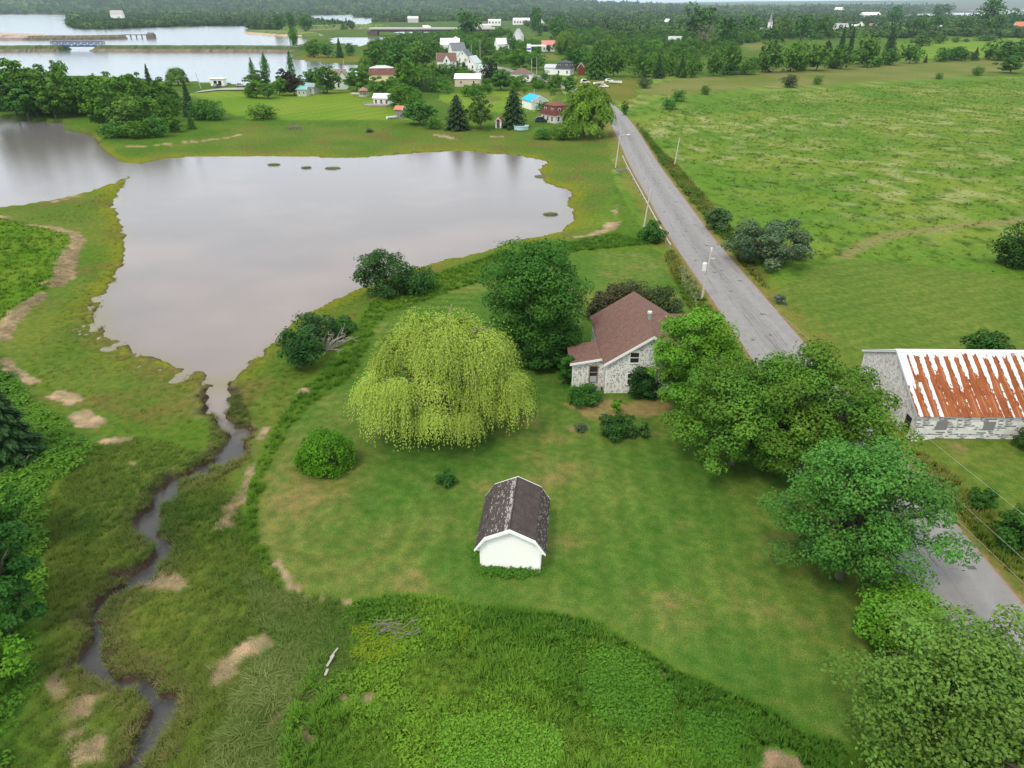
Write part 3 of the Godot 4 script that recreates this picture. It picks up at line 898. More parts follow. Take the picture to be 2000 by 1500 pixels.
func leafy(blobs: Array, count: int, leaf: float, tips := Color(1, 1, 1), tip_share := 0.0, loose := 0.0) -> ArrayMesh:
	var b := LB.new()
	var total := 0.0
	for q in blobs: total += q[1] * q[1]
	for q in blobs:
		var m := int(count * q[1] * q[1] / total)
		var bc: Vector3 = q[0]
		var br: float = q[1]
		var tone: float = q[2]
		var flat: float = q[3] if q.size() > 3 else 0.8
		var tip := rng.randf() < tip_share
		var warm := rnd(0.84, 1.0)
		var out := Vector3(bc.x, 0, bc.z).normalized()
		for i in m:
			var d := rdir()
			d.y += 0.35
			d = d.normalized()
			var rad := br * (1.0 - 0.5 * pow(rng.randf(), 2.0)) * (1.0 + loose * rnd(-0.4, 0.6))
			if i % 11 == 0: rad *= rnd(1.0, 1.45)
			var p := bc + Vector3(d.x, d.y * flat, d.z) * rad + out * maxf(0.0, d.dot(out)) * br * 0.25
			var nn := (d * 0.6 + Vector3(0, 0.7, 0) + rdir() * 0.75).normalized()
			var t := tone * rnd(0.74, 1.0)
			var col := Color(t * warm * rnd(0.86, 1.0), t, t * rnd(0.7, 1.0))
			if tip and d.y > 0.1 and rng.randf() < 0.6: col = Color(minf(1.0, col.r * tips.r), col.g * tips.g, col.b * tips.b)
			var s := leaf * rnd(0.6, 1.4)
			b.leaf(p, nn, rdir() + d * 0.4, s, s * 0.62, col)
	return b.mesh()


func weeping(w: float, h: float, bosses_n: int, strands: int, per: int, leaf: float, low := 0.02) -> ArrayMesh:   # a willow: lumpy masses, each with its curtain of hanging twigs
	var b := LB.new()
	var bosses := []
	for i in bosses_n:
		var f := (i + 0.5) / bosses_n
		var y := 1.0 - f * 1.42
		var a := i * 2.39996 + rnd(-0.45, 0.45)
		var r := sqrt(maxf(0.0, 1.0 - y * y)) * rnd(0.6, 1.0) * (1.0 + 0.14 * sin(a * 3.0 + 1.0))
		if i % 5 == 4: r *= 0.55
		bosses.append([Vector3(cos(a) * r * w * 0.5, h * (0.42 + 0.5 * y * rnd(0.84, 1.04)), sin(a) * r * w * 0.5), w * rnd(0.06, 0.125), rnd(0.66, 1.0)])
	for s in strands:
		var q: Array = bosses[s % bosses.size()]
		var d := rdir()
		d.y = absf(d.y) * 0.9
		var out := Vector3(q[0].x, 0, q[0].z)
		out = out.normalized() * clampf(out.length() / (w * 0.4), 0, 1)
		d = (d + out * 0.35).normalized()
		var p: Vector3 = q[0] + Vector3(d.x, d.y * 0.75, d.z) * float(q[1]) * rnd(0.75, 1.1)
		var v := (out * 0.5 + d * 0.8 + Vector3(0, 0.2, 0)).normalized()
		var len := float(q[1]) * (rnd(0.9, 2.6) if s % 3 else rnd(0.3, 0.9))
		var st := len / per
		var tone: float = q[2] * rnd(0.85, 1.0)
		for i in per:
			v = (v + Vector3(rnd(-0.15, 0.15), -0.5, rnd(-0.15, 0.15))).normalized()
			p += v * st
			if p.y < low * h: break
			var nn := (d * 0.7 + out * 0.4 + Vector3(0, 0.55, 0) + rdir() * 0.7).normalized()
			var t := tone * rnd(0.78, 1.0)
			b.leaf(p + rdir() * leaf * 0.35, nn, v + rdir() * 0.8, leaf * rnd(0.8, 1.4), leaf * 0.34, Color(t * rnd(0.9, 1.0), t, t * rnd(0.7, 1.0)))
	return b.mesh()


func needles(w: float, h: float, base: float, count: int, leaf: float, fat := 1.0) -> ArrayMesh:   # spruce or pine: drooping whorls of branches
	var b := LB.new()
	var tiers := 13
	for i in count:
		var f := 1.0 - sqrt(rng.randf())
		if rng.randf() < 0.12: f = rng.randf()
		var tier := floorf(f * tiers) / tiers
		var a := rnd(0, TAU)
		var lobes := 0.72 + 0.28 * sin(a * 7.0 + tier * 40.0)
		var edge := w * 0.5 * pow(1.0 - f, 0.8 / fat) * lobes * rnd(0.85, 1.1)
		var r := edge * (1.0 - 0.7 * pow(rng.randf(), 1.6))
		var y := base + (h - base) * f + (1.0 - fposmod(f * tiers, 1.0)) * 0.02 * h - r * 0.18
		var out := Vector3(cos(a), -0.25, sin(a))
		var nn := (Vector3(cos(a) * 0.45, 1.0, sin(a) * 0.45) + rdir() * 0.45).normalized()
		var t := rnd(0.62, 1.0) * (0.8 + 0.2 * r / maxf(edge, 0.01))
		b.leaf(Vector3(cos(a) * r, y, sin(a) * r), nn, out + rdir() * 0.3, leaf * rnd(0.8, 1.5), leaf * 0.5, Color(t * 0.95, t, t * rnd(0.8, 1.0)))
	return b.mesh()


func trunk_mesh(blobs: Array, h: float, r: float, limbs: int, split: float) -> ArrayMesh:
	var b := MB.new()
	var top := Vector3(rnd(-0.2, 0.2), h * split, rnd(-0.2, 0.2))
	b.limb([Vector3(0, -0.3, 0), Vector3(rnd(-0.1, 0.1), h * split * 0.5, rnd(-0.1, 0.1)), top], r, r * 0.72, 9)
	for i in mini(limbs, blobs.size()):
		var q: Vector3 = blobs[(i * 7) % blobs.size()][0]
		var mid := top.lerp(q, 0.5) + Vector3(0, h * 0.04, 0) + rdir() * h * 0.02
		b.limb([top - Vector3(0, h * split * rnd(0.0, 0.3), 0), mid, q], r * 0.42, r * 0.08, 6)
	return b.mesh()


var protos := {}


func proto(kind: String) -> Array:             # [crown mesh, trunk mesh] of a tree one metre tall and one metre wide
	if protos.has(kind): return protos[kind]
	var keep := rng.state
	rng.seed = kind.hash()
	var crown: ArrayMesh
	var blobs := []
	var stem := 0.28
	if kind.begins_with("leafy_mid"):
		blobs = crown_blobs(1, 1, 0.04, 44, ["egg", "dome", "vase"][kind.hash() % 3])
		crown = leafy(blobs, 3600, 0.066)
	elif kind.begins_with("leafy_far"):
		blobs = crown_blobs(1, 1, 0.02, 24, ["egg", "vase", "dome"][kind.hash() % 3])
		crown = leafy(blobs, 1000, 0.11)
	elif kind.begins_with("shrub"):
		blobs = crown_blobs(1, 1, -0.1, 22, "dome")
		crown = leafy(blobs, 1800, 0.075, Color.WHITE, 0, 0.25)
		stem = 0.2
	elif kind.begins_with("conifer_mid"):
		crown = needles(1, 1, 0.04, 3200, 0.085)
		stem = 0.7
	elif kind.begins_with("conifer_far"):
		crown = needles(1, 1, 0.04, 700, 0.15)
		stem = 0.7
	elif kind.begins_with("pine"):
		crown = needles(1, 1, 0.0, 3400, 0.095, 1.7)
		stem = 0.6
	elif kind.begins_with("poplar"):
		for i in 22:
			var f := (i + 0.5) / 22.0
			var a := i * 2.4
			var rr := 0.27 * sin(clampf(f * 1.05 + 0.1, 0, 1) * PI)
			blobs.append([Vector3(cos(a) * rr, 0.08 + f * 0.87, sin(a) * rr), 0.1 + 0.13 * sin(f * PI), rnd(0.75, 1.0)])
		crown = leafy(blobs, 1700, 0.075)
		stem = 0.6
	elif kind.begins_with("willow_mid"):
		crown = weeping(1, 1, 56, 1700, 6, 0.065)
		stem = 0.45
	elif kind.begins_with("bare"):
		blobs = crown_blobs(1, 1, 0.15, 30, "vase")
		crown = leafy(blobs, 420, 0.06)
		stem = 0.3
	protos[kind] = [crown, trunk_mesh(blobs, 1.0, 0.026, 30 if kind.begins_with("bare") else 7, stem)]
	rng.state = keep
	return protos[kind]


func tree(called: String, label: String, category: String, kind: String, tint: Vector3, x: float, z: float, h: float, w: float, group := "", deep := 1.0) -> Node3D:
	var t := thing(called, label, category, Vector3(x, land(x, z) - 0.1, z), rnd(0, TAU), group)
	var pr := proto(kind)
	var s := Transform3D(Basis.from_scale(Vector3(w, h, w * deep)))
	part("trunk" if not kind.begins_with("shrub") else "stem", pr[1], mat(0.10, 0.085, 0.07, 0.9), t, s)
	part("crown" if not kind.begins_with("shrub") else "foliage", pr[0], leaf_mat(tint.x, tint.y, tint.z), t, s)
	return t


func big_tree(called: String, label: String, x: float, z: float, h: float, w: float, base: float, clumps: int, leaves: int, leaf: float, shape: String, tint: Vector3, tips := Color.WHITE, tip_share := 0.0, category := "tree", loose := 0.0) -> Node3D:
	var t := thing(called, label, category, Vector3(x, land(x, z) - 0.05, z))
	var blobs := crown_blobs(w, h, base, clumps, shape)
	part("trunk" if category == "tree" else "stem", trunk_mesh(blobs, h, clampf(h * 0.028, 0.05, 0.45), clumps / 2, 0.3 if category == "tree" else 0.12), mat(0.11, 0.095, 0.08, 0.9), t)
	part("crown" if category == "tree" else "foliage", leafy(blobs, leaves, leaf, tips, tip_share, loose), leaf_mat(tint.x, tint.y, tint.z), t)
	return t


const MAPLE := Vector3(0.115, 0.235, 0.032)
const DEEP := Vector3(0.062, 0.162, 0.026)
const FRESH := Vector3(0.15, 0.32, 0.03)
const OLIVE := Vector3(0.145, 0.24, 0.047)
const SPRUCE := Vector3(0.034, 0.082, 0.027)
const SILVER := Vector3(0.115, 0.165, 0.095)
const WILLOW := Vector3(0.38, 0.50, 0.095)
const WINE := Vector3(0.075, 0.065, 0.035)
const BLUISH := Vector3(0.095, 0.235, 0.045)


func build_trees() -> void:
	# --- the large trees round the farmhouse
	var x := 0.0
	var w := thing("weeping_willow", "large yellow-green weeping willow spreading over the lawn beside the farmhouse", "tree", Vector3(-6.9, 0, -63.0))
	var wt := MB.new()
	wt.limb([Vector3(0, -0.3, 0), Vector3(0.2, 2.0, 0.3), Vector3(0.0, 3.6, 0.2)], 0.62, 0.5, 10)
	for i in 15:
		var a := i * 2.4
		var q := Vector3(cos(a) * rnd(3.5, 7.5), rnd(5.5, 10.5), sin(a) * rnd(3.5, 7.5))
		wt.limb([Vector3(0, 2.6 + i * 0.07, 0.2), Vector3(q.x * 0.35, q.y * 0.7, q.z * 0.35), Vector3(q.x * 0.75, q.y, q.z * 0.75), q], 0.27, 0.04, 7)
	wt.limb([Vector3(0, 3, 0.2), Vector3(-2.6, 3.9, 2.6), Vector3(-5.2, 2.8, 4.6), Vector3(-6.6, 1.1, 5.4)], 0.2, 0.05, 6)   # the bare low limb
	part("trunk", wt.mesh(), mat(0.15, 0.13, 0.105, 0.9), w)
	part("crown", weeping(14.6, 11.7, 70, 14500, 8, 0.24, 0.09), leaf_mat(WILLOW.x, WILLOW.y, WILLOW.z), w)
	big_tree("maple_tree", "tall dark green maple with a dense rounded crown behind the willow", 2.4, -78.2, 15.7, 12.4, 0.8, 84, 42000, 0.29, "dense", DEEP)
	big_tree("maple_tree", "fresh light green maple close to the gable of the farmhouse", 18.61, -64.88, 13.11, 8.92, 0.6, 64, 27000, 0.26, "dense", FRESH)
	big_tree("maple_tree", "broad green maple in front of the road, next to the light green one", 20.6, -55.4, 11.4, 12.0, 0.3, 92, 34000, 0.27, "dome", MAPLE, Color(1.0, 0.95, 0.7), 0.25)
	big_tree("maple_tree", "broad maple with reddish yellow shoots near its top, across the road from the barn", 26.6, -54.4, 13.4, 13.0, 0.3, 110, 46000, 0.27, "dome", MAPLE, Color(1.0, 0.8, 0.7), 0.5)
	big_tree("maple_tree", "bluish green maple reaching a low branch over the road", 24.7, -40.6, 13.4, 11.6, 0.2, 110, 42000, 0.225, "egg", BLUISH)
	big_tree("young_tree", "small bright green tree between the bluish maple and the olive willow", 26.04, -34.40, 4.29, 5.95, 0.3, 34, 11000, 0.23, "dome", FRESH)
	big_tree("willow_tree", "olive feathery willow with bare inner branches, lowest along the roadside row", 24.2, -24.6, 11.2, 11.5, 0.3, 120, 44000, 0.23, "dome", OLIVE, Color(1, 1, 0.9), 0.2, "tree", 0.22)
	# --- shrubs on and round the lawn
	big_tree("round_shrub", "neat round bright green shrub standing alone on the lawn", -17.3, -55.2, 4.0, 5.2, -1.6, 130, 15000, 0.2, "ball", Vector3(0.10, 0.245, 0.016), Color.WHITE, 0, "shrub")
	big_tree("pond_shrub", "dense rounded dark green shrub on the pond shore", -19.30, -100.08, 7.17, 8.44, -0.6, 40, 8000, 0.32, "dense", Vector3(0.05, 0.12, 0.03), Color.WHITE, 0, "shrub")
	big_tree("pond_shrub", "lower spreading shrub against the right side of the pond shore shrub", -14.82, -101.11, 4.18, 6.12, -0.5, 22, 4000, 0.34, "dome", Vector3(0.05, 0.125, 0.028), Color.WHITE, 0, "shrub")
	big_tree("marsh_tree", "small dark green tree at the marsh edge in front of grey dead branches", -25.20, -76.65, 5.76, 4.99, 0.2, 26, 5200, 0.32, "dome", Vector3(0.045, 0.115, 0.03), Color.WHITE, 0, "tree")
	big_tree("marsh_tree", "leaning half-bare grey green tree behind the small marsh tree", -25.17, -83.18, 4.67, 4.04, 0.3, 22, 2600, 0.32, "vase", Vector3(0.06, 0.125, 0.045), Color.WHITE, 0, "tree", 0.3)
	big_tree("low_bush", "low green bush between the dead branches and the mown lawn", -22.57, -86.52, 2.35, 3.92, -0.3, 16, 2400, 0.32, "dome", Vector3(0.055, 0.14, 0.028), Color.WHITE, 0, "shrub")
	dead_branches()
	big_tree("lilac", "dark green lilac thicket between the tall maple and the farmhouse", 5.19, -75.86, 6.77, 5.99, -0.4, 34, 8000, 0.36, "dome", Vector3(0.042, 0.118, 0.02), Color.WHITE, 0, "shrub")
	big_tree("lilac", "lower lilac in front of the thicket beside the lean-to", 3.02, -74.92, 5.39, 4.17, -0.4, 22, 4600, 0.34, "dome", Vector3(0.05, 0.135, 0.022), Color.WHITE, 0, "shrub")
	for q in [["low brown-leaved shrub behind the farmhouse ridge", 16.41, -93.06, 4.17, 6.56], ["bronze leaved shrub behind the back left corner of the farmhouse roof", 12.66, -90.47, 3.73, 4.60], ["olive brown shrub behind the cross gable of the farmhouse", 20.39, -91.19, 4.34, 5.61]]:
		big_tree("bronze_shrub", q[0], q[1], q[2], q[3], q[4], -0.3, 24, 4600, 0.34, "dome", WINE if not q[0].begins_with("olive") else Vector3(0.07, 0.09, 0.035), Color(0.8, 1, 0.8), 0.4, "shrub", 0.3)
	big_tree("porch_bush", "bushy green shrub with white flowers beneath the lean-to door", 7.93, -67.07, 2.14, 3.42, -0.3, 26, 4200, 0.22, "dome", Vector3(0.055, 0.155, 0.025), Color.WHITE, 0, "shrub")
	big_tree("porch_bush", "tall leafy shrub at the left corner of the lean-to", 6.15, -71.07, 3.98, 1.95, -0.3, 16, 2200, 0.26, "dome", Vector3(0.05, 0.145, 0.022), Color.WHITE, 0, "shrub")
	big_tree("cedar", "dark evergreen cedar against the front gable wall", 14.28, -68.21, 3.77, 3.22, -0.3, 24, 4200, 0.24, "egg", Vector3(0.032, 0.09, 0.024), Color.WHITE, 0, "tree")
	big_tree("young_tree", "tiny bright sapling in front of the farmhouse gable", 10.95, -64.24, 2.09, 1.17, 0.35, 9, 700, 0.24, "egg", Vector3(0.13, 0.29, 0.02))
	big_tree("garden_bush", "dark rounded bush in the bare garden bed", 10.33, -60.23, 2.72, 2.84, -0.2, 20, 3400, 0.24, "dome", Vector3(0.045, 0.115, 0.025), Color.WHITE, 0, "shrub")
	big_tree("garden_bush", "small loose garden bush to the right of the dark rounded one", 12.99, -60.23, 1.79, 1.42, -0.2, 12, 900, 0.24, "dome", Vector3(0.07, 0.15, 0.04), Color.WHITE, 0, "shrub", 0.4)
	big_tree("garden_bush", "little pale flowering plant in its own round bed", 6.93, -61.19, 0.97, 1.44, -0.1, 10, 500, 0.2, "dome", Vector3(0.13, 0.17, 0.09), Color(1, 1, 1), 0, "shrub", 0.4)
	big_tree("lawn_bush", "low dark bush alone on the lawn above the white shed", -5.93, -52.15, 1.34, 1.74, -0.1, 14, 1500, 0.2, "dome", Vector3(0.045, 0.125, 0.025), Color.WHITE, 0, "shrub", 0.3)
	# --- left side
	var sp := thing("spruce_tree", "dark spruce standing at the left edge above the marsh", "tree", Vector3(-47.9, -0.3, -56.8))
	part("trunk", trunk_mesh([], 9.5, 0.24, 0, 0.8), mat(0.09, 0.075, 0.06, 0.9), sp)
	part("crown", needles(6.6, 9.4, 0.2, 12000, 0.5), leaf_mat(SPRUCE.x, SPRUCE.y, SPRUCE.z), sp)
	big_tree("marsh_alder", "tall green alder at the left edge beside the tidal creek", -34.82, -35.57, 10.95, 6.24, -0.3, 50, 14000, 0.3, "dome", Vector3(0.05, 0.14, 0.028))
	big_tree("marsh_alder", "second alder, farther up the left edge, pale green and broad", -41.28, -43.24, 8.32, 6.64, -0.5, 44, 10000, 0.3, "dome", Vector3(0.075, 0.185, 0.024))
	big_tree("marsh_alder", "bright yellow green young alder at the lower left edge", -32.26, -30.72, 4.90, 3.49, -0.1, 18, 2600, 0.26, "dome", Vector3(0.11, 0.25, 0.022))
	# --- across the road
	big_tree("silver_willow", "grey green silvery willow bush spreading by the far side of the road", 42.8, -114.6, 7.4, 13.4, -0.6, 44, 12000, 0.42, "dome", SILVER, Color(1, 1, 1), 0, "tree", 0.3)
	big_tree("silver_willow", "small silvery willow bush up the road from the big one", 39.31, -134.44, 5.00, 4.29, -0.4, 22, 2600, 0.44, "dome", Vector3(0.09, 0.15, 0.06), Color.WHITE, 0, "shrub")
	big_tree("field_bush", "dark bush at the right edge of the field beyond the path", 83.57, -112.60, 7.00, 7.91, -0.6, 32, 6000, 0.42, "dome", Vector3(0.045, 0.11, 0.022), Color.WHITE, 0, "shrub")
	big_tree("barn_bush", "rounded bush behind the ridge of the barn roof", 57.30, -77.25, 4.05, 5.39, -0.5, 28, 5200, 0.34, "dome", Vector3(0.05, 0.12, 0.024), Color.WHITE, 0, "shrub")
	var bc := thing("spruce_tree", "dark spruce hiding the far end of the barn", "tree", Vector3(53.6, 0, -61.5))
	part("trunk", trunk_mesh([], 10.0, 0.24, 0, 0.8), mat(0.09, 0.075, 0.06, 0.9), bc)
	part("crown", needles(7.4, 10.6, 0.2, 9000, 0.5, 1.4), leaf_mat(SPRUCE.x, SPRUCE.y * 1.15, SPRUCE.z), bc)
	big_tree("barn_bush", "leafy bush at the front right corner of the barn", 50.8, -57.6, 2.8, 3.6, -0.3, 18, 2600, 0.3, "dome", Vector3(0.05, 0.125, 0.022), Color.WHITE, 0, "shrub")
	big_tree("verge_bush", "dark roadside bush on the right bank below the barn lawn", 40.31, -44.16, 3.92, 3.22, -0.4, 20, 3200, 0.28, "dome", Vector3(0.05, 0.135, 0.022), Color.WHITE, 0, "shrub")
	big_tree("verge_bush", "smaller bush in the ditch above the dark roadside bush", 40.40, -49.25, 1.90, 1.97, -0.3, 14, 1400, 0.28, "dome", Vector3(0.055, 0.145, 0.022), Color.WHITE, 0, "shrub")
	big_tree("verge_bush", "grey leaved low bush by the road at the corner of the mown barn lawn", 38.89, -96.57, 1.42, 1.78, -0.1, 10, 700, 0.26, "dome", Vector3(0.12, 0.14, 0.13), Color.WHITE, 0, "shrub")
	big_tree("pole_bush", "bush at the foot of the middle utility pole", 25.45, -127.04, 3.96, 4.27, -0.4, 18, 2400, 0.4, "dome", Vector3(0.05, 0.14, 0.022), Color.WHITE, 0, "shrub")
	list_trees()


func dead_branches() -> void:
	var t := thing("dead_tree", "tangle of grey dead branches beside the small marsh tree", "tree", Vector3(Vector2(-23.38, -81.73).x, land(Vector2(-23.38, -81.73).x, Vector2(-23.38, -81.73).y), Vector2(-23.38, -81.73).y))
	var b := MB.new()
	for i in 16:
		var a := rnd(-0.6, 2.4)
		var up := rnd(0.1, 1.0)
		var d := Vector3(cos(a), up, sin(a) * 0.7 - 0.2).normalized()
		var l := rnd(1.6, 4.0)
		var p := Vector3(rnd(-0.5, 0.3), 0.1, rnd(-0.4, 0.4))
		b.limb([p, p + d * l * 0.5 + rdir() * 0.25, p + d * l + rdir() * 0.5 - Vector3(0, 0.3, 0)], 0.09, 0.025, 5)
		for k in 4:
			var q := p + d * l * rnd(0.4, 0.95)
			b.tube(q, q + (d + rdir() * 0.9) * rnd(0.4, 1.1), 0.035, 0.012, 4)
	part("branch", b.mesh(), mat(0.32, 0.30, 0.28, 0.9), t)


# ------------------------------------------------------------------ ground cover
func tuft(blades: int, spread: float, lean: float, wide: float, flop := 0.0) -> ArrayMesh:       # one metre tall
	var b := LB.new()
	for i in blades:
		var a := rnd(0, TAU)
		var o := Vector3(cos(a), 0, sin(a))
		var s := o.cross(Vector3.UP) * wide
		var p := o * spread * sqrt(rng.randf())
		var l := rnd(0.6, 1.0)
		var d := o * lean * rnd(0.3, 1.2) + Vector3(flop, 0, flop * 0.4)
		var q := p + Vector3(d.x * 0.35, l * 0.6, d.z * 0.35)
		var e := p + Vector3(d.x, l * (1.0 - 0.35 * d.length()), d.z)
		var k := b.v.size()
		var t := rnd(0.7, 1.0)
		b.v.append(p - s); b.v.append(p + s); b.v.append(q - s * 0.8); b.v.append(q + s * 0.8); b.v.append(e)
		var nn := (Vector3(0, 1.0, 0) - o * 0.25).normalized()
		for m in 5:
			b.n.append(nn)
			b.c.append(Color(t * rnd(0.9, 1.0), t, t * 0.9))
		b.ix.append_array(PackedInt32Array([k, k + 2, k + 1, k + 1, k + 2, k + 3, k + 2, k + 4, k + 3]))
	return b.mesh()


func weed(leaves: int) -> ArrayMesh:           # a leafy clump one metre high
	var b := LB.new()
	for i in leaves:
		var d := rdir()
		d.y = absf(d.y)
		var t := rnd(0.7, 1.0)
		b.leaf(Vector3(d.x * 0.55, d.y * 0.85 + 0.05, d.z * 0.55) * rnd(0.6, 1.0), (d + Vector3(0, 0.7, 0) + rdir() * 0.5).normalized(), rdir(), rnd(0.18, 0.34), 0.16, Color(t * rnd(0.85, 1.0), t, t * 0.9))
	return b.mesh()


func scatter(called: String, m: Mesh, areas: Array, count: int, size: Vector2, flat: float, tint_a: Vector3, tint_b: Vector3, test := "") -> void:
	# plants nobody could count: copies of one small mesh over the given areas
	var mm := MultiMesh.new()
	mm.transform_format = MultiMesh.TRANSFORM_3D
	mm.use_colors = true
	mm.mesh = m
	var spots := []
	var cols := []
	var area_total := 0.0
	var boxes := []
	for p: PackedVector2Array in areas:
		var r := Rect2(p[0], Vector2.ZERO)
		for q in p: r = r.expand(q)
		boxes.append(r)
		area_total += r.get_area()
	for i in areas.size():
		var r: Rect2 = boxes[i]
		for k in int(count * r.get_area() / area_total):
			var q := Vector2(rnd(r.position.x, r.end.x), rnd(r.position.y, r.end.y))
			if not Geometry2D.is_point_in_polygon(q, areas[i]): continue
			var a := noise_a.get_noise_2d(q.x + 70, q.y)
			if test == "patchy" and a + rnd(-0.25, 0.25) < 0.08: continue
			if test == "patch2" and noise_b.get_noise_2d(q.x * 0.35 + 200, q.y * 0.35) + rnd(-0.15, 0.15) < 0.12: continue
			var y := land(q.x, q.y)
			if y < TIDE - 0.06 or (test == "dry" and y < -1.0): continue
			if absf(q.x - road_x(q.y)) < 5.0: continue
			if test == "no lawn" and m_lawn.at(q.x, q.y) > 0.4: continue
			if (m_straw.at(q.x, q.y) > 0.4) != (test == "straw"): continue
			var s := rnd(size.x, size.y) * (1.0 + a * 0.5)
			spots.append(Transform3D(Basis(Vector3.UP, rnd(0, TAU)).scaled(Vector3(s * rnd(0.8, 1.2), s * flat, s)), Vector3(q.x, y - 0.02, q.y)))
			var t := clampf(0.5 + noise_a.get_noise_2d(q.x * 1.3, q.y * 1.3) * 1.3 + rnd(-0.25, 0.25), 0, 1)
			cols.append(Color(lerpf(tint_a.x, tint_b.x, t), lerpf(tint_a.y, tint_b.y, t), lerpf(tint_a.z, tint_b.z, t)))
	mm.instance_count = spots.size()
	for i in spots.size():
		mm.set_instance_transform(i, spots[i])
		mm.set_instance_color(i, cols[i])
	var o := MultiMeshInstance3D.new()
	o.name = number(called)
	o.multimesh = mm
	o.material_override = leaf_mat(1, 1, 1)
	add_child(o)
	o.set_meta("kind", "stuff")


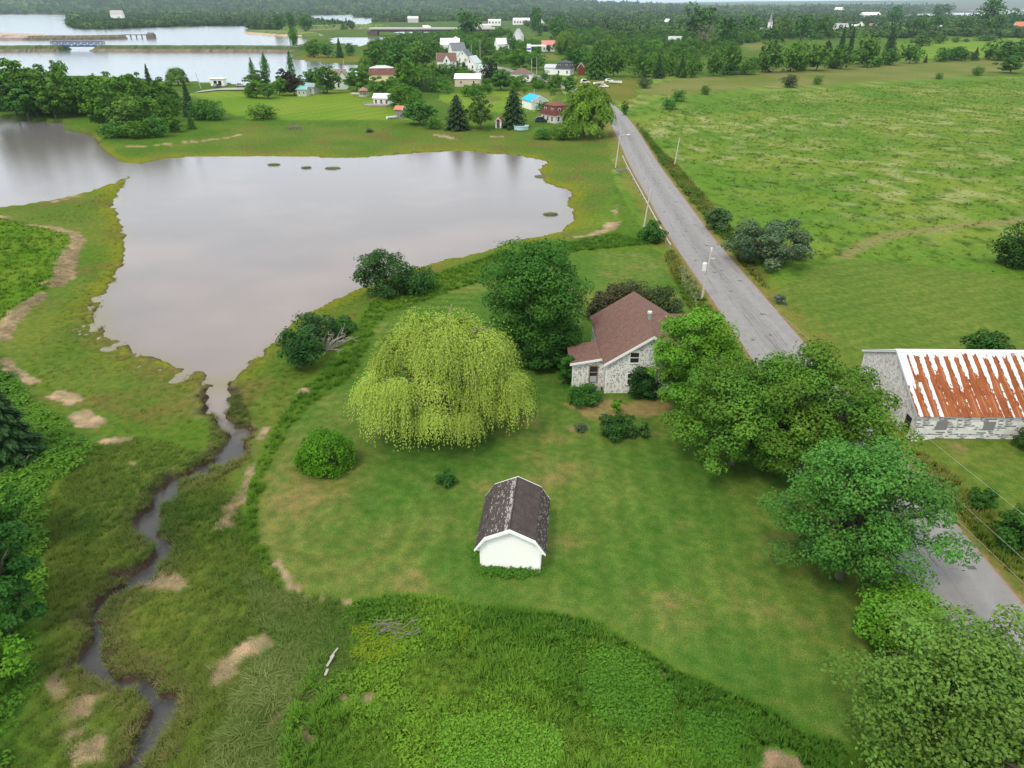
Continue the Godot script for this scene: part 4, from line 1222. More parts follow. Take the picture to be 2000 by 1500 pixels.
func build_small() -> void:
	var meadow := PackedVector2Array([Vector2(25.39, -23.84), Vector2(19.15, -26.51), Vector2(17.10, -27.50), Vector2(15.71, -28.88), Vector2(13.54, -30.16), Vector2(10.67, -31.90), Vector2(8.00, -34.19), Vector2(5.39, -35.99), Vector2(2.91, -36.60), Vector2(0.00, -36.94), Vector2(-4.45, -37.81), Vector2(-7.48, -38.31), Vector2(-9.52, -38.16), Vector2(-11.49, -37.76), Vector2(-12.60, -34.50), Vector2(-13.15, -31.19), Vector2(-13.46, -27.57), Vector2(-12.65, -22.72)])
	var reed_edge := ribbon(PackedVector2Array([Vector2(-11.30, -36.98), Vector2(-9.34, -37.23), Vector2(-7.33, -37.28), Vector2(-4.35, -36.70), Vector2(0.00, -35.85), Vector2(2.84, -35.48), Vector2(5.26, -34.76), Vector2(7.81, -33.03), Vector2(10.41, -30.79), Vector2(13.21, -29.08), Vector2(15.34, -27.89), Vector2(16.74, -26.63), Vector2(18.77, -25.74)]), 1.0, 1.1)
	scatter("meadow_grass", tuft(11, 0.3, 0.6, 0.04), [meadow], 9000, Vector2(0.35, 0.75), 1.0, Vector3(0.075, 0.17, 0.02), Vector3(0.16, 0.27, 0.035))
	scatter("meadow_grass", tuft(13, 0.3, 0.45, 0.03), [meadow], 17000, Vector2(0.5, 1.05), 1.0, Vector3(0.09, 0.23, 0.025), Vector3(0.18, 0.34, 0.04), "patchy")
	scatter("meadow_weeds", weed(26), [meadow], 5500, Vector2(0.45, 1.0), 0.8, Vector3(0.08, 0.2, 0.022), Vector3(0.18, 0.33, 0.03), "patch2")
	scatter("lime_weeds", weed(24), [PackedVector2Array([Vector2(-11.07, -35.62), Vector2(-8.66, -36.22), Vector2(-7.11, -35.39), Vector2(-7.20, -33.42), Vector2(-9.08, -32.38), Vector2(-10.59, -33.21)]), PackedVector2Array([Vector2(-4.62, -35.39), Vector2(-3.59, -35.94), Vector2(-2.65, -34.94), Vector2(-3.47, -34.06)])], 420, Vector2(0.5, 0.9), 0.8, Vector3(0.16, 0.25, 0.015), Vector3(0.22, 0.3, 0.02))
	scatter("bramble", weed(30), [PackedVector2Array([Vector2(5.15, -33.54), Vector2(7.59, -33.76), Vector2(9.40, -32.30), Vector2(10.10, -29.97), Vector2(8.94, -28.00), Vector2(6.14, -27.83), Vector2(4.46, -29.60)]), PackedVector2Array([Vector2(-4.33, -28.18), Vector2(0.00, -28.88), Vector2(3.03, -27.16), Vector2(2.33, -25.26), Vector2(-4.04, -24.95)]), PackedVector2Array([Vector2(10.67, -28.88), Vector2(13.61, -28.18), Vector2(12.59, -25.56), Vector2(9.66, -25.56)])], 2400, Vector2(0.5, 1.0), 0.9, Vector3(0.075, 0.2, 0.024), Vector3(0.15, 0.33, 0.035))
	scatter("sedge", tuft(22, 0.4, 0.8, 0.013, 0.3), [PackedVector2Array([Vector2(-21.07, -42.01), Vector2(-16.73, -39.29), Vector2(-11.44, -37.52), Vector2(-9.80, -34.50), Vector2(-11.18, -31.19), Vector2(-11.79, -28.25), Vector2(-12.74, -25.02), Vector2(-17.38, -25.02), Vector2(-17.17, -30.42), Vector2(-16.93, -34.94)])], 6500, Vector2(0.35, 0.75), 0.8, Vector3(0.085, 0.17, 0.03), Vector3(0.2, 0.26, 0.08))
	scatter("sedge", tuft(12, 0.35, 0.9, 0.026, 0.4), [PackedVector2Array([Vector2(-21.07, -42.01), Vector2(-16.73, -39.29), Vector2(-11.44, -37.52), Vector2(-9.80, -34.50), Vector2(-11.18, -31.19), Vector2(-11.79, -28.25), Vector2(-12.74, -25.02), Vector2(-17.38, -25.02), Vector2(-17.17, -30.42), Vector2(-16.93, -34.94)])], 2600, Vector2(0.4, 0.9), 0.8, Vector3(0.09, 0.17, 0.03), Vector3(0.26, 0.29, 0.11))
	scatter("reeds", tuft(12, 0.2, 0.3, 0.028), [reed_edge], 26000, Vector2(0.35, 0.85), 1.0, Vector3(0.085, 0.22, 0.028), Vector3(0.17, 0.32, 0.045))
	var bank := PackedVector2Array([Vector2(-22.79, -48.58), Vector2(-23.82, -53.83), Vector2(-24.22, -59.00), Vector2(-24.20, -67.15), Vector2(-23.10, -71.63), Vector2(-21.07, -78.57), Vector2(-20.66, -87.99), Vector2(-20.59, -95.34), Vector2(-19.48, -99.82), Vector2(-12.33, -108.93), Vector2(-3.52, -118.11), Vector2(12.18, -127.08), Vector2(19.85, -132.02), Vector2(24.93, -124.89), Vector2(9.80, -119.81), Vector2(0.00, -112.97), Vector2(-5.55, -104.44), Vector2(-11.34, -98.57), Vector2(-17.18, -92.28), Vector2(-18.36, -86.63), Vector2(-18.19, -80.02), Vector2(-18.48, -73.40), Vector2(-20.17, -70.29), Vector2(-21.97, -66.04), Vector2(-22.63, -60.90), Vector2(-22.82, -56.33), Vector2(-22.20, -51.48), Vector2(-21.35, -47.89), Vector2(-20.36, -45.26), Vector2(-18.76, -42.83), Vector2(-16.39, -40.30), Vector2(-14.09, -38.72), Vector2(-11.50, -37.97), Vector2(-11.35, -37.23), Vector2(-14.71, -37.47), Vector2(-17.51, -39.50), Vector2(-19.91, -42.25), Vector2(-22.11, -45.26)])
	scatter("bank_grass", tuft(12, 0.35, 0.5, 0.035), [bank], 26000, Vector2(0.35, 0.8), 0.9, Vector3(0.065, 0.165, 0.016), Vector3(0.12, 0.23, 0.022), "no lawn")
	var marsh_near := PackedVector2Array([Vector2(-23.47, -49.09), Vector2(-28.08, -56.92), Vector2(-34.56, -60.56), Vector2(-39.15, -61.53), Vector2(-41.88, -56.92), Vector2(-40.30, -49.09), Vector2(-33.53, -37.37), Vector2(-29.65, -29.03), Vector2(-30.34, -22.78), Vector2(-12.13, -22.78), Vector2(-11.99, -29.03), Vector2(-11.89, -37.86), Vector2(-16.92, -39.91)])
	var marsh_mid := PackedVector2Array([Vector2(-39.35, -61.85), Vector2(-55.24, -71.76), Vector2(-60.92, -81.28), Vector2(-68.11, -105.38), Vector2(-82.76, -148.43), Vector2(-97.48, -189.43), Vector2(-96.94, -177.42), Vector2(-94.91, -157.10), Vector2(-98.63, -144.41), Vector2(-89.16, -140.57), Vector2(-79.74, -144.41), Vector2(-67.45, -120.82), Vector2(-60.50, -96.83), Vector2(-51.31, -82.80), Vector2(-41.30, -76.28), Vector2(-34.41, -74.29), Vector2(-30.10, -63.86), Vector2(-27.29, -58.10), Vector2(-30.94, -53.07)])
	var marsh_right := PackedVector2Array([Vector2(-23.53, -49.21), Vector2(-26.92, -57.06), Vector2(-27.88, -63.70), Vector2(-32.82, -71.57), Vector2(-33.13, -79.59), Vector2(-31.01, -86.59), Vector2(-29.30, -94.63), Vector2(-23.98, -105.11), Vector2(-20.44, -100.70), Vector2(-21.63, -89.14), Vector2(-22.30, -79.59), Vector2(-23.76, -72.82), Vector2(-24.80, -68.02), Vector2(-24.79, -59.77), Vector2(-24.37, -54.53)])
	scatter("marsh_grass", tuft(12, 0.5, 0.8, 0.026, 0.25), [marsh_near], 19000, Vector2(0.28, 0.6), 0.85, Vector3(0.06, 0.13, 0.02), Vector3(0.15, 0.205, 0.04), "dry")
	scatter("marsh_grass", tuft(10, 0.5, 0.6, 0.03, 0.2), [marsh_mid, marsh_right], 16000, Vector2(0.3, 0.5), 0.7, Vector3(0.115, 0.14, 0.014), Vector3(0.17, 0.18, 0.02))
	scatter("flooded_sedge", tuft(9, 0.6, 0.5, 0.04), [PackedVector2Array([Vector2(-61.88, -93.70), Vector2(-53.43, -88.33), Vector2(-43.76, -81.90), Vector2(-39.23, -95.61), Vector2(-34.62, -97.58), Vector2(-33.14, -83.44), Vector2(-34.07, -74.86), Vector2(-41.62, -76.87), Vector2(-50.29, -81.90), Vector2(-56.71, -86.65), Vector2(-61.88, -93.70), Vector2(-65.40, -106.19), Vector2(-68.88, -121.75), Vector2(-74.68, -137.96), Vector2(-61.82, -116.16), Vector2(-57.96, -97.58)])], 3000, Vector2(0.35, 0.6), 0.7, Vector3(0.09, 0.13, 0.02), Vector3(0.14, 0.17, 0.03), "patch2")
	var creek_line := PackedVector2Array([Vector2(-31.97, -69.18), Vector2(-28.52, -61.69), Vector2(-27.66, -57.06), Vector2(-29.78, -53.72), Vector2(-30.84, -51.77), Vector2(-30.93, -48.86), Vector2(-29.73, -46.17), Vector2(-27.60, -43.69), Vector2(-27.60, -41.38), Vector2(-28.94, -39.65), Vector2(-29.37, -37.47), Vector2(-28.13, -34.68), Vector2(-27.54, -33.17), Vector2(-25.55, -31.54), Vector2(-22.60, -30.88), Vector2(-21.26, -29.65), Vector2(-21.37, -27.37), Vector2(-21.54, -25.76)])
	scatter("creek_bank_grass", tuft(14, 0.3, 0.9, 0.035, 0.5), [ribbon(creek_line, 2.0, 1.7)], 5500, Vector2(0.35, 0.65), 0.8, Vector3(0.09, 0.125, 0.03), Vector3(0.2, 0.19, 0.075), "dry")
	scatter("left_field_grass", tuft(11, 0.4, 0.5, 0.04), [PackedVector2Array([Vector2(-104.82, -144.51), Vector2(-95.76, -139.88), Vector2(-85.82, -134.44), Vector2(-81.33, -128.38), Vector2(-78.30, -119.27), Vector2(-73.22, -108.72), Vector2(-70.37, -99.66), Vector2(-68.46, -91.78), Vector2(-68.19, -86.86), Vector2(-76.13, -86.52), Vector2(-118.83, -146.52)])], 5000, Vector2(0.5, 0.9), 0.7, Vector3(0.075, 0.175, 0.012), Vector3(0.12, 0.215, 0.02))
	scatter("undergrowth", weed(30), [PackedVector2Array([Vector2(-66.54, -80.23), Vector2(-63.51, -79.50), Vector2(-55.03, -70.23), Vector2(-49.84, -66.21), Vector2(-44.02, -61.05), Vector2(-40.51, -58.24), Vector2(-41.12, -54.78), Vector2(-41.67, -51.62), Vector2(-33.45, -37.08), Vector2(-29.42, -28.80), Vector2(-29.19, -23.72)])], 4200, Vector2(0.7, 1.5), 0.6, Vector3(0.065, 0.17, 0.022), Vector3(0.13, 0.28, 0.03))
	var field := PackedVector2Array([Vector2(43.04, -262.00), Vector2(62.98, -310.16), Vector2(126.57, -378.15), Vector2(188.26, -403.0), Vector2(322.70, -463.5), Vector2(115.49, -145.00), Vector2(82.19, -102.94), Vector2(75.97, -112.60), Vector2(65.70, -115.80), Vector2(57.98, -118.02), Vector2(50.30, -113.92), Vector2(45.68, -118.02), Vector2(46.20, -145.00), Vector2(47.08, -191.46)])
	scatter("field_weeds", weed(22), [field], 15000, Vector2(0.5, 1.3), 0.6, Vector3(0.055, 0.125, 0.016), Vector3(0.13, 0.185, 0.02), "patch2")
	scatter("field_grass", tuft(9, 0.55, 0.6, 0.06), [field], 14000, Vector2(0.5, 0.9), 0.7, Vector3(0.09, 0.15, 0.018), Vector3(0.17, 0.2, 0.045))
	scatter("white_wildflowers", weed(16), [PackedVector2Array([Vector2(67.64, -221.69), Vector2(107.59, -318.42), Vector2(135.90, -336.23), Vector2(154.49, -327.10), Vector2(159.06, -274.26), Vector2(132.31, -230.65), Vector2(115.88, -240.30), Vector2(103.30, -250.71)]), PackedVector2Array([Vector2(33.82, -141.06), Vector2(47.83, -167.94), Vector2(75.33, -191.46), Vector2(61.81, -153.47), Vector2(47.25, -145.00)]), PackedVector2Array([Vector2(61.50, -118.02), Vector2(65.95, -123.91), Vector2(78.69, -125.46), Vector2(75.34, -120.90)])], 1500, Vector2(0.5, 1.0), 0.8, Vector3(0.3, 0.32, 0.16), Vector3(0.42, 0.44, 0.28), "patch2")
	scatter("verge_grass", tuft(11, 0.35, 0.5, 0.04), [PackedVector2Array([Vector2(29.95, -127.04), Vector2(26.36, -118.02), Vector2(25.17, -94.59), Vector2(25.83, -83.99), Vector2(28.25, -85.62), Vector2(28.18, -102.94)]), PackedVector2Array([Vector2(40.35, -191.46), Vector2(42.16, -256.24), Vector2(44.80, -256.24), Vector2(44.39, -191.46), Vector2(42.11, -127.04), Vector2(39.14, -102.94), Vector2(37.57, -102.94), Vector2(39.13, -133.73)]), PackedVector2Array([Vector2(38.10, -57.64), Vector2(40.08, -57.64), Vector2(40.79, -51.08), Vector2(40.64, -43.08), Vector2(37.17, -37.67), Vector2(37.42, -43.08)])], 9000, Vector2(0.5, 1.0), 0.9, Vector3(0.08, 0.15, 0.016), Vector3(0.19, 0.2, 0.05))
	scatter("white_wildflowers", weed(16), [PackedVector2Array([Vector2(27.43, -112.60), Vector2(29.12, -112.60), Vector2(28.10, -98.62), Vector2(26.27, -94.59), Vector2(26.14, -100.74)])], 500, Vector2(0.4, 0.8), 1.0, Vector3(0.32, 0.34, 0.18), Vector3(0.45, 0.46, 0.3))
	scatter("hedge_growth", weed(30), [ribbon(PackedVector2Array([Vector2(43.04, -310.16), Vector2(43.04, -280.81), Vector2(43.88, -245.40), Vector2(40.89, -205.57), Vector2(39.83, -181.98), Vector2(40.10, -165.37), Vector2(40.29, -153.47), Vector2(40.04, -137.31), Vector2(40.24, -127.04)]), 1.6, 1.3)], 700, Vector2(1.0, 2.2), 0.8, Vector3(0.05, 0.135, 0.018), Vector3(0.09, 0.19, 0.02))
	scatter("shed_weeds", weed(30), [PackedVector2Array([Vector2(-2.53, -41.92), Vector2(2.35, -41.35), Vector2(2.16, -40.58), Vector2(0.38, -40.25), Vector2(-1.54, -40.47), Vector2(-2.57, -41.02)]), PackedVector2Array([Vector2(-3.03, -44.29), Vector2(-2.62, -44.16), Vector2(-2.43, -41.35), Vector2(-2.84, -41.92)])], 230, Vector2(0.35, 0.85), 0.8, Vector3(0.06, 0.17, 0.022), Vector3(0.11, 0.25, 0.03))
	scatter("straw", tuft(16, 0.4, 1.2, 0.02, 0.4), [PackedVector2Array([Vector2(-68.33, -86.97), Vector2(-74.74, -104.57), Vector2(-85.42, -139.48), Vector2(-74.07, -119.89), Vector2(-69.05, -100.18), Vector2(-63.31, -82.16), Vector2(-56.56, -71.20), Vector2(-40.21, -58.55), Vector2(-34.60, -55.07), Vector2(-25.13, -58.55), Vector2(-24.24, -62.36), Vector2(-23.74, -44.99), Vector2(-17.62, -30.80), Vector2(-13.09, -26.26), Vector2(-11.84, -31.19), Vector2(-23.48, -25.63), Vector2(-26.54, -26.90), Vector2(-59.48, -71.20)])], 90000, Vector2(0.3, 0.6), 0.3, Vector3(0.3, 0.24, 0.15), Vector3(0.42, 0.34, 0.22), "straw")
	far_forest()


func woodland() -> void:
	# thickets and small trees that fill the gaps between the village trees and along the belt
	var belt := ribbon(PackedVector2Array([Vector2(47.46, -477.7), Vector2(72.76, -477.7), Vector2(93.54, -470.5), Vector2(106.01, -470.5)]), 16, 16)
	var belt2 := ribbon(PackedVector2Array([Vector2(117.77, -474.0), Vector2(143.42, -492.8), Vector2(177.56, -517.2), Vector2(218.64, -534.8), Vector2(257.39, -558.5), Vector2(306.17, -589.7)]), 20, 16)
	var belt3 := ribbon(PackedVector2Array([Vector2(327.57, -600.9), Vector2(361.83, -612.5), Vector2(413.5, -637.0), Vector2(482.8, -670.5)]), 14, 22)
	var town_a := PackedVector2Array([Vector2(-63.73, -606.6), Vector2(-27.41, -643.5), Vector2(-46.07, -946.5), Vector2(0.00, -1187.7), Vector2(-76.75, -1187.7), Vector2(-148.22, -1146.1), Vector2(-148.17, -894.3), Vector2(-133.81, -731.9), Vector2(-103.91, -553.6), Vector2(-79.43, -500.6)])
	var town_b := PackedVector2Array([Vector2(41.18, -699.9), Vector2(46.33, -500.6), Vector2(80.67, -508.8), Vector2(110.92, -508.8), Vector2(172.07, -595.3), Vector2(236.52, -825.8), Vector2(316.14, -974.9), Vector2(404.7, -974.9), Vector2(474.3, -1146.1), Vector2(396.69, -1280.5), Vector2(82.64, -1280.5)])
	var town_c := PackedVector2Array([Vector2(476.9, -1037.0), Vector2(716.3, -1232.4), Vector2(843.0, -1280.5), Vector2(1389.0, -1967.1), Vector2(934.4, -1967.1)])
	var cove_wood := PackedVector2Array([Vector2(-203.01, -299.26), Vector2(-176.62, -299.26), Vector2(-157.94, -290.47), Vector2(-131.90, -252.90), Vector2(-116.28, -252.90), Vector2(-125.29, -280.81), Vector2(-153.53, -345.86), Vector2(-189.85, -378.15), Vector2(-271.23, -390.21)])
	for pass_no in 3:
		rng.seed = 400 + pass_no
		var m := leafy(crown_blobs(1, 1, -0.05, 18, ["egg", "dome", "vase"][pass_no]), 420, 0.15)
		scatter("thicket", m, [belt, belt2, belt3, town_a, town_b, town_c], 1700, Vector2(5.0, 10.0), 0.95, [DEEP, MAPLE * 0.8, DEEP * 1.3][pass_no], [MAPLE * 1.1, FRESH * 0.9, MAPLE][pass_no])
		scatter("garden_growth", m, [PackedVector2Array([Vector2(-102.60, -500.6), Vector2(-86.04, -544.0), Vector2(-57.36, -544.0), Vector2(-21.51, -463.5), Vector2(-10.76, -403.0), Vector2(24.99, -416.7), Vector2(21.52, -356.03), Vector2(9.84, -366.77), Vector2(-9.30, -345.86), Vector2(-34.43, -366.77), Vector2(-44.14, -327.10), Vector2(-77.73, -416.7)]), PackedVector2Array([Vector2(-50.19, -544.0), Vector2(-34.40, -882.1), Vector2(0.00, -1020.7), Vector2(34.40, -882.1), Vector2(18.70, -568.5), Vector2(-14.34, -544.0)])], 210, Vector2(3.0, 6.5), 0.9, DEEP * 1.3, FRESH * 0.9)
		scatter("thicket", m, [town_a], 420, Vector2(5.0, 9.0), 1.0, DEEP * 1.2, MAPLE * 1.15)
		scatter("thicket", m, [cove_wood], 230, Vector2(4.5, 9.0), 1.0, DEEP * 0.9, MAPLE * 0.95)


func far_forest() -> void:
	woodland()
	# the wooded country that reads as one mass beyond the village
	var open := [PackedVector2Array([Vector2(-205.04, -1020.7), Vector2(-391.43, -1967.1), Vector2(0.00, -2231.2), Vector2(49.59, -1280.5), Vector2(154.70, -1332.4), Vector2(86.02, -731.9), Vector2(-143.37, -731.9)]), PackedVector2Array([Vector2(1055.8, -2576.2), Vector2(5403.4, -13267.6), Vector2(10975.6, -13267.6), Vector2(2144.6, -2576.2)])]
	for pass_no in 2:
		var m: Mesh
		rng.seed = 900 + pass_no
		if pass_no == 0: m = leafy(crown_blobs(1, 1, 0.0, 10, "dome"), 120, 0.24)
		else: m = needles(1, 1, 0.0, 110, 0.28)
		var spots := []
		var cols := []
		var tries := 62000 if pass_no == 0 else 9000
		for i in tries:
			var f := rng.randf()
			var z := -lerpf(1020.0, 2300.0, pow(f, 0.85)) if i % 3 else -lerpf(2300.0, 7500.0, pow(f, 1.3))
			var x := rnd(-0.82, 0.82) * -z
			var p := Vector2(x, z)
			if in_any(open, x, z) and z > -3400: continue
			if z > -1250 and x > 200 and noise_c.get_noise_2d(x * 0.6, z * 0.3) > 0.25: continue
			if z > -1400 and x < -60: continue
			var y := far_land(x, z)
			if y < -1.5: continue
			var s := rnd(7, 16) * (1.0 if z > -2300 else lerpf(1.2, 3.2, clampf((-z - 2300) / 4000.0, 0, 1)))
			spots.append(Transform3D(Basis(Vector3.UP, rnd(0, TAU)).scaled(Vector3(s, s * (0.85 if pass_no == 0 else 1.0), s)), Vector3(x, y - 1.0 - rnd(0, 2), z)))
			var t := rnd(0.4, 1.05) * (0.85 + 0.6 * noise_c.get_noise_2d(x * 0.5, z * 0.25))
			var u := rng.randf()
			cols.append(Color(lerpf(0.10, 0.24, u) * t, lerpf(0.22, 0.36, u) * t, 0.08 * t) if pass_no == 0 else Color(0.07 * t, 0.16 * t, 0.06 * t))
		var mm := MultiMesh.new()
		mm.transform_format = MultiMesh.TRANSFORM_3D
		mm.use_colors = true
		mm.mesh = m
		mm.instance_count = spots.size()
		for i in spots.size():
			mm.set_instance_transform(i, spots[i])
			mm.set_instance_color(i, cols[i])
		var o := MultiMeshInstance3D.new()
		o.name = number("forest")
		o.multimesh = mm
		o.material_override = leaf_mat(1, 1, 1)
		add_child(o)
		o.set_meta("kind", "stuff")


# ------------------------------------------------------------------ buildings
func shingles(light: Color, dark: Color, worn: float, wide := false, seed_no := 1) -> ImageTexture:    # 4 m x 4 m of shingle courses; worn: share that has lost its paint
	var img := Image.create(256, 256, false, Image.FORMAT_RGB8)
	var r := RandomNumberGenerator.new()
	r.seed = seed_no
	var n := FastNoiseLite.new()
	n.seed = seed_no
	n.frequency = 0.02
	var rows := 20
	for row in rows:
		var x := 0
		while x < 256:
			var wd := r.randi_range(10, 34) if wide else r.randi_range(3, 7)
			var k := n.get_noise_2d(x, row * 12.8) * 0.9
			var gone := r.randf() < worn + k * 2.6 * worn
			var tone := r.randf_range(0.8, 1.0)
			var cut := (r.randf_range(0.3, 0.7) if wide else r.randf_range(0.1, 0.9)) if gone else 0.0
			for yy in 13:
				var y := int(row * 12.8) + yy
				if y > 255: continue
				for xx in wd:
					if x + xx > 255: continue
					var c := light * tone
					if cut > 0.0 and (yy / 13.0 < cut or r.randf() < 0.15): c = dark * r.randf_range(0.7, 1.2)
					if yy == 12: c = c * 0.72
					if xx == 0: c = c * 0.85
					img.set_pixel(x + xx, y, Color(c.r, c.g, c.b).linear_to_srgb())
			x += wd
	return ImageTexture.create_from_image(img)


func tex_mat(t: Texture2D, scale: float, rough := 0.9) -> StandardMaterial3D:
	var m := StandardMaterial3D.new()
	m.albedo_texture = t
	m.roughness = rough
	m.metallic_specular = 0.25
	m.uv1_scale = Vector3(scale, scale, scale)
	return m


func roof_tex(base: Color, spread: float, seed_no: int, lichen := 0.0, pale := Color(0.4, 0.38, 0.37), band := -1.0) -> ImageTexture:
	var img := Image.create(256, 256, false, Image.FORMAT_RGB8)
	var n := FastNoiseLite.new()
	n.seed = seed_no
	n.frequency = 0.02
	n.fractal_octaves = 4
	var r := RandomNumberGenerator.new()
	r.seed = seed_no
	var rowt := []
	for i in 300: rowt.append(r.randf_range(0.85, 1.1))
	for y in 256:
		for x in 256:
			var tab: float = rowt[posmod(y / 8 * 37 + (x + (y / 8 % 2) * 9) / 18 * 13, 300)]
			var c := base * (1.0 + n.get_noise_2d(x, y) * spread) * tab * r.randf_range(0.88, 1.08)
			if y % 8 == 7: c = c * 0.8
			if lichen > 0.0 and (0.42 * exp(-pow((y - band) / 11.0, 2)) if band > 0 else 0.0) + n.get_noise_2d(x * 0.9 + 600, y * 2.6) * 0.7 + n.get_noise_2d(x * 3.0, y * 6.0 + 90) * 0.55 > 0.42 - lichen: c = pale * r.randf_range(0.8, 1.1)
			img.set_pixel(x, y, Color(c.r, c.g, c.b).linear_to_srgb())
	return ImageTexture.create_from_image(img)


func face(side: int, w: float, d: float, u: float, y: float) -> Transform3D:      # a spot on a wall: 0 front, 1 right, 2 back, 3 left; +z points out of the wall
	match side:
		0: return Transform3D(Basis.IDENTITY, Vector3(u, y, d * 0.5))
		1: return Transform3D(Basis(Vector3.UP, PI / 2), Vector3(w * 0.5, y, -u))
		2: return Transform3D(Basis(Vector3.UP, PI), Vector3(-u, y, -d * 0.5))
	return Transform3D(Basis(Vector3.UP, -PI / 2), Vector3(-w * 0.5, y, u))


func window(parent: Node3D, x: Transform3D, w: float, h: float, frame_m: Material, nx := 1, ny := 2) -> void:
	var f := MB.new()
	var t := 0.09
	f.box(Vector3(0, h / 2 + t / 2, 0.03), Vector3(w + t * 2, t, 0.1))
	f.box(Vector3(0, -h / 2 - t / 2, 0.045), Vector3(w + t * 2.6, t, 0.13))
	f.box(Vector3(-w / 2 - t / 2, 0, 0.03), Vector3(t, h, 0.1))
	f.box(Vector3(w / 2 + t / 2, 0, 0.03), Vector3(t, h, 0.1))
	for i in range(1, nx): f.box(Vector3(-w / 2 + w * i / nx, 0, 0.025), Vector3(0.05, h, 0.06))
	for i in range(1, ny): f.box(Vector3(0, -h / 2 + h * i / ny, 0.026), Vector3(w, 0.06, 0.06))
	var win := part("window", f.mesh(), frame_m, parent, x)
	var g := MB.new()
	g.box(Vector3(0, 0, 0.0), Vector3(w, h, 0.03))
	part("pane", g.mesh(), mat(0.02, 0.024, 0.028, 0.12), win)


func door(parent: Node3D, x: Transform3D, w: float, h: float, m: Material, frame_m: Material) -> void:
	var b := MB.new()
	b.box(Vector3(0, h / 2, 0.02), Vector3(w, h, 0.07))
	for q in [[0.32, 0.3], [0.68, 0.3]]:
		b.box(Vector3(0, h * q[0], 0.06), Vector3(w * 0.7, h * q[1], 0.03))
	var dd := part("door", b.mesh(), m, parent, x)
	var f := MB.new()
	f.box(Vector3(-w / 2 - 0.05, h / 2, 0.03), Vector3(0.1, h, 0.12))
	f.box(Vector3(w / 2 + 0.05, h / 2, 0.03), Vector3(0.1, h, 0.12))
	f.box(Vector3(0, h + 0.05, 0.03), Vector3(w + 0.2, 0.1, 0.12))
	part("frame", f.mesh(), frame_m, dd)
	var k := MB.new()
	k.box(Vector3(w * 0.38, h * 0.48, 0.09), Vector3(0.05, 0.05, 0.08))
	part("handle", k.mesh(), mat(0.2, 0.17, 0.1, 0.4, 0.8), dd)


func gable_wall(w: float, d: float, h: float, rh: float) -> ArrayMesh:
	var b := MB.new()
	b.prism([Vector2(-w / 2, -0.4), Vector2(w / 2, -0.4), Vector2(w / 2, h), Vector2(0, h + rh), Vector2(-w / 2, h)], -d / 2, d / 2)
	return b.mesh()


func gable_roof(w: float, d: float, h: float, rh: float, over := 0.35, thick := 0.16) -> ArrayMesh:
	var b := MB.new()
	var e := w / 2 + over
	var ye := h - over * rh / (w / 2) + 0.03
	var yr := h + rh + 0.03
	b.prism([Vector2(-e, ye), Vector2(0, yr), Vector2(e, ye), Vector2(e, ye + thick), Vector2(0, yr + thick), Vector2(-e, ye + thick)], -d / 2 - over, d / 2 + over)
	return b.mesh()


func rake_trims(t: Node3D, called: String, w: float, d: float, h: float, rh: float, over: float, m: Material, x: Transform3D) -> void:   # the boards under the roof edge, one on each gable
	var e := w / 2 + over + 0.02
	var ye := h - over * rh / (w / 2)
	var yr := h + rh
	for z: float in [d / 2 + over - 0.03, -d / 2 - over - 0.05]:
		var b := MB.new()
		b.prism([Vector2(-e, ye - 0.2), Vector2(0, yr - 0.2), Vector2(e, ye - 0.2), Vector2(e, ye + 0.12), Vector2(0, yr + 0.14), Vector2(-e, ye + 0.12)], z, z + 0.08)
		part(called, b.mesh(), m, t, x)


func cottage(called: String, label: String, at: Vector2, yaw: float, w: float, d: float, h: float, rh: float, ridge_x: bool, wall: Vector3, roof: Vector3, wins: Array, group := "") -> Node3D:
	# wins: rows of [side, count, height above ground, width, height]
	var t := thing(called, label, "building" if not called.contains("house") else "house", Vector3(at.x, land(at.x, at.y), at.y), yaw, group)
	var x := Transform3D(Basis(Vector3.UP, PI / 2), Vector3.ZERO) if ridge_x else Transform3D.IDENTITY
	var ww := d if ridge_x else w
	var dd := w if ridge_x else d
	part("wall", gable_wall(ww, dd, h, rh), mat(wall.x, wall.y, wall.z, 0.85), t, x)
	part("roof", gable_roof(ww, dd, h, rh), mat(roof.x, roof.y, roof.z, 0.8), t, x)
	rake_trims(t, "rake_board", ww, dd, h, rh, 0.35, mat(0.72, 0.72, 0.7, 0.7), x)
	for r: Array in wins:
		var span := w if int(r[0]) % 2 == 0 else d
		for i in int(r[1]):
			window(t, face(r[0], w, d, span * ((i + 0.5) / float(r[1]) - 0.5), r[2]), r[3], r[4], mat(0.75, 0.75, 0.73, 0.7))
	return t


func hip(w: float, d: float, y: float, rh: float, inset: float, over := 0.4) -> ArrayMesh:
	var b := MB.new()
	var e := w / 2 + over
	var f := d / 2 + over
	var a := [Vector3(-e, y, f), Vector3(e, y, f), Vector3(e, y, -f), Vector3(-e, y, -f)]
	var rx := maxf(w / 2 - inset, 0.05)
	var rz := maxf(d / 2 - inset, 0.05)
	var c := [Vector3(-rx, y + rh, rz), Vector3(rx, y + rh, rz), Vector3(rx, y + rh, -rz), Vector3(-rx, y + rh, -rz)]
	for i in 4:
		b.quad(a[i], a[(i + 1) % 4], c[(i + 1) % 4], c[i])
	b.quad(c[0], c[1], c[2], c[3])
	b.quad(a[3], a[2], a[1], a[0])
	return b.mesh()


func slab(size: Vector3, at: Vector3) -> ArrayMesh:
	var b := MB.new()
	b.box(at, size)
	return b.mesh()


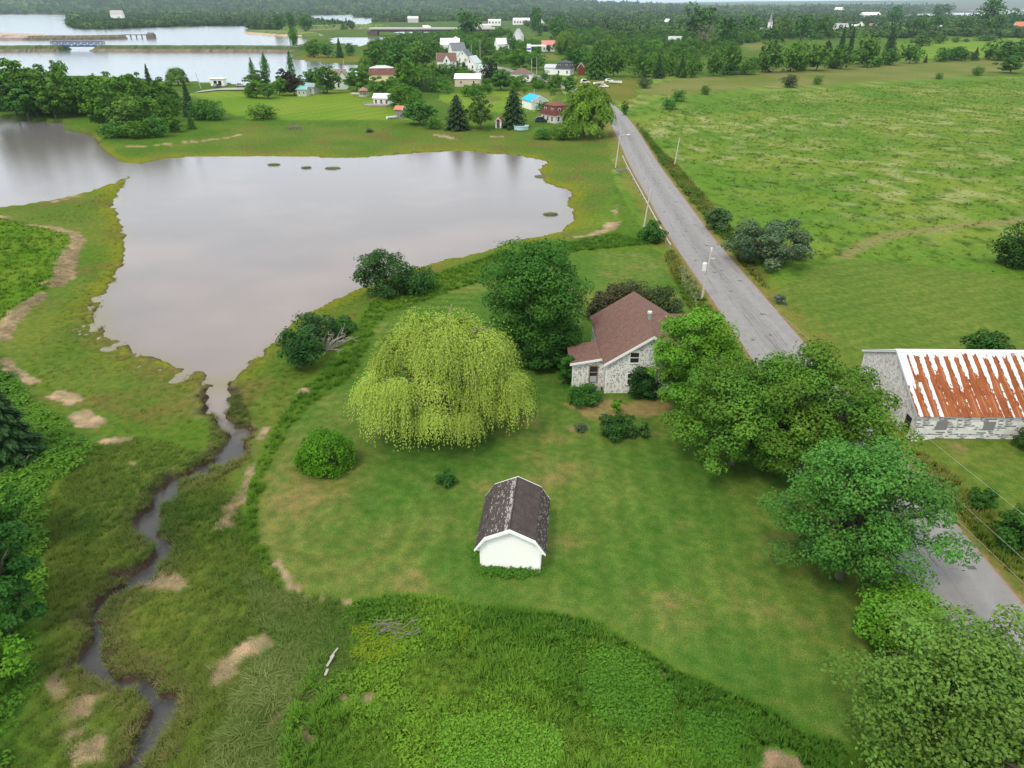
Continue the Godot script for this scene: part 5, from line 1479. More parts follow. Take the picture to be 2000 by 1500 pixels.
func mansard(called: String, label: String, at: Vector2, yaw: float, w: float, d: float, h: float, mh: float, wall: Vector3, skirt: Vector3, top: Vector3) -> Node3D:
	var t := thing(called, label, "house", Vector3(at.x, land(at.x, at.y), at.y), yaw)
	part("wall", slab(Vector3(w, h + 0.4, d), Vector3(0, h / 2 - 0.2, 0)), mat(wall.x, wall.y, wall.z, 0.85), t)
	var sk := part("mansard_skirt", hip(w, d, h, mh, 0.9), mat(skirt.x, skirt.y, skirt.z, 0.85), t)
	part("roof", hip(w - 1.7, d - 1.7, h + mh, 1.3, 4.0, 0.25), mat(top.x, top.y, top.z, 0.85), t)
	for side in 4:
		for i in [-1, 0, 1]:
			var span := w if side % 2 == 0 else d
			if i != 0 or side % 2 == 1: window(t, face(side, w, d, i * span * 0.3, h * 0.5), 1.0, 1.5, mat(0.75, 0.75, 0.73, 0.7))
			if i != 0: window(t, face(side, w - 0.6, d - 0.6, i * span * 0.24, h + mh * 0.48), 0.9, 1.5, mat(0.78, 0.78, 0.76, 0.7))
	return t


func car(label: String, at: Vector2, yaw: float, col: Vector3, l := 4.6, tall := 1.65, group := "cars parked in the village") -> Node3D:
	var t := thing("parked_car", label, "car", Vector3(at.x, land(at.x, at.y), at.y), yaw, group)
	var b := MB.new()
	var hw := 0.9
	var prof := [Vector2(-l / 2, 0.32), Vector2(l / 2, 0.32), Vector2(l / 2, 0.75), Vector2(l / 2 - 0.15, 0.92), Vector2(l * 0.22, 1.02), Vector2(l * 0.06, tall), Vector2(-l * 0.36, tall), Vector2(-l / 2 + 0.08, 1.0)]
	b.prism(prof, -hw, hw)
	part("body", b.mesh(), mat(col.x, col.y, col.z, 0.35), t)
	var g := MB.new()
	g.prism([Vector2(-l * 0.40, 1.04), Vector2(l * 0.17, 1.07), Vector2(l * 0.045, tall - 0.1), Vector2(-l * 0.34, tall - 0.1)], -hw - 0.01, hw + 0.01)
	part("side_window", g.mesh(), mat(0.02, 0.022, 0.026, 0.15), t)
	var ws := MB.new()
	ws.quad(Vector3(l * 0.215, 1.06, 0.78), Vector3(l * 0.215, 1.06, -0.78), Vector3(l * 0.075, tall - 0.07, -0.72), Vector3(l * 0.075, tall - 0.07, 0.72))
	part("windscreen", ws.mesh(), mat(0.02, 0.022, 0.026, 0.15), t)
	for q in [Vector2(-0.31, -1), Vector2(0.31, -1), Vector2(-0.31, 1), Vector2(0.31, 1)]:
		var wh := MB.new()
		wh.tube(Vector3(q.x * l, 0.33, q.y * (hw - 0.2)), Vector3(q.x * l, 0.33, q.y * (hw + 0.02)), 0.33, 0.33, 12)
		part("wheel", wh.mesh(), mat(0.02, 0.02, 0.02, 0.8), t)
	return t


func build_buildings() -> void:
	farmhouse()
	gambrel_shed()
	tin_barn()
	village()
	shore_works()
	poles_and_wires()
	roadside()


func farmhouse() -> void:
	var w := 9.7
	var d := 12.6
	var h := 3.85
	var rh := 3.1
	var t := thing("farmhouse", "old white shingled farmhouse with peeling paint and a brown roof, beside the willow", "house", Vector3(14.98, 0, -75.4), 0.015)
	var sh := tex_mat(shingles(Color(0.78, 0.79, 0.78), Color(0.27, 0.265, 0.26), 0.3), 0.25)
	var white := mat(0.74, 0.75, 0.74, 0.75)
	var rf := tex_mat(roof_tex(Color(0.155, 0.092, 0.078), 0.16, 31), 0.22)
	part("wall", gable_wall(w, d, h, rh), sh, t)
	part("roof", gable_roof(w, d, h, rh, 0.3), rf, t)
	rake_trims(t, "rake_board", w, d, h, rh, 0.3, white, Transform3D.IDENTITY)
	for s in [-1, 1]:
		part("corner_board", slab(Vector3(0.16, h + 0.3, 0.05), Vector3(s * (w / 2 - 0.08), h / 2 - 0.15, d / 2 + 0.03)), white, t)
	# cross gable to the right
	var cx := Transform3D(Basis(Vector3.UP, PI / 2), Vector3(2.5, 0, -0.9))
	part("wing_wall", gable_wall(6.0, 5.2, h - 0.02, 2.5), sh, t, cx)
	part("wing_roof", gable_roof(6.0, 5.2, h - 0.01, 2.5, 0.3), rf, t, cx)
	rake_trims(t, "wing_rake_board", 6.0, 5.2, h - 0.02, 2.5, 0.3, white, cx)
	# lean-to on the left
	var lean := MB.new()
	var lx0 := -8.35
	var lx1 := -w / 2
	lean.prism([Vector2(lx0, -0.3), Vector2(lx1, -0.3), Vector2(lx1, 3.62), Vector2(lx0, 3.02)], 0.6, 4.75)
	part("lean_to_wall", lean.mesh(), sh, t)
	var lr := MB.new()
	lr.prism([Vector2(lx0 - 0.3, 2.97), Vector2(lx1 - 0.005, 3.64), Vector2(lx1 - 0.005, 3.8), Vector2(lx0 - 0.3, 3.13)], 0.3, 5.0)
	part("lean_to_roof", lr.mesh(), rf, t)
	var lt := MB.new()
	lt.prism([Vector2(lx0 - 0.32, 2.82), Vector2(lx1 - 0.01, 3.49), Vector2(lx1 - 0.01, 3.76), Vector2(lx0 - 0.32, 3.09)], 5.003, 5.06)
	part("lean_to_rake_board", lt.mesh(), white, t)
	part("corner_board", slab(Vector3(0.14, 3.1, 0.05), Vector3(lx0 + 0.07, 1.5, 4.778)), white, t)
	var fr := mat(0.72, 0.72, 0.70, 0.7)
	window(t, face(0, w, d, -1.84, 4.42), 0.92, 1.2, fr, 1, 2)
	window(t, face(0, w, d, -1.95, 1.85), 0.92, 1.3, fr, 2, 2)
	window(t, face(0, w, d, 1.9, 1.85), 0.92, 1.3, fr, 2, 2)
	for z in [-3.4, 3.0]:
		window(t, face(3, w, d, z - 1.8, 1.8), 0.9, 1.3, fr, 2, 2)
		window(t, face(1, w, d, z * 1.4, 1.8), 0.9, 1.3, fr, 2, 2)
	# the tall porch window-door with boards
	var po := Transform3D(Basis.IDENTITY, Vector3(-5.98, 0.62, 4.76))
	door(t, po, 0.85, 2.05, mat(0.03, 0.03, 0.035, 0.3), mat(0.32, 0.23, 0.12, 0.8))
	part("door_screen", slab(Vector3(0.74, 0.75, 0.02), Vector3(-5.98, 1.1, 4.87)), mat(0.35, 0.38, 0.42, 0.5), t)
	part("door_rail", slab(Vector3(0.74, 0.06, 0.03), Vector3(-5.98, 1.95, 4.87)), mat(0.4, 0.3, 0.18, 0.8), t)
	part("door_step", slab(Vector3(1.6, 0.5, 0.9), Vector3(-5.98, 0.25, 5.22)), mat(0.3, 0.28, 0.26, 0.9), t)
	var fl := MB.new()
	fl.tube(Vector3(0.35, h + rh - 0.6, 1.75), Vector3(0.35, h + rh + 0.75, 1.75), 0.2, 0.2, 12)
	var flue := part("flue", fl.mesh(), mat(0.5, 0.52, 0.55, 0.35, 0.6), t)
	var fc := MB.new()
	fc.tube(Vector3(0.35, h + rh + 0.75, 1.75), Vector3(0.35, h + rh + 0.95, 1.75), 0.28, 0.24, 12)
	part("cap", fc.mesh(), mat(0.7, 0.71, 0.72, 0.4, 0.3), flue)


func gambrel_shed() -> void:
	var w := 4.6
	var d := 6.0
	var t := thing("garden_shed", "white shed with a dark gambrel roof standing alone on the lawn", "shed", Vector3(0.16, 0, -44.15), -0.1)
	var pts := [Vector2(-2.62, 2.0), Vector2(-1.86, 3.22), Vector2(0, 4.1), Vector2(1.86, 3.22), Vector2(2.62, 2.0)]
	var b := MB.new()
	b.prism([Vector2(-w / 2, -0.3), Vector2(w / 2, -0.3), Vector2(w / 2, 2.45), Vector2(1.8, 3.17), Vector2(0, 4.02), Vector2(-1.8, 3.17), Vector2(-w / 2, 2.45)], -d / 2, d / 2)
	part("wall", b.mesh(), mat(0.86, 0.87, 0.87, 0.7), t)
	for i in 13:                                    # clapboards on the front gable
		var y0 := i * 0.3 - 0.02
		var half := w / 2 if y0 < 2.3 else maxf(0.25, lerpf(2.3, 1.8, (y0 - 2.3) / 0.75) if y0 < 3.05 else 1.75 * (3.95 - y0) / 0.9)
		if y0 > 3.6: continue
		part("clapboard", slab(Vector3(half * 2 - 0.02, 0.285, 0.022), Vector3(0, y0 + 0.15, d / 2 + 0.012)), mat(0.86, 0.87, 0.87, 0.65), t)
	var names_of := ["lower_left", "upper_left", "upper_right", "lower_right"]
	for i in 4:
		var a: Vector2 = pts[i]
		var c: Vector2 = pts[i + 1]
		var o := Vector2(-(c - a).y, (c - a).x).normalized() * 0.09
		var r := MB.new()
		var zz := d / 2 + 0.32
		r.quad(Vector3(a.x, a.y, zz) + Vector3(o.x, o.y, 0), Vector3(c.x, c.y, zz) + Vector3(o.x, o.y, 0), Vector3(c.x, c.y, -zz) + Vector3(o.x, o.y, 0), Vector3(a.x, a.y, -zz) + Vector3(o.x, o.y, 0))
		if r.n[0].y < 0:
			r = MB.new()
			r.quad(Vector3(a.x, a.y, -zz) + Vector3(o.x, o.y, 0), Vector3(c.x, c.y, -zz) + Vector3(o.x, o.y, 0), Vector3(c.x, c.y, zz) + Vector3(o.x, o.y, 0), Vector3(a.x, a.y, zz) + Vector3(o.x, o.y, 0))
		r.prism([a, c, c + o * 0.98, a + o * 0.98] if o.y > 0 else [a, c, c + o, a + o], -zz, zz)
		for k in 4: r.t[k] = Vector2((zz + r.v[k].z) / 4.2 + i * 0.37, Vector2(r.v[k].x - a.x, r.v[k].y - a.y).length() / 4.2)
		part("roof_slope", r.mesh(), tex_mat(roof_tex(Color(0.062, 0.052, 0.05), 0.25, 50 + i, [0.02, 0.10, -0.2, 0.14][i], Color(0.30, 0.29, 0.29), 108.0 if i == 1 else -1.0), 1.0), t)
	for z: float in [d / 2 + 0.325, -d / 2 - 0.375]:
		var tr := MB.new()
		tr.prism([Vector2(-2.66, 1.9), Vector2(-1.84, 3.02), Vector2(0, 3.9), Vector2(1.84, 3.02), Vector2(2.66, 1.9), Vector2(2.69, 2.06), Vector2(1.9, 3.3), Vector2(0, 4.2), Vector2(-1.9, 3.3), Vector2(-2.69, 2.06)], z, z + 0.05)
		part("rake_board", tr.mesh(), mat(0.84, 0.85, 0.85, 0.65), t)
	for s in [-1, 1]: part("soffit", slab(Vector3(0.32, 0.05, d + 0.6), Vector3(s * 2.46, 2.02, 0)), mat(0.8, 0.81, 0.81, 0.7), t)
	for s in [-1, 1]: part("corner_board", slab(Vector3(0.12, 2.4, 0.035), Vector3(s * (w / 2 - 0.06), 1.2, d / 2 + 0.04)), mat(0.84, 0.85, 0.85, 0.65), t)


func rust_texture() -> ImageTexture:              # the whole roof slope: u along the barn, v from ridge to eave
	var img := Image.create(1024, 512, false, Image.FORMAT_RGB8)
	var n := FastNoiseLite.new()
	n.seed = 61
	n.frequency = 0.02
	n.fractal_octaves = 4
	var r := RandomNumberGenerator.new()
	r.seed = 62
	var sheets := 14
	var ends := []
	var starts := []
	var lower := []
	for i in sheets:
		ends.append(r.randf_range(0.34, 0.68))
		starts.append(r.randf_range(0.05, 0.13))
		lower.append(1.0 if i < 3 else r.randf_range(0.0, 0.42))
	for x in 1024:
		var sx := x / 1024.0 * sheets
		var i := mini(int(sx), sheets - 1)
		var s := sx - i
		for y in 512:
			var v := y / 512.0
			var jag := n.get_noise_2d(x * 2.2, y * 1.2) * 0.11
			var slow := n.get_noise_2d(x * 0.6 + 200, y * 0.25) * 0.5
			var white := false
			if v < float(starts[i]) + jag * 0.5: white = true
			elif i == 0 and v < 0.55 + jag and s < 0.85: white = true
			elif absf(s - 0.32 + jag * 0.6) < 0.25 + jag - 0.12 * smoothstep(0.3, float(ends[i]), v) and v < float(ends[i]) + jag: white = true
			elif v >= 0.5 and absf(s - 0.3 - (v - 0.5) * 0.2 + jag) < 0.2 * float(lower[i]) + jag * 0.8 - 0.02: white = true
			var c := Color(0.19, 0.055, 0.02).lerp(Color(0.31, 0.105, 0.038), clampf(0.35 + slow + jag * 3.0, 0, 1))
			if absf(fposmod(s * 3.0, 1.0) - 0.5) > 0.42: c = c * 0.8
			if s > 0.93 and v > 0.25 and jag + slow * 0.3 > 0.0: c = c.lerp(Color(0.45, 0.3, 0.2), 0.45)
			if white: c = Color(0.62, 0.65, 0.68) * (0.9 + jag * 1.5)
			img.set_pixel(x, y, Color(c.r, c.g, c.b).linear_to_srgb())
	return ImageTexture.create_from_image(img)


func tin_barn() -> void:
	var l := 13.4
	var d := 13.0
	var fe := 2.75
	var rg := 6.55
	var be := 3.6
	var t := thing("barn", "weathered white shingled barn with a rust-striped metal roof, across the road from the lawn", "barn", Vector3(39.75, 0, -59.9), -0.02)
	# local frame: x along the barn, z = 0 the front wall, z = -d the back wall
	var pent := [Vector2(0, -0.4), Vector2(0, fe), Vector2(-d / 2, rg), Vector2(-d, be), Vector2(-d, -0.4)]
	var g := MB.new()
	var fan := [[0, 1, 2], [0, 2, 3], [0, 3, 4]]
	for k in fan:
		for e: float in [0.0]:
			var p := []
			for q: int in k: p.append(Vector3(e, pent[q].y, pent[q].x))
			if e == 0.0: g.tri(p[0], p[1], p[2])
			else: g.tri(p[0], p[2], p[1])
			for q in 3:
				var vv := g.v[g.v.size() - 3 + q]
				g.t[g.t.size() - 3 + q] = Vector2(vv.z, vv.y)
	var wall_l := tex_mat(shingles(Color(0.66, 0.66, 0.65), Color(0.34, 0.32, 0.30), 0.40, false, 5), 0.25)
	for q in g.n.size():
		if (g.v[q].x < 0.1) == (g.n[q].x > 0): g.n[q] = -g.n[q]
	part("gable_wall", g.mesh(), wall_l, t)
	var fm := MB.new()
	fm.quad(Vector3(0, -0.4, 0), Vector3(l, -0.4, 0), Vector3(l, fe, 0), Vector3(0, fe, 0))
	part("front_wall", fm.mesh(), tex_mat(shingles(Color(0.70, 0.71, 0.71), Color(0.16, 0.165, 0.17), 0.45, true, 9), 0.25), t)
	var bm := MB.new()
	bm.quad(Vector3(l, -0.4, -d), Vector3(0, -0.4, -d), Vector3(0, be, -d), Vector3(l, be, -d))
	part("back_wall", bm.mesh(), wall_l, t)
	var rust := rust_texture()
	var rm := tex_mat(rust, 1.0, 0.55)
	var sheets := 14
	var slope := Vector3(0, fe - rg, d / 2).normalized()
	var up := Vector3(0, slope.z, -slope.y)
	var len := Vector2(rg - fe, d / 2).length() + 0.35
	for i in sheets:                                # each roofing sheet with its two raised seams
		var x0 := -0.25 + (l + 0.5) * i / sheets
		var x1 := -0.25 + (l + 0.5) * (i + 1) / sheets
		var s := MB.new()
		var prof := [[0.0, 0.06], [0.05, 0.06], [0.09, 0.015], [0.33, 0.015], [0.36, 0.04], [0.39, 0.015], [0.62, 0.015], [0.65, 0.04], [0.68, 0.015], [0.95, 0.015], [1.0, 0.06]]
		var lift: float = [0.0, 0.012, 0.004, 0.016][i % 4]
		for k in prof.size() - 1:
			var a: Vector3 = Vector3(lerpf(x0, x1, prof[k][0]), rg + 0.06, -d / 2) + up * (prof[k][1] + lift)
			var b: Vector3 = Vector3(lerpf(x0, x1, prof[k + 1][0]), rg + 0.06, -d / 2) + up * (prof[k + 1][1] + lift)
			s.quad(a + slope * len, b + slope * len, b, a)
			var q := s.t.size() - 4
			var u0 := (i + float(prof[k][0])) / sheets
			var u1 := (i + float(prof[k + 1][0])) / sheets
			s.t[q] = Vector2(u0, 0.999); s.t[q + 1] = Vector2(u1, 0.999); s.t[q + 2] = Vector2(u1, 0.001); s.t[q + 3] = Vector2(u0, 0.001)
		part("roof_sheet", s.mesh(), rm, t)
	var bs := MB.new()
	var y2 := rg + 0.05
	bs.quad(Vector3(l + 0.25, be - 0.1, -d - 0.3), Vector3(-0.25, be - 0.1, -d - 0.3), Vector3(-0.25, y2, -d / 2), Vector3(l + 0.25, y2, -d / 2))
	part("back_roof", bs.mesh(), mat(0.6, 0.62, 0.64, 0.55), t)
	var cap := MB.new()
	cap.prism([Vector2(-d / 2 - 0.3, rg - 0.02), Vector2(-d / 2, rg + 0.08), Vector2(-d / 2 + 0.3, rg - 0.06), Vector2(-d / 2 + 0.3, rg + 0.0), Vector2(-d / 2, rg + 0.15), Vector2(-d / 2 - 0.3, rg + 0.04)], -0.28, l + 0.28)
	part("ridge_cap", cap.mesh(), mat(0.68, 0.71, 0.74, 0.5), t, Transform3D(Basis(Vector3(0, 0, 1), Vector3(0, 1, 0), Vector3(1, 0, 0)), Vector3.ZERO))
	var rk := MB.new()
	for e: Array in [[Vector2(0.3, fe - 0.2), Vector2(-d / 2, rg)], [Vector2(-d / 2, rg), Vector2(-d - 0.3, be - 0.2)]]:
		var a: Vector2 = e[0]
		var c: Vector2 = e[1]
		rk.quad(Vector3(-0.2, a.y - 0.2, a.x), Vector3(-0.2, a.y + 0.05, a.x), Vector3(-0.2, c.y + 0.05, c.x), Vector3(-0.2, c.y - 0.2, c.x))
	for q in rk.n.size(): rk.n[q] = Vector3(-1, 0, 0)
	part("rake_board", rk.mesh(), mat(0.6, 0.62, 0.62, 0.7), t)
	part("door_opening", slab(Vector3(0.06, 1.75, 1.0), Vector3(-0.02, 0.87, -1.35)), mat(0.012, 0.012, 0.012, 0.9), t)
	part("window_opening", slab(Vector3(0.06, 0.8, 0.8), Vector3(-0.02, 1.75, -4.3)), mat(0.015, 0.015, 0.015, 0.9), t)
	for x: float in [2.55, 7.15]:
		part("boarded_window", slab(Vector3(1.1, 0.95, 0.05), Vector3(x, 1.5, 0.03)), mat(0.19, 0.19, 0.195, 0.85), t)


func village() -> void:
	var wh := Vector3(0.74, 0.75, 0.74)
	mansard("red_house", "small house with a dark red mansard roof beside the great willow", Vector2(16.50, -278.15), 0.62, 8.2, 8.2, 2.8, 3.0, Vector3(0.55, 0.52, 0.5), Vector3(0.115, 0.035, 0.03), Vector3(0.15, 0.055, 0.048))
	cottage("blue_roofed_house", "white house with a bright blue metal roof behind the dark pine", Vector2(9.42, -316.74), 0.4, 7.2, 9.5, 3.4, 1.9, false, wh, Vector3(0.02, 0.36, 0.62), [[0, 1, 1.8, 1.0, 1.2]])
	var play := cottage("playhouse", "tiny white playhouse with red trim beside the dark pine", Vector2(-4.50, -263.18), -0.25, 2.1, 2.3, 2.4, 1.1, false, wh, Vector3(0.35, 0.09, 0.08), [])
	window(play, face(0, 2.1, 2.3, 0, 2.35), 0.7, 0.8, mat(0.3, 0.05, 0.04, 0.7))
	door(play, face(0, 2.1, 2.3, 0, 0.1), 0.8, 1.6, mat(0.08, 0.06, 0.07, 0.6), mat(0.3, 0.05, 0.04, 0.7))
	var pl := thing("swimming_pool", "round pale blue above-ground pool on the lawn by the playhouse", "pool", Vector3(Vector2(3.19, -258.52).x, land(Vector2(3.19, -258.52).x, Vector2(3.19, -258.52).y), Vector2(3.19, -258.52).y))
	var pw := MB.new()
	pw.lathe([Vector2(2.5, 0), Vector2(2.5, 1.2), Vector2(2.38, 1.2), Vector2(2.38, 0.6)], 28)
	part("wall", pw.mesh(), mat(0.36, 0.52, 0.56, 0.5), pl)
	var pr := MB.new()
	pr.lathe([Vector2(2.6, 1.2), Vector2(2.6, 1.27), Vector2(2.34, 1.27)], 28)
	part("rim", pr.mesh(), mat(0.6, 0.68, 0.7, 0.4), pl)
	var pwa := MB.new()
	for i in 28: pwa.tri(Vector3(0, 0.98, 0), Vector3(2.38 * cos(TAU * (i + 1) / 28), 0.98, 2.38 * sin(TAU * (i + 1) / 28)), Vector3(2.38 * cos(TAU * i / 28), 0.98, 2.38 * sin(TAU * i / 28)))
	part("pool_water", pwa.mesh(), mat(0.3, 0.5, 0.54, 0.1), pl)
	var hh := thing("hip_roofed_house", "white house with a low brown hip roof by the village street", "house", Vector3(Vector2(5.52, -437.3).x, 0, Vector2(5.52, -437.3).y), -0.12)
	part("wall", slab(Vector3(12.0, 4.4, 9.0), Vector3(0, 1.8, 0)), mat(0.7, 0.69, 0.66, 0.85), hh)
	part("roof", hip(12.0, 9.0, 4.0, 2.6, 4.4), mat(0.145, 0.095, 0.08, 0.85), hh)
	for i in 3: window(hh, face(0, 12.0, 9.0, -4.0 + 4.0 * i, 2.1), 1.2, 1.4, mat(0.75, 0.75, 0.73, 0.7))
	cottage("garage", "long beige garage with a white metal roof left of the dark spreading tree", Vector2(-23.15, -408.4), -0.08, 13.4, 8.0, 4.0, 1.9, true, Vector3(0.5, 0.43, 0.34), Vector3(0.82, 0.84, 0.86), [[0, 2, 2.2, 0.8, 1.5]])
	cottage("white_hall", "large white-roofed hall with a round turret, tallest of the white cluster", Vector2(-53.77, -684.9), 0.0, 16.0, 12.0, 8.0, 4.5, true, wh, Vector3(0.75, 0.77, 0.78), [[0, 4, 4.0, 1.1, 2.0]])
	var tur := thing("turret", "round white dome on the roof of the white hall", "turret", Vector3(Vector2(-48.84, -684.9).x, 11.0, Vector2(-48.84, -684.9).y - 1.0))
	var tm := MB.new()
	tm.lathe([Vector2(2.2, -1.5), Vector2(2.2, 1.0), Vector2(1.9, 1.9), Vector2(1.2, 2.6), Vector2(0.02, 3.0)], 16)
	part("dome", tm.mesh(), mat(0.76, 0.77, 0.78, 0.6), tur)
	cottage("grey_roofed_house", "tall house with a slate grey roof before the white hall", Vector2(-43.42, -618.5), 0.35, 11.0, 12.0, 7.0, 5.0, true, wh, Vector3(0.13, 0.145, 0.165), [[0, 3, 3.6, 1.0, 1.6]])
	var bg := cottage("brown_roofed_house", "white house with a brown roof and a steep front gable, left of the white cluster", Vector2(-43.36, -517.2), 0.05, 12.5, 8.0, 5.6, 4.4, true, wh, Vector3(0.15, 0.085, 0.07), [[0, 4, 1.8, 1.0, 1.5]])
	part("front_gable_wall", gable_wall(5.4, 3.0, 5.0, 4.4), mat(0.74, 0.75, 0.74, 0.85), bg, Transform3D(Basis.IDENTITY, Vector3(0, 0, 3.6)))
	part("front_gable_roof", gable_roof(5.4, 3.0, 5.0, 4.4), mat(0.15, 0.085, 0.07, 0.85), bg, Transform3D(Basis.IDENTITY, Vector3(0, 0, 3.6)))
	window(bg, Transform3D(Basis.IDENTITY, Vector3(0, 5.6, 5.1)), 1.0, 1.6, mat(0.75, 0.75, 0.73, 0.7))
	cottage("gabled_house", "white house with a blue grey roof and a small dark attic window", Vector2(-33.18, -553.6), -0.3, 8.0, 11.0, 6.2, 4.0, false, wh, Vector3(0.1, 0.125, 0.15), [[0, 1, 8.0, 0.7, 1.2], [0, 2, 4.2, 0.9, 1.6], [0, 2, 1.6, 0.9, 1.6]])
	var ge := cottage("gabled_house", "tall narrow white house with a pale roof, lowest of the white cluster", Vector2(-24.04, -477.7), -0.3, 7.0, 11.0, 7.0, 3.6, false, wh, Vector3(0.42, 0.5, 0.5), [[0, 1, 7.8, 0.8, 1.4], [0, 2, 4.8, 0.9, 1.6], [0, 3, 1.8, 0.9, 1.5]])
	part("side_wing", gable_wall(6.0, 7.0, 3.8, 2.0), mat(0.74, 0.75, 0.74, 0.85), ge, Transform3D(Basis(Vector3.UP, PI / 2), Vector3(6.4, 0, 0.6)))
	part("side_wing_roof", gable_roof(6.0, 7.0, 3.8, 2.0), mat(0.42, 0.5, 0.5, 0.8), ge, Transform3D(Basis(Vector3.UP, PI / 2), Vector3(6.45, 0, 0.6)))
	var gh := mansard("gambrel_house", "white house with a dark grey mansard roof by the pale street bend", Vector2(32.59, -477.7), -0.35, 9.0, 9.0, 3.6, 3.4, wh, Vector3(0.06, 0.065, 0.08), Vector3(0.065, 0.07, 0.085))
	part("wing", gable_wall(6.0, 8.0, 4.0, 1.6), mat(0.74, 0.75, 0.74, 0.85), gh, Transform3D(Basis(Vector3.UP, PI / 2), Vector3(-8.2, 0, 0)))
	part("wing_roof", gable_roof(6.0, 8.0, 4.0, 1.6), mat(0.4, 0.43, 0.47, 0.8), gh, Transform3D(Basis(Vector3.UP, PI / 2), Vector3(-8.2, 0, 0)))
	cottage("red_shed", "narrow barn-red shed in front of the dark belt pines", Vector2(42.71, -477.7), -0.2, 3.6, 5.0, 4.6, 2.2, false, Vector3(0.17, 0.035, 0.03), Vector3(0.12, 0.04, 0.035), [])
	# filling station
	var st := thing("filling_station_canopy", "flat white canopy of the filling station next to the red-roofed store", "canopy", Vector3(Vector2(22.91, -715.6).x, 0, Vector2(22.91, -715.6).y))
	part("canopy", slab(Vector3(16.0, 1.0, 9.0), Vector3(0, 5.4, 0)), mat(0.78, 0.79, 0.8, 0.5), st)
	for q in [Vector2(-6, 2.5), Vector2(6, 2.5), Vector2(-6, -2.5), Vector2(6, -2.5)]:
		part("post", slab(Vector3(0.5, 5.0, 0.5), Vector3(q.x, 2.4, q.y)), mat(0.7, 0.7, 0.72, 0.6), st)
	var sgn := thing("pylon_sign", "white pylon price sign at the filling station", "sign", Vector3(Vector2(14.79, -684.9).x, 0, Vector2(14.79, -684.9).y))
	part("panel", slab(Vector3(3.8, 6.6, 0.5), Vector3(0, 5.0, 0)), mat(0.8, 0.8, 0.82, 0.4), sgn)
	part("blue_band", slab(Vector3(3.4, 1.5, 0.04), Vector3(0, 4.2, 0.28)), mat(0.05, 0.08, 0.4, 0.4), sgn)
	for s in [-1, 1]: part("post", slab(Vector3(0.3, 2.2, 0.3), Vector3(s * 1.3, 0.8, 0)), mat(0.5, 0.5, 0.52, 0.6), sgn)
	cottage("red_roofed_store", "white store with a pinkish red roof beside the filling station canopy", Vector2(35.36, -731.9), 0.0, 15.0, 9.0, 5.6, 3.4, true, wh, Vector3(0.5, 0.18, 0.17), [[0, 4, 2.4, 1.6, 1.6]])
	cottage("teal_cottage", "small shed with a teal roof at the top of the shore lawn", Vector2(-98.71, -362.40), -0.2, 4.6, 4.6, 3.0, 1.3, true, Vector3(0.4, 0.45, 0.36), Vector3(0.17, 0.38, 0.40), [[0, 2, 1.6, 0.8, 1.0]])
	cottage("grey_cottage", "long low shed with a blue grey roof behind the teal-roofed one", Vector2(-98.07, -373.52), -0.5, 8.0, 4.6, 3.2, 1.4, true, Vector3(0.5, 0.53, 0.52), Vector3(0.24, 0.33, 0.38), [[0, 2, 1.7, 1.0, 1.3]])
	var gg := cottage("pale_gabled_house", "two-storey house with a brown roof and pale green gables beyond the shore lawn", Vector2(-88.70, -395.25), 0.1, 7.6, 9.0, 5.0, 4.0, true, Vector3(0.62, 0.66, 0.6), Vector3(0.20, 0.155, 0.125), [[0, 3, 1.8, 1.0, 1.8]])
	part("front_gable_wall", gable_wall(3.4, 2.4, 6.2, 2.4), mat(0.55, 0.64, 0.58, 0.85), gg, Transform3D(Basis.IDENTITY, Vector3(2.2, 0, 3.6)))
	part("front_gable_roof", gable_roof(3.4, 2.4, 6.2, 2.4), mat(0.20, 0.155, 0.125, 0.85), gg, Transform3D(Basis.IDENTITY, Vector3(2.2, 0, 3.6)))
	mansard("yellow_house", "wide house with a red roof skirt, grey roof top and pale yellow walls", Vector2(-73.56, -437.3), 0.15, 14.5, 9.0, 3.6, 3.2, Vector3(0.66, 0.55, 0.36), Vector3(0.18, 0.07, 0.06), Vector3(0.42, 0.44, 0.46))
	var cb := cottage("cabin", "white cabin with a white metal roof and a grey deck at the lawn's right side", Vector2(-55.39, -327.10), -0.15, 7.0, 5.4, 3.0, 1.4, true, Vector3(0.6, 0.6, 0.58), Vector3(0.8, 0.83, 0.85), [[0, 3, 1.5, 0.9, 1.5]])
	part("deck", slab(Vector3(10.0, 0.5, 4.4), Vector3(-1.4, 0.35, 4.7)), mat(0.26, 0.245, 0.23, 0.9), cb)
	for i in 8: part("rail_post", slab(Vector3(0.12, 1.0, 0.12), Vector3(-6.2 + i * 1.35, 1.1, 6.8)), mat(0.3, 0.29, 0.27, 0.9), cb)
	part("rail", slab(Vector3(9.8, 0.1, 0.12), Vector3(-1.4, 1.6, 6.8)), mat(0.3, 0.29, 0.27, 0.9), cb)
	var gz := thing("gazebo", "grey gazebo with a brown peaked roof in front of the big round tree", "gazebo", Vector3(Vector2(-69.87, -360.25).x, 0, Vector2(-69.87, -360.25).y))
	var gr := MB.new()
	gr.lathe([Vector2(2.7, 2.6), Vector2(0.05, 4.2)], 8)
	part("roof", gr.mesh(), mat(0.26, 0.15, 0.12, 0.85), gz)
	for i in 8: part("post", slab(Vector3(0.15, 2.6, 0.15), Vector3(2.3 * cos(TAU * i / 8), 1.3, 2.3 * sin(TAU * i / 8))), mat(0.42, 0.39, 0.36, 0.85), gz)
	var gf := MB.new()
	gf.lathe([Vector2(2.5, 0), Vector2(2.5, 0.9), Vector2(2.35, 0.9)], 8)
	part("parapet", gf.mesh(), mat(0.4, 0.37, 0.34, 0.85), gz)
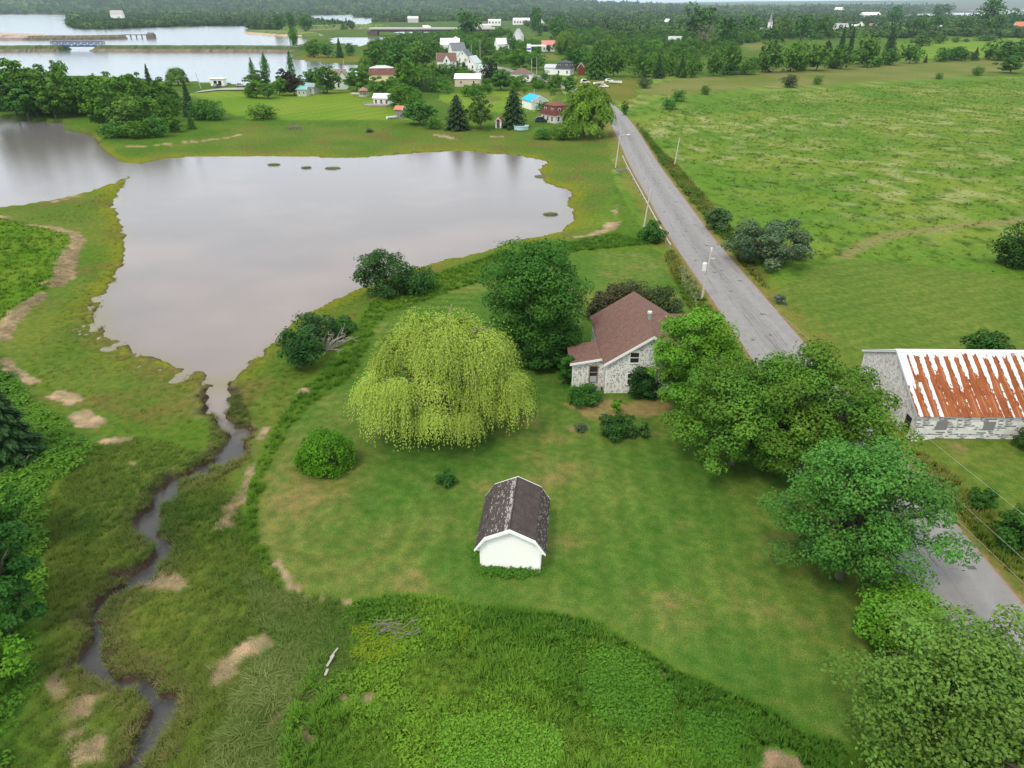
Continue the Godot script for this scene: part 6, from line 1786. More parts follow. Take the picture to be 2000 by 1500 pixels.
	cottage("red_roofed_shed", "small grey board shed with an orange red roof near the pond's far shore", Vector2(-42.65, -287.65), -0.35, 2.8, 2.8, 3.2, 1.0, true, Vector3(0.2, 0.19, 0.185), Vector3(0.5, 0.17, 0.10), [])
	boat("upturned white boat lying beside the small red-roofed shed", Vector2(-45.36, -284.87), 0.5, 4.2)
	boat("white boat on the grass below the gazebo", Vector2(-74.82, -364.57), -0.4, 4.4)
	# roadside stand by the bay
	var fs := thing("food_stand", "white roadside stand with two dark openings by the bay", "stand", Vector3(Vector2(-156.77, -411.1).x, 0, Vector2(-156.77, -411.1).y))
	part("wall", slab(Vector3(7.0, 3.4, 4.5), Vector3(0, 1.7, 0)), mat(0.74, 0.75, 0.72, 0.8), fs)
	part("roof", slab(Vector3(7.8, 0.3, 5.3), Vector3(0, 3.56, 0)), mat(0.75, 0.77, 0.62, 0.7), fs)
	for s in [-1.0, 1.4]: part("opening", slab(Vector3(1.7, 2.3, 0.1), Vector3(s, 1.4, 2.24)), mat(0.02, 0.025, 0.02, 0.6), fs)
	car("dark grey car parked in front of the white roadside stand", Vector2(-154.43, -401.7), 1.4, Vector3(0.16, 0.16, 0.2))
	car("silver car on the bay road right of the roadside stand", Vector2(-143.16, -405.7), 0.0, Vector3(0.4, 0.42, 0.5))
	car("dark suv parked against the red mansard house", Vector2(10.95, -276.85), 0.05, Vector3(0.03, 0.035, 0.06), 5.0, 1.85)
	car("dark car driving on the village street past the white cluster", Vector2(-9.31, -677.7), 0.6, Vector3(0.03, 0.035, 0.05))
	car("white car nearest the hedge bush in the boat yard", Vector2(55.61, -440.4), 0.3, Vector3(0.7, 0.72, 0.74))
	car("white car left in the grass above the great willow", Vector2(49.02, -408.4), -0.5, Vector3(0.72, 0.72, 0.72))
	car("white van parked between the red shed and the grass", Vector2(41.02, -431.2), 0.2, Vector3(0.7, 0.7, 0.7), 5.2, 2.2)
	car("red car under the dark belt pines", Vector2(50.66, -460.0), 0.1, Vector3(0.24, 0.04, 0.03))
	boat("long white boat on a trailer at the edge of the pasture", Vector2(57.85, -428.2), -0.6, 7.5)
	boat("white boat with a raised bow left of the long trailer boat", Vector2(48.12, -425.3), 0.3, 6.0)
	# right half
	var ch := thing("church", "white church with a tall grey spire rising above the trees", "church", Vector3(Vector2(363.14, -1146.1).x, 0, Vector2(363.14, -1146.1).y), 0.35)
	part("wall", gable_wall(9.0, 16.0, 5.0, 4.0), mat(0.74, 0.75, 0.75, 0.8), ch)
	part("roof", gable_roof(9.0, 16.0, 5.0, 4.0), mat(0.26, 0.28, 0.3, 0.8), ch)
	var tw := part("tower", slab(Vector3(4.6, 17.0, 4.6), Vector3(3.0, 8.3, 9.0)), mat(0.76, 0.77, 0.77, 0.8), ch)
	for s in [-1, 1]: part("louvre", slab(Vector3(0.8, 2.0, 0.1), Vector3(3.0 + s * 1.0, 14.0, 11.32)), mat(0.1, 0.1, 0.11, 0.8), tw)
	var sp := MB.new()
	sp.lathe([Vector2(3.3, 16.8), Vector2(1.9, 20.0), Vector2(0.9, 27.0), Vector2(0.04, 34.5)], 8, Vector3(3.0, 0, 9.0))
	part("spire", sp.mesh(), mat(0.2, 0.215, 0.235, 0.7), ch)
	cottage("grey_roofed_house", "white house with a broad pale grey roof, left of the twin black spruces", Vector2(491.2, -1187.7), 0.3, 22.0, 14.0, 6.0, 8.0, true, wh, Vector3(0.33, 0.35, 0.36), [[0, 4, 3.0, 1.6, 1.8]])
	cottage("brown_roofed_house", "white house with a brown roof above the twin spruces", Vector2(583.6, -1332.4), -0.4, 15.0, 14.0, 7.0, 7.0, false, wh, Vector3(0.16, 0.08, 0.075), [[0, 2, 6.0, 1.5, 2.0]])
	cottage("white_house", "white low house touching the left side of the brown-roofed one above the spruces", Vector2(562.9, -1305.9), 0.1, 12.0, 9.0, 5.0, 5.0, true, wh, Vector3(0.62, 0.63, 0.64), [[0, 2, 2.6, 1.4, 1.6]])
	cottage("brown_roofed_house", "house with a flat pinkish brown roof, right of the spruces and the white pair", Vector2(602.5, -1332.4), 0.2, 17.0, 12.0, 6.0, 5.0, false, Vector3(0.62, 0.58, 0.5), Vector3(0.2, 0.13, 0.115), [[0, 2, 3.0, 1.4, 1.6]])
	cottage("orange_roofed_house", "house with a bright orange roof at the right edge", Vector2(819.8, -1280.5), 0.2, 26.0, 14.0, 6.0, 8.5, true, Vector3(0.7, 0.68, 0.62), Vector3(0.52, 0.17, 0.08), [[0, 3, 3.0, 1.6, 1.8]])
	cottage("brick_house", "brick coloured building with a grey roof left of the orange-roofed house", Vector2(1039.4, -1669.7), 0.1, 24.0, 12.0, 7.0, 5.0, true, Vector3(0.34, 0.13, 0.1), Vector3(0.2, 0.21, 0.24), [[0, 4, 3.4, 1.5, 2.0]])
	cottage("long_house", "long low house with a pale grey roof in front of the grey leafless tree", Vector2(186.53, -894.3), 0.0, 19.0, 8.0, 4.0, 3.0, true, wh, Vector3(0.38, 0.4, 0.43), [[0, 5, 2.0, 1.2, 1.4]])
	cottage("white_cottage", "tiny white gabled cottage at the far edge of the upper meadow", Vector2(677.1, -1256.0), -0.2, 6.0, 8.0, 5.0, 5.0, false, wh, Vector3(0.55, 0.56, 0.58), [[0, 1, 2.6, 1.2, 1.6]])
	cottage("white_cottage", "white cottage peeping out right of the bright wide tree by the meadow", Vector2(827.3, -1418.5), 0.3, 10.0, 8.0, 5.0, 4.0, true, wh, Vector3(0.4, 0.42, 0.45), [[0, 2, 2.6, 1.2, 1.6]])
	cottage("white_house", "white two-storey house among trees left of the huge dark crown", Vector2(309.89, -1589.4), 0.4, 10.0, 12.0, 9.0, 5.0, false, wh, Vector3(0.7, 0.71, 0.72), [[0, 2, 6.5, 1.4, 2.0]])
	cottage("white_house", "white wall glimpsed through the trees left of the steepled church", Vector2(343.13, -1146.1), 0.2, 9.0, 9.0, 7.0, 5.0, false, wh, Vector3(0.5, 0.52, 0.54), [[0, 1, 3.0, 1.4, 1.8]])
	cottage("low_white_house", "low white house with two porch gables on the village street", Vector2(-8.40, -757.8), 0.4, 15.0, 9.0, 5.0, 5.0, true, wh, Vector3(0.6, 0.62, 0.62), [[0, 3, 2.4, 1.3, 1.6]])
	cottage("gabled_house", "pale house with a pointed grey gable beyond the low white house", Vector2(6.79, -870.3), -0.3, 10.0, 10.0, 8.0, 7.0, false, Vector3(0.6, 0.62, 0.64), Vector3(0.36, 0.39, 0.41), [[0, 2, 4.0, 1.3, 1.8]])
	cottage("far_house", "white house with a dark pointed roof near the town's far buildings", Vector2(53.46, -1482.4), 0.1, 16.0, 14.0, 6.0, 10.0, false, Vector3(0.66, 0.68, 0.7), Vector3(0.3, 0.33, 0.35), [[0, 1, 5.0, 2.0, 2.4]])
	cottage("far_hall", "flat white building, leftmost of the far industrial sheds", Vector2(-36.51, -1669.7), 0.0, 26.0, 16.0, 10.0, 2.0, true, wh, Vector3(0.72, 0.74, 0.76), [[0, 4, 6.0, 3.0, 3.0]])
	cottage("far_hall", "long white industrial shed beyond the village street", Vector2(20.34, -1758.4), 0.1, 36.0, 18.0, 9.0, 4.0, true, wh, Vector3(0.74, 0.77, 0.8), [[0, 6, 5.0, 3.0, 3.0]])
	cottage("far_hall", "low pale industrial shed just right of the highway bridge", Vector2(-49.23, -1388.6), 0.0, 26.0, 14.0, 7.0, 2.0, true, Vector3(0.6, 0.6, 0.6), Vector3(0.55, 0.57, 0.6), [])
	cottage("far_hall", "white roofed far building above the brown-roofed pair on the right", Vector2(1151.5, -2576.2), 0.2, 60.0, 26.0, 10.0, 8.0, true, wh, Vector3(0.75, 0.76, 0.78), [])
	cottage("far_hall", "small white far building in the forest above the grey-roofed house", Vector2(1604.0, -3942.8), 0.0, 40.0, 24.0, 18.0, 10.0, true, wh, Vector3(0.75, 0.76, 0.78), [])
	cottage("far_house", "white house in the trees of the far wooded peninsula", Vector2(-1030.2, -2090.9), 0.1, 30.0, 16.0, 18.0, 8.0, true, wh, Vector3(0.36, 0.33, 0.33), [])
	cottage("far_house", "grey house on the slope beyond the highway bridge", Vector2(-243.70, -1967.1), 0.1, 26.0, 14.0, 9.0, 5.0, true, Vector3(0.5, 0.5, 0.47), Vector3(0.5, 0.5, 0.5), [])


func boat(label: String, at: Vector2, yaw: float, l: float) -> void:
	var t := thing("boat", label, "boat", Vector3(at.x, land(at.x, at.y) + 0.25, at.y), yaw, "boats drawn up on the grass")
	var b := MB.new()
	var ns := 8
	for i in ns:
		var f0 := float(i) / ns
		var f1 := float(i + 1) / ns
		for s: float in [-1.0, 1.0]:
			var ring := func_ring(l, f0, s)
			var ring2 := func_ring(l, f1, s)
			for k in 2:
				if s > 0: b.quad(ring[k], ring2[k], ring2[k + 1], ring[k + 1])
				else: b.quad(ring2[k], ring[k], ring[k + 1], ring2[k + 1])
	part("hull", b.mesh(), mat(0.72, 0.73, 0.74, 0.4), t)
	part("deck", slab(Vector3(l * 0.55, 0.06, l * 0.2), Vector3(-l * 0.1, l * 0.15, 0)), mat(0.6, 0.62, 0.64, 0.5), t)


func func_ring(l: float, f: float, s: float) -> Array:
	var wd := l * 0.17 * sqrt(maxf(0.0, 1.0 - pow(f, 3.0)))
	var x := -l / 2 + l * f
	return [Vector3(x, 0.12 * f * f * l * 0.4 - 0.25, 0), Vector3(x, 0.06 * l * 0.7, s * wd * 0.8), Vector3(x, (0.16 + 0.06 * f * f) * l * 0.9, s * wd)]


func bank(called: String, pts: PackedVector2Array, half: PackedFloat32Array, top: float, rock: Color, grass: Color, stones: bool) -> void:
	var b := MB.new()
	var prof := [[-1.0, -2.6], [-0.62, 0.35], [-0.5, 1.0], [0.0, 1.12], [0.5, 1.0], [0.72, 0.3], [1.0, -2.6]]
	var n := 70
	var rows := []
	for i in n + 1:
		var f := float(i) / n * (pts.size() - 1)
		var k := mini(int(f), pts.size() - 2)
		var p := pts[k].lerp(pts[k + 1], f - k)
		var hw := lerpf(half[k], half[k + 1], f - k)
		var d := (pts[k + 1] - pts[k]).normalized()
		var o := Vector2(-d.y, d.x)
		var row := []
		for q: Array in prof:
			var j := noise_b.get_noise_2d(p.x * 0.7, q[0] * 30.0)
			var pp := p + o * hw * (float(q[0]) + j * 0.14)
			var lift := clampf(minf(i, n - i) / 2.0, 0.0, 1.0)
			row.append(Vector3(pp.x, lerpf(-2.6, float(q[1]) * top * (1.0 + j * 0.2), lift) if q[1] > 0 else float(q[1]), pp.y))
		rows.append(row)
	for i in n:
		for k in prof.size() - 1:
			var a: Vector3 = rows[i][k]
			var bb: Vector3 = rows[i + 1][k]
			var c: Vector3 = rows[i + 1][k + 1]
			var d: Vector3 = rows[i][k + 1]
			var j := noise_b.get_noise_2d(a.x * 1.5, k * 40.0)
			b.col = (grass if k > 0 and k < 5 else rock) * (1.0 + j * 0.5)
			if (stones and k == 1) or (k == 0 and j > 0.05): b.col = Color(0.34, 0.29, 0.22) * (1.0 + j)
			b.col.a = 1.0
			b.quad(a, bb, c, d)
			if b.n[b.n.size() - 1].y < 0:
				var m := b.ix.size()
				for q in 4: b.n[b.n.size() - 1 - q] = -b.n[b.n.size() - 1 - q]
				for q in [m - 6, m - 3]:
					var s := b.ix[q + 1]
					b.ix[q + 1] = b.ix[q + 2]
					b.ix[q + 2] = s
	setting(called, b.mesh(), mat(1, 1, 1, 0.95))


func shore_works() -> void:
	var grass := Color(0.05, 0.085, 0.025)
	bank("causeway", PackedVector2Array([Vector2(-690.2, -755.0), Vector2(-548.4, -763.7), Vector2(-471.2, -768.1), Vector2(-437.6, -772.6)]), PackedFloat32Array([22, 22, 22, 20]), 3.0, Color(0.14, 0.105, 0.075), grass, false)
	bank("causeway", PackedVector2Array([Vector2(-410.4, -772.6), Vector2(-350.93, -768.1), Vector2(-290.77, -768.1), Vector2(-239.29, -763.7), Vector2(-197.19, -755.0)]), PackedFloat32Array([20, 22, 22, 22, 24]), 3.0, Color(0.15, 0.11, 0.08), grass, true)
	bank("rocky_spit", PackedVector2Array([Vector2(-622.2, -1021.0), Vector2(-582.5, -1021.0), Vector2(-546.9, -1028.8), Vector2(-511.7, -1053.0)]), PackedFloat32Array([18, 15, 12, 10]), 3.2, Color(0.1, 0.08, 0.07), Color(0.12, 0.12, 0.07), false)
	bank("gravel_spit", PackedVector2Array([Vector2(-886.9, -1087.0), Vector2(-746.2, -1087.0), Vector2(-668.6, -1053.0), Vector2(-631.7, -1036.7), Vector2(-599.1, -1021.0)]), PackedFloat32Array([110, 100, 70, 34, 12]), 3.6, Color(0.19, 0.16, 0.14), Color(0.36, 0.28, 0.24), false)
	bank("embankment", PackedVector2Array([Vector2(-378.15, -1332.4), Vector2(-329.10, -1418.5), Vector2(-280.20, -1449.8), Vector2(-221.23, -1418.5)]), PackedFloat32Array([30, 34, 34, 22]), 6.5, Color(0.17, 0.13, 0.1), Color(0.09, 0.15, 0.03), false)
	bank("stony_point", PackedVector2Array([Vector2(-418.7, -1271.3), Vector2(-364.21, -1225.2), Vector2(-311.90, -1162.0), Vector2(-277.52, -1104.8)]), PackedFloat32Array([16, 40, 40, 20]), 3.0, Color(0.36, 0.28, 0.19), Color(0.10, 0.14, 0.035), true)
	# blue truss footbridge over the gap of the causeway
	var a := Vector2(-451.7, -772.6)
	var c := Vector2(-400.3, -772.6)
	var l := a.distance_to(c)
	var t := thing("footbridge", "blue steel truss footbridge over the gap in the causeway", "bridge", Vector3((a.x + c.x) / 2, 1.9, (a.y + c.y) / 2), -atan2(c.y - a.y, c.x - a.x))
	var blue := mat(0.035, 0.07, 0.17, 0.6)
	part("deck", slab(Vector3(l, 0.5, 3.4), Vector3(0, 0.2, 0)), mat(0.12, 0.15, 0.22, 0.8), t)
	for s in [-1.7, 1.7]:
		part("top_chord", slab(Vector3(l, 0.7, 0.5), Vector3(0, 4.4, s)), blue, t)
		part("bottom_chord", slab(Vector3(l, 0.7, 0.5), Vector3(0, 0.7, s)), blue, t)
		for i in 17:
			var x := -l / 2 + l * i / 16.0
			part("truss_post", slab(Vector3(0.5, 3.2, 0.4), Vector3(x * 0.992, 2.6, s)), mat(0.06, 0.11, 0.22, 0.6), t)
			if i < 16:
				var br := MB.new()
				br.tube(Vector3(x, 0.8 if i % 2 else 3.8, s), Vector3(x + l / 16.0, 3.8 if i % 2 else 0.8, s), 0.22, 0.22, 5)
				part("truss_brace", br.mesh(), mat(0.07, 0.12, 0.24, 0.6), t)
	for e in [-1, 1]: part("abutment", slab(Vector3(4.0, 4.4, 5.0), Vector3(e * l * 0.49, -2.2, 0)), mat(0.16, 0.13, 0.11, 0.9), t)
	# pier out to an old crib
	var p0 := Vector2(-522.6, -1061.3)
	var p1 := Vector2(-485.4, -1061.3)
	var pt := thing("pier", "long thin wooden pier running out from the gravel spit", "pier", Vector3(p0.x, 0, p0.y), -atan2(p1.y - p0.y, p1.x - p0.x))
	var pl := p0.distance_to(p1)
	part("deck", slab(Vector3(pl, 0.8, 2.6), Vector3(pl / 2, 2.9, 0)), mat(0.07, 0.065, 0.06, 0.9), pt)
	for i in 5: part("pile", slab(Vector3(0.6, 5.5, 2.0), Vector3(pl * (i + 0.5) / 5, 0.1, 0)), mat(0.09, 0.08, 0.07, 0.9), pt)
	var cr := thing("crib", "grey square crib of timber at the end of the pier", "crib", Vector3(p1.x + 1.0, -1.6, p1.y))
	part("timber_wall", slab(Vector3(9.0, 5.6, 9.0), Vector3(0, 2.6, 0)), mat(0.16, 0.125, 0.115, 0.95), cr)
	for i in 5: part("timber", slab(Vector3(9.4, 0.7, 9.4), Vector3(0, 0.8 + i * 1.1, 0)), mat(0.2, 0.16, 0.15, 0.95), cr)
	part("railing", slab(Vector3(6.5, 1.8, 6.5), Vector3(0.4, 6.4, 0)), mat(0.22, 0.2, 0.2, 0.9), cr)
	# highway bridge
	var hz := -1120.0
	var hb := thing("highway_bridge", "concrete highway bridge with dark girders beyond the village", "bridge", Vector3(-112, 0, hz))
	part("deck", slab(Vector3(176, 1.2, 14), Vector3(0, 8.6, 0)), mat(0.5, 0.49, 0.47, 0.85), hb)
	for s in [-6.0, 6.0]: part("girder", slab(Vector3(174, 3.0, 1.0), Vector3(0, 6.4, s)), mat(0.055, 0.04, 0.05, 0.8), hb)
	for s in [-6.9, 6.9]: part("parapet", slab(Vector3(176, 1.1, 0.4), Vector3(0, 9.75, s)), mat(0.55, 0.54, 0.52, 0.85), hb)
	for x: float in [-24.0, 30.0]: part("pier", slab(Vector3(4, 10, 10), Vector3(x, 1.0, 0)), mat(0.3, 0.27, 0.26, 0.9), hb)
	part("abutment", slab(Vector3(14, 8, 16), Vector3(-84, 1.6, 0)), mat(0.1, 0.085, 0.075, 0.9), hb)
	part("abutment", slab(Vector3(14, 8, 16), Vector3(86, 1.6, 0)), mat(0.1, 0.085, 0.075, 0.9), hb)
	var tk := thing("white_truck", "white truck crossing the highway bridge", "truck", Vector3(-120, 9.2, hz))
	part("cargo_box", slab(Vector3(9, 3.4, 2.6), Vector3(-1.4, 2.2, 0)), mat(0.76, 0.77, 0.78, 0.5), tk)
	part("cab", slab(Vector3(2.4, 2.5, 2.4), Vector3(4.6, 1.7, 0)), mat(0.7, 0.71, 0.72, 0.5), tk)
	for x: float in [-4.0, 4.2]: part("wheel", slab(Vector3(1.0, 0.9, 2.5), Vector3(x, 0.45, 0)), mat(0.03, 0.03, 0.03, 0.9), tk)
	# the shore road of the bay
	var rd := MB.new()
	var q := PackedVector2Array([Vector2(-154.77, -375.82), Vector2(-147.76, -387.74), Vector2(-130.40, -390.21), Vector2(-114.06, -387.74)])
	for i in q.size() - 1:
		rd.quad(Vector3(q[i].x, 0.42, q[i].y + 3.5), Vector3(q[i + 1].x, 0.42, q[i + 1].y + 3.5), Vector3(q[i + 1].x, 0.42, q[i + 1].y - 7.0), Vector3(q[i].x, 0.42, q[i].y - 7.0))
	setting("bay_road", rd.mesh(), mat(0.27, 0.265, 0.27, 0.9))
	var br := thing("brush_pile", "grey heap of cut brush at the edge of the shore lawn", "brush pile", Vector3(Vector2(-77.54, -265.57).x, land(Vector2(-77.54, -265.57).x, Vector2(-77.54, -265.57).y), Vector2(-77.54, -265.57).y))
	var bm := MB.new()
	for i in 160:
		var d := rdir()
		d.y = absf(d.y)
		var c0 := Vector3(d.x * 2.6, d.y * 0.9, d.z * 2.0)
		bm.tube(c0, c0 + rdir() * 0.9, 0.06, 0.03, 4)
	part("twig", bm.mesh(), mat(0.2, 0.175, 0.15, 0.95), br)


func utility_pole(label: String, at: Vector2, h: float, lean := Vector2.ZERO) -> Node3D:
	var t := thing("utility_pole", label, "utility pole", Vector3(at.x, land(at.x, at.y), at.y), 0.0, "utility poles along the road")
	var b := MB.new()
	b.tube(Vector3(0, -0.5, 0), Vector3(lean.x, h, lean.y), 0.17, 0.12, 9)
	part("pole", b.mesh(), mat(0.42, 0.40, 0.38, 0.9), t)
	return t


func poles_and_wires() -> void:
	var grey := mat(0.5, 0.5, 0.5, 0.7)
	var p1 := utility_pole("grey utility pole with a transformer can, behind the farmhouse by the road", Vector2(27.7, -97.6), 7.4, Vector2(0.5, 0))
	var can := MB.new()
	can.tube(Vector3(-0.25, 4.6, 0.25), Vector3(-0.25, 5.7, 0.25), 0.3, 0.3, 12)
	part("transformer", can.mesh(), mat(0.62, 0.64, 0.65, 0.5), p1)
	part("bracket", slab(Vector3(0.9, 0.12, 0.12), Vector3(0.75, 6.3, 0)), grey, p1)
	var ins := MB.new()
	ins.tube(Vector3(0.5, 7.4, 0), Vector3(0.5, 7.85, 0), 0.08, 0.14, 8)
	part("insulator", ins.mesh(), mat(0.65, 0.66, 0.67, 0.4), p1)
	var p2 := utility_pole("leaning grey utility pole at the guard rail above the pond", Vector2(25.55, -136.22), 7.2, Vector2(0.7, 0))
	part("insulator", slab(Vector3(0.14, 0.35, 0.14), Vector3(0.7, 7.35, 0)), grey, p2)
	var p3 := utility_pole("utility pole carrying a street lamp arm by the road culvert", Vector2(27.69, -195.50), 9.6, Vector2(0.8, 0))
	var arm := MB.new()
	arm.limb([Vector3(0.68, 8.0, 0), Vector3(1.6, 8.5, 0), Vector3(2.6, 8.5, 0)], 0.06, 0.05, 6)
	part("lamp_arm", arm.mesh(), grey, p3)
	part("lamp_head", slab(Vector3(0.8, 0.2, 0.35), Vector3(2.9, 8.48, 0)), mat(0.7, 0.71, 0.72, 0.5), p3)
	utility_pole("thin utility pole standing in the field right of the road", Vector2(43.73, -196.89), 7.2, Vector2(0.7, 0))
	for q in [["utility pole by the tall gabled house at the street corner", 938, 117, 82], ["utility pole left of the street corner pole, with a lamp", 932, 122, 100], ["utility pole behind the hip-roofed house's left end", 953, 104, 82], ["utility pole in the yard right of the hip-roofed house", 1048, 152, 115], ["shorter utility pole against the hip-roofed house", 1038, 140, 119], ["utility pole on the verge before the white cluster", 921, 116, 90], ["dark leaning pole at the bay road left of the roadside stand", 390, 172, 143], ["white utility pole beside the pale green gabled house", 675, 160, 123], ["dark utility pole in front of the blue-roofed house", 1043, 218, 179]]:
		var pos := Vector2.ZERO
		var k: int = q[1]
		match k:
			938: utility_pole(q[0], Vector2(-24.25, -595.3), 15.0)
			932: utility_pole(q[0], Vector2(-25.66, -573.7), 9.0)
			953: utility_pole(q[0], Vector2(-21.06, -684.9), 11.0)
			1048: utility_pole(q[0], Vector2(14.34, -450.0), 11.5)
			1038: utility_pole(q[0], Vector2(12.39, -492.8), 8.5)
			921: utility_pole(q[0], Vector2(-32.06, -618.5), 11.0)
			390: utility_pole(q[0], Vector2(-160.25, -395.25), 8.0, Vector2(-1.6, 0))
			675: utility_pole(q[0], Vector2(-93.23, -431.2), 11.5)
			1043: utility_pole(q[0], Vector2(8.90, -305.40), 8.5)
	# wires from the transformer pole toward the next pole, out of the frame
	var tops := [[Vector3(28.2, 7.5, -97.6), Vector3(37.2, 8.2, -20.0)], [Vector3(28.1, 6.4, -97.4), Vector3(34.6, 7.0, -20.0)], [Vector3(27.9, 5.6, -97.4), Vector3(33.6, 6.3, -20.0)]]
	var say := ["highest of the overhead wires above the road past the bluish maple", "middle one of the overhead wires past the bluish maple", "lowest of the overhead wires past the bluish maple"]
	for i in 3:
		var m := MB.new()
		var a: Vector3 = tops[i][0]
		var c: Vector3 = tops[i][1]
		for k in 24:
			var f0 := k / 24.0
			var f1 := (k + 1) / 24.0
			m.tube(a.lerp(c, f0) - Vector3(0, 4.0 * 1.1 * f0 * (1 - f0), 0), a.lerp(c, f1) - Vector3(0, 4.0 * 1.1 * f1 * (1 - f1), 0), 0.010, 0.010, 5, false)
		var w := single("overhead_wire", say[i], "wire", m.mesh(), mat(0.36, 0.365, 0.37, 0.5), Vector3.ZERO, "overhead wires along the road")


func roadside() -> void:
	# guard rail on the pond side of the road
	var t := thing("guard_rail", "pale steel guard rail along the pond side of the road", "guard rail", Vector3.ZERO)
	var m := MB.new()
	var prev := Vector3.ZERO
	for i in 22:
		var z := -122.0 - i * 4.0
		var x := road_x(z) - 5.2
		var p := Vector3(x, 0.72, z)
		part("post", slab(Vector3(0.16, 0.95, 0.16), Vector3(x - 0.12, 0.35, z)), mat(0.3, 0.27, 0.24, 0.9), t)
		if i > 0:
			m.quad(prev + Vector3(0, -0.16, 0), p + Vector3(0, -0.16, 0), p + Vector3(0.0, 0.16, 0), prev + Vector3(0, 0.16, 0))
			m.quad(prev + Vector3(-0.05, 0.16, 0), p + Vector3(-0.05, 0.16, 0), p + Vector3(-0.05, -0.16, 0), prev + Vector3(-0.05, -0.16, 0))
			m.quad(prev + Vector3(0, 0.16, 0), p + Vector3(0, 0.16, 0), p + Vector3(-0.05, 0.16, 0), prev + Vector3(-0.05, 0.16, 0))
		prev = p
	part("rail", m.mesh(), mat(0.55, 0.57, 0.55, 0.5), t)
	# culvert under the road
	var c := thing("culvert", "dark mouth of a road culvert below the street lamp pole", "culvert", Vector3(Vector2(27.14, -190.14).x, -0.6, Vector2(27.14, -190.14).y))
	var cm := MB.new()
	cm.tube(Vector3(0, 0, 0), Vector3(3.0, 0.15, 0), 0.75, 0.75, 14)
	part("pipe", cm.mesh(), mat(0.1, 0.1, 0.1, 0.8), c)
	part("headwall", slab(Vector3(0.4, 1.6, 4.0), Vector3(3.0, 0.2, 0)), mat(0.22, 0.2, 0.19, 0.9), c)
	var mu := MB.new()
	# driftwood and boards at the bottom of the meadow
	for q in [["white weathered board lying in the rank grass below the lawn edge", Vector2(-11.86, -32.50), 1.25, 0.9, 0.14], ["grey driftwood plank beside the white weathered board", Vector2(-11.76, -33.12), 1.1, 0.8, 0.1], ["short pale plank near the driftwood in the meadow", Vector2(-11.91, -31.58), 1.4, 0.45, 0.16], ["thin bleached stick in the undergrowth at the left edge", Vector2(-45.77, -55.90), 1.75, 1.2, 0.07]]:
		var pp: Vector2 = q[1]
		var b := slab(Vector3(q[3], 0.06, q[4]), Vector3.ZERO)
		var o := single("driftwood_plank", q[0], "plank", b, mat(0.3, 0.285, 0.265, 0.9), Vector3(pp.x, land(pp.x, pp.y) + 0.5, pp.y), "planks in the rank grass")
		o.rotation = Vector3(0, q[2], 0.12)
	var bh := thing("brush_heap", "tangle of grey dead stems in the meadow below the lawn edge", "brush pile", Vector3(Vector2(-7.95, -35.08).x, land(Vector2(-7.95, -35.08).x, Vector2(-7.95, -35.08).y) + 0.2, Vector2(-7.95, -35.08).y))
	for i in 60:
		var c0 := Vector3(rnd(-1.4, 1.4), rnd(0.1, 0.6), rnd(-0.8, 0.8))
		mu.tube(c0, c0 + Vector3(rnd(-0.9, 0.9), rnd(-0.15, 0.25), rnd(-0.6, 0.6)), 0.03, 0.015, 4)
	part("stem", mu.mesh(), mat(0.17, 0.16, 0.145, 0.95), bh)
	# small islets of sod in the pond
	for q in [["left one of three sods of grass rising from the far side of the pond", Vector2(-66.18, -203.10), 1.0], ["middle one of three small sods far out in the pond", Vector2(-56.13, -198.88), 0.8], ["right one of three sods far out in the pond, with a dark edge", Vector2(-48.72, -198.19), 1.2], ["sod islet by the right shore of the pond", Vector2(8.48, -187.73), 1.5], ["tiny sod right of the larger sod islet", Vector2(10.97, -189.61), 0.8], ["small grass patch in the water near the right shore", Vector2(8.14, -149.99), 0.9]]:
		var pp: Vector2 = q[1]
		var s: float = q[2]
		var o := thing("sod_islet", q[0], "sod", Vector3(pp.x, TIDE, pp.y), 0.0, "sods standing in the pond")
		var b := MB.new()
		b.lathe([Vector2(1.5 * s, -0.4), Vector2(1.35 * s, 0.1), Vector2(0.9 * s, 0.28), Vector2(0.02, 0.34)], 11)
		part("mud", b.mesh(), mat(0.09, 0.085, 0.035, 0.95), o, Transform3D(Basis.from_scale(Vector3(1.3, 1, 0.9)), Vector3.ZERO))
		var lb := LB.new()
		for i in 110:
			var a := rnd(0, TAU)
			var r := sqrt(rng.randf()) * 1.4 * s
			lb.leaf(Vector3(cos(a) * r * 1.3, 0.35 - r * 0.06, sin(a) * r * 0.9), Vector3(rnd(-0.3, 0.3), 1, rnd(-0.3, 0.3)).normalized(), rdir(), 0.4, 0.2, Color(0.9, 1, 0.8) * rnd(0.7, 1.0))
		part("grass", lb.mesh(), leaf_mat(0.10, 0.14, 0.025), o)


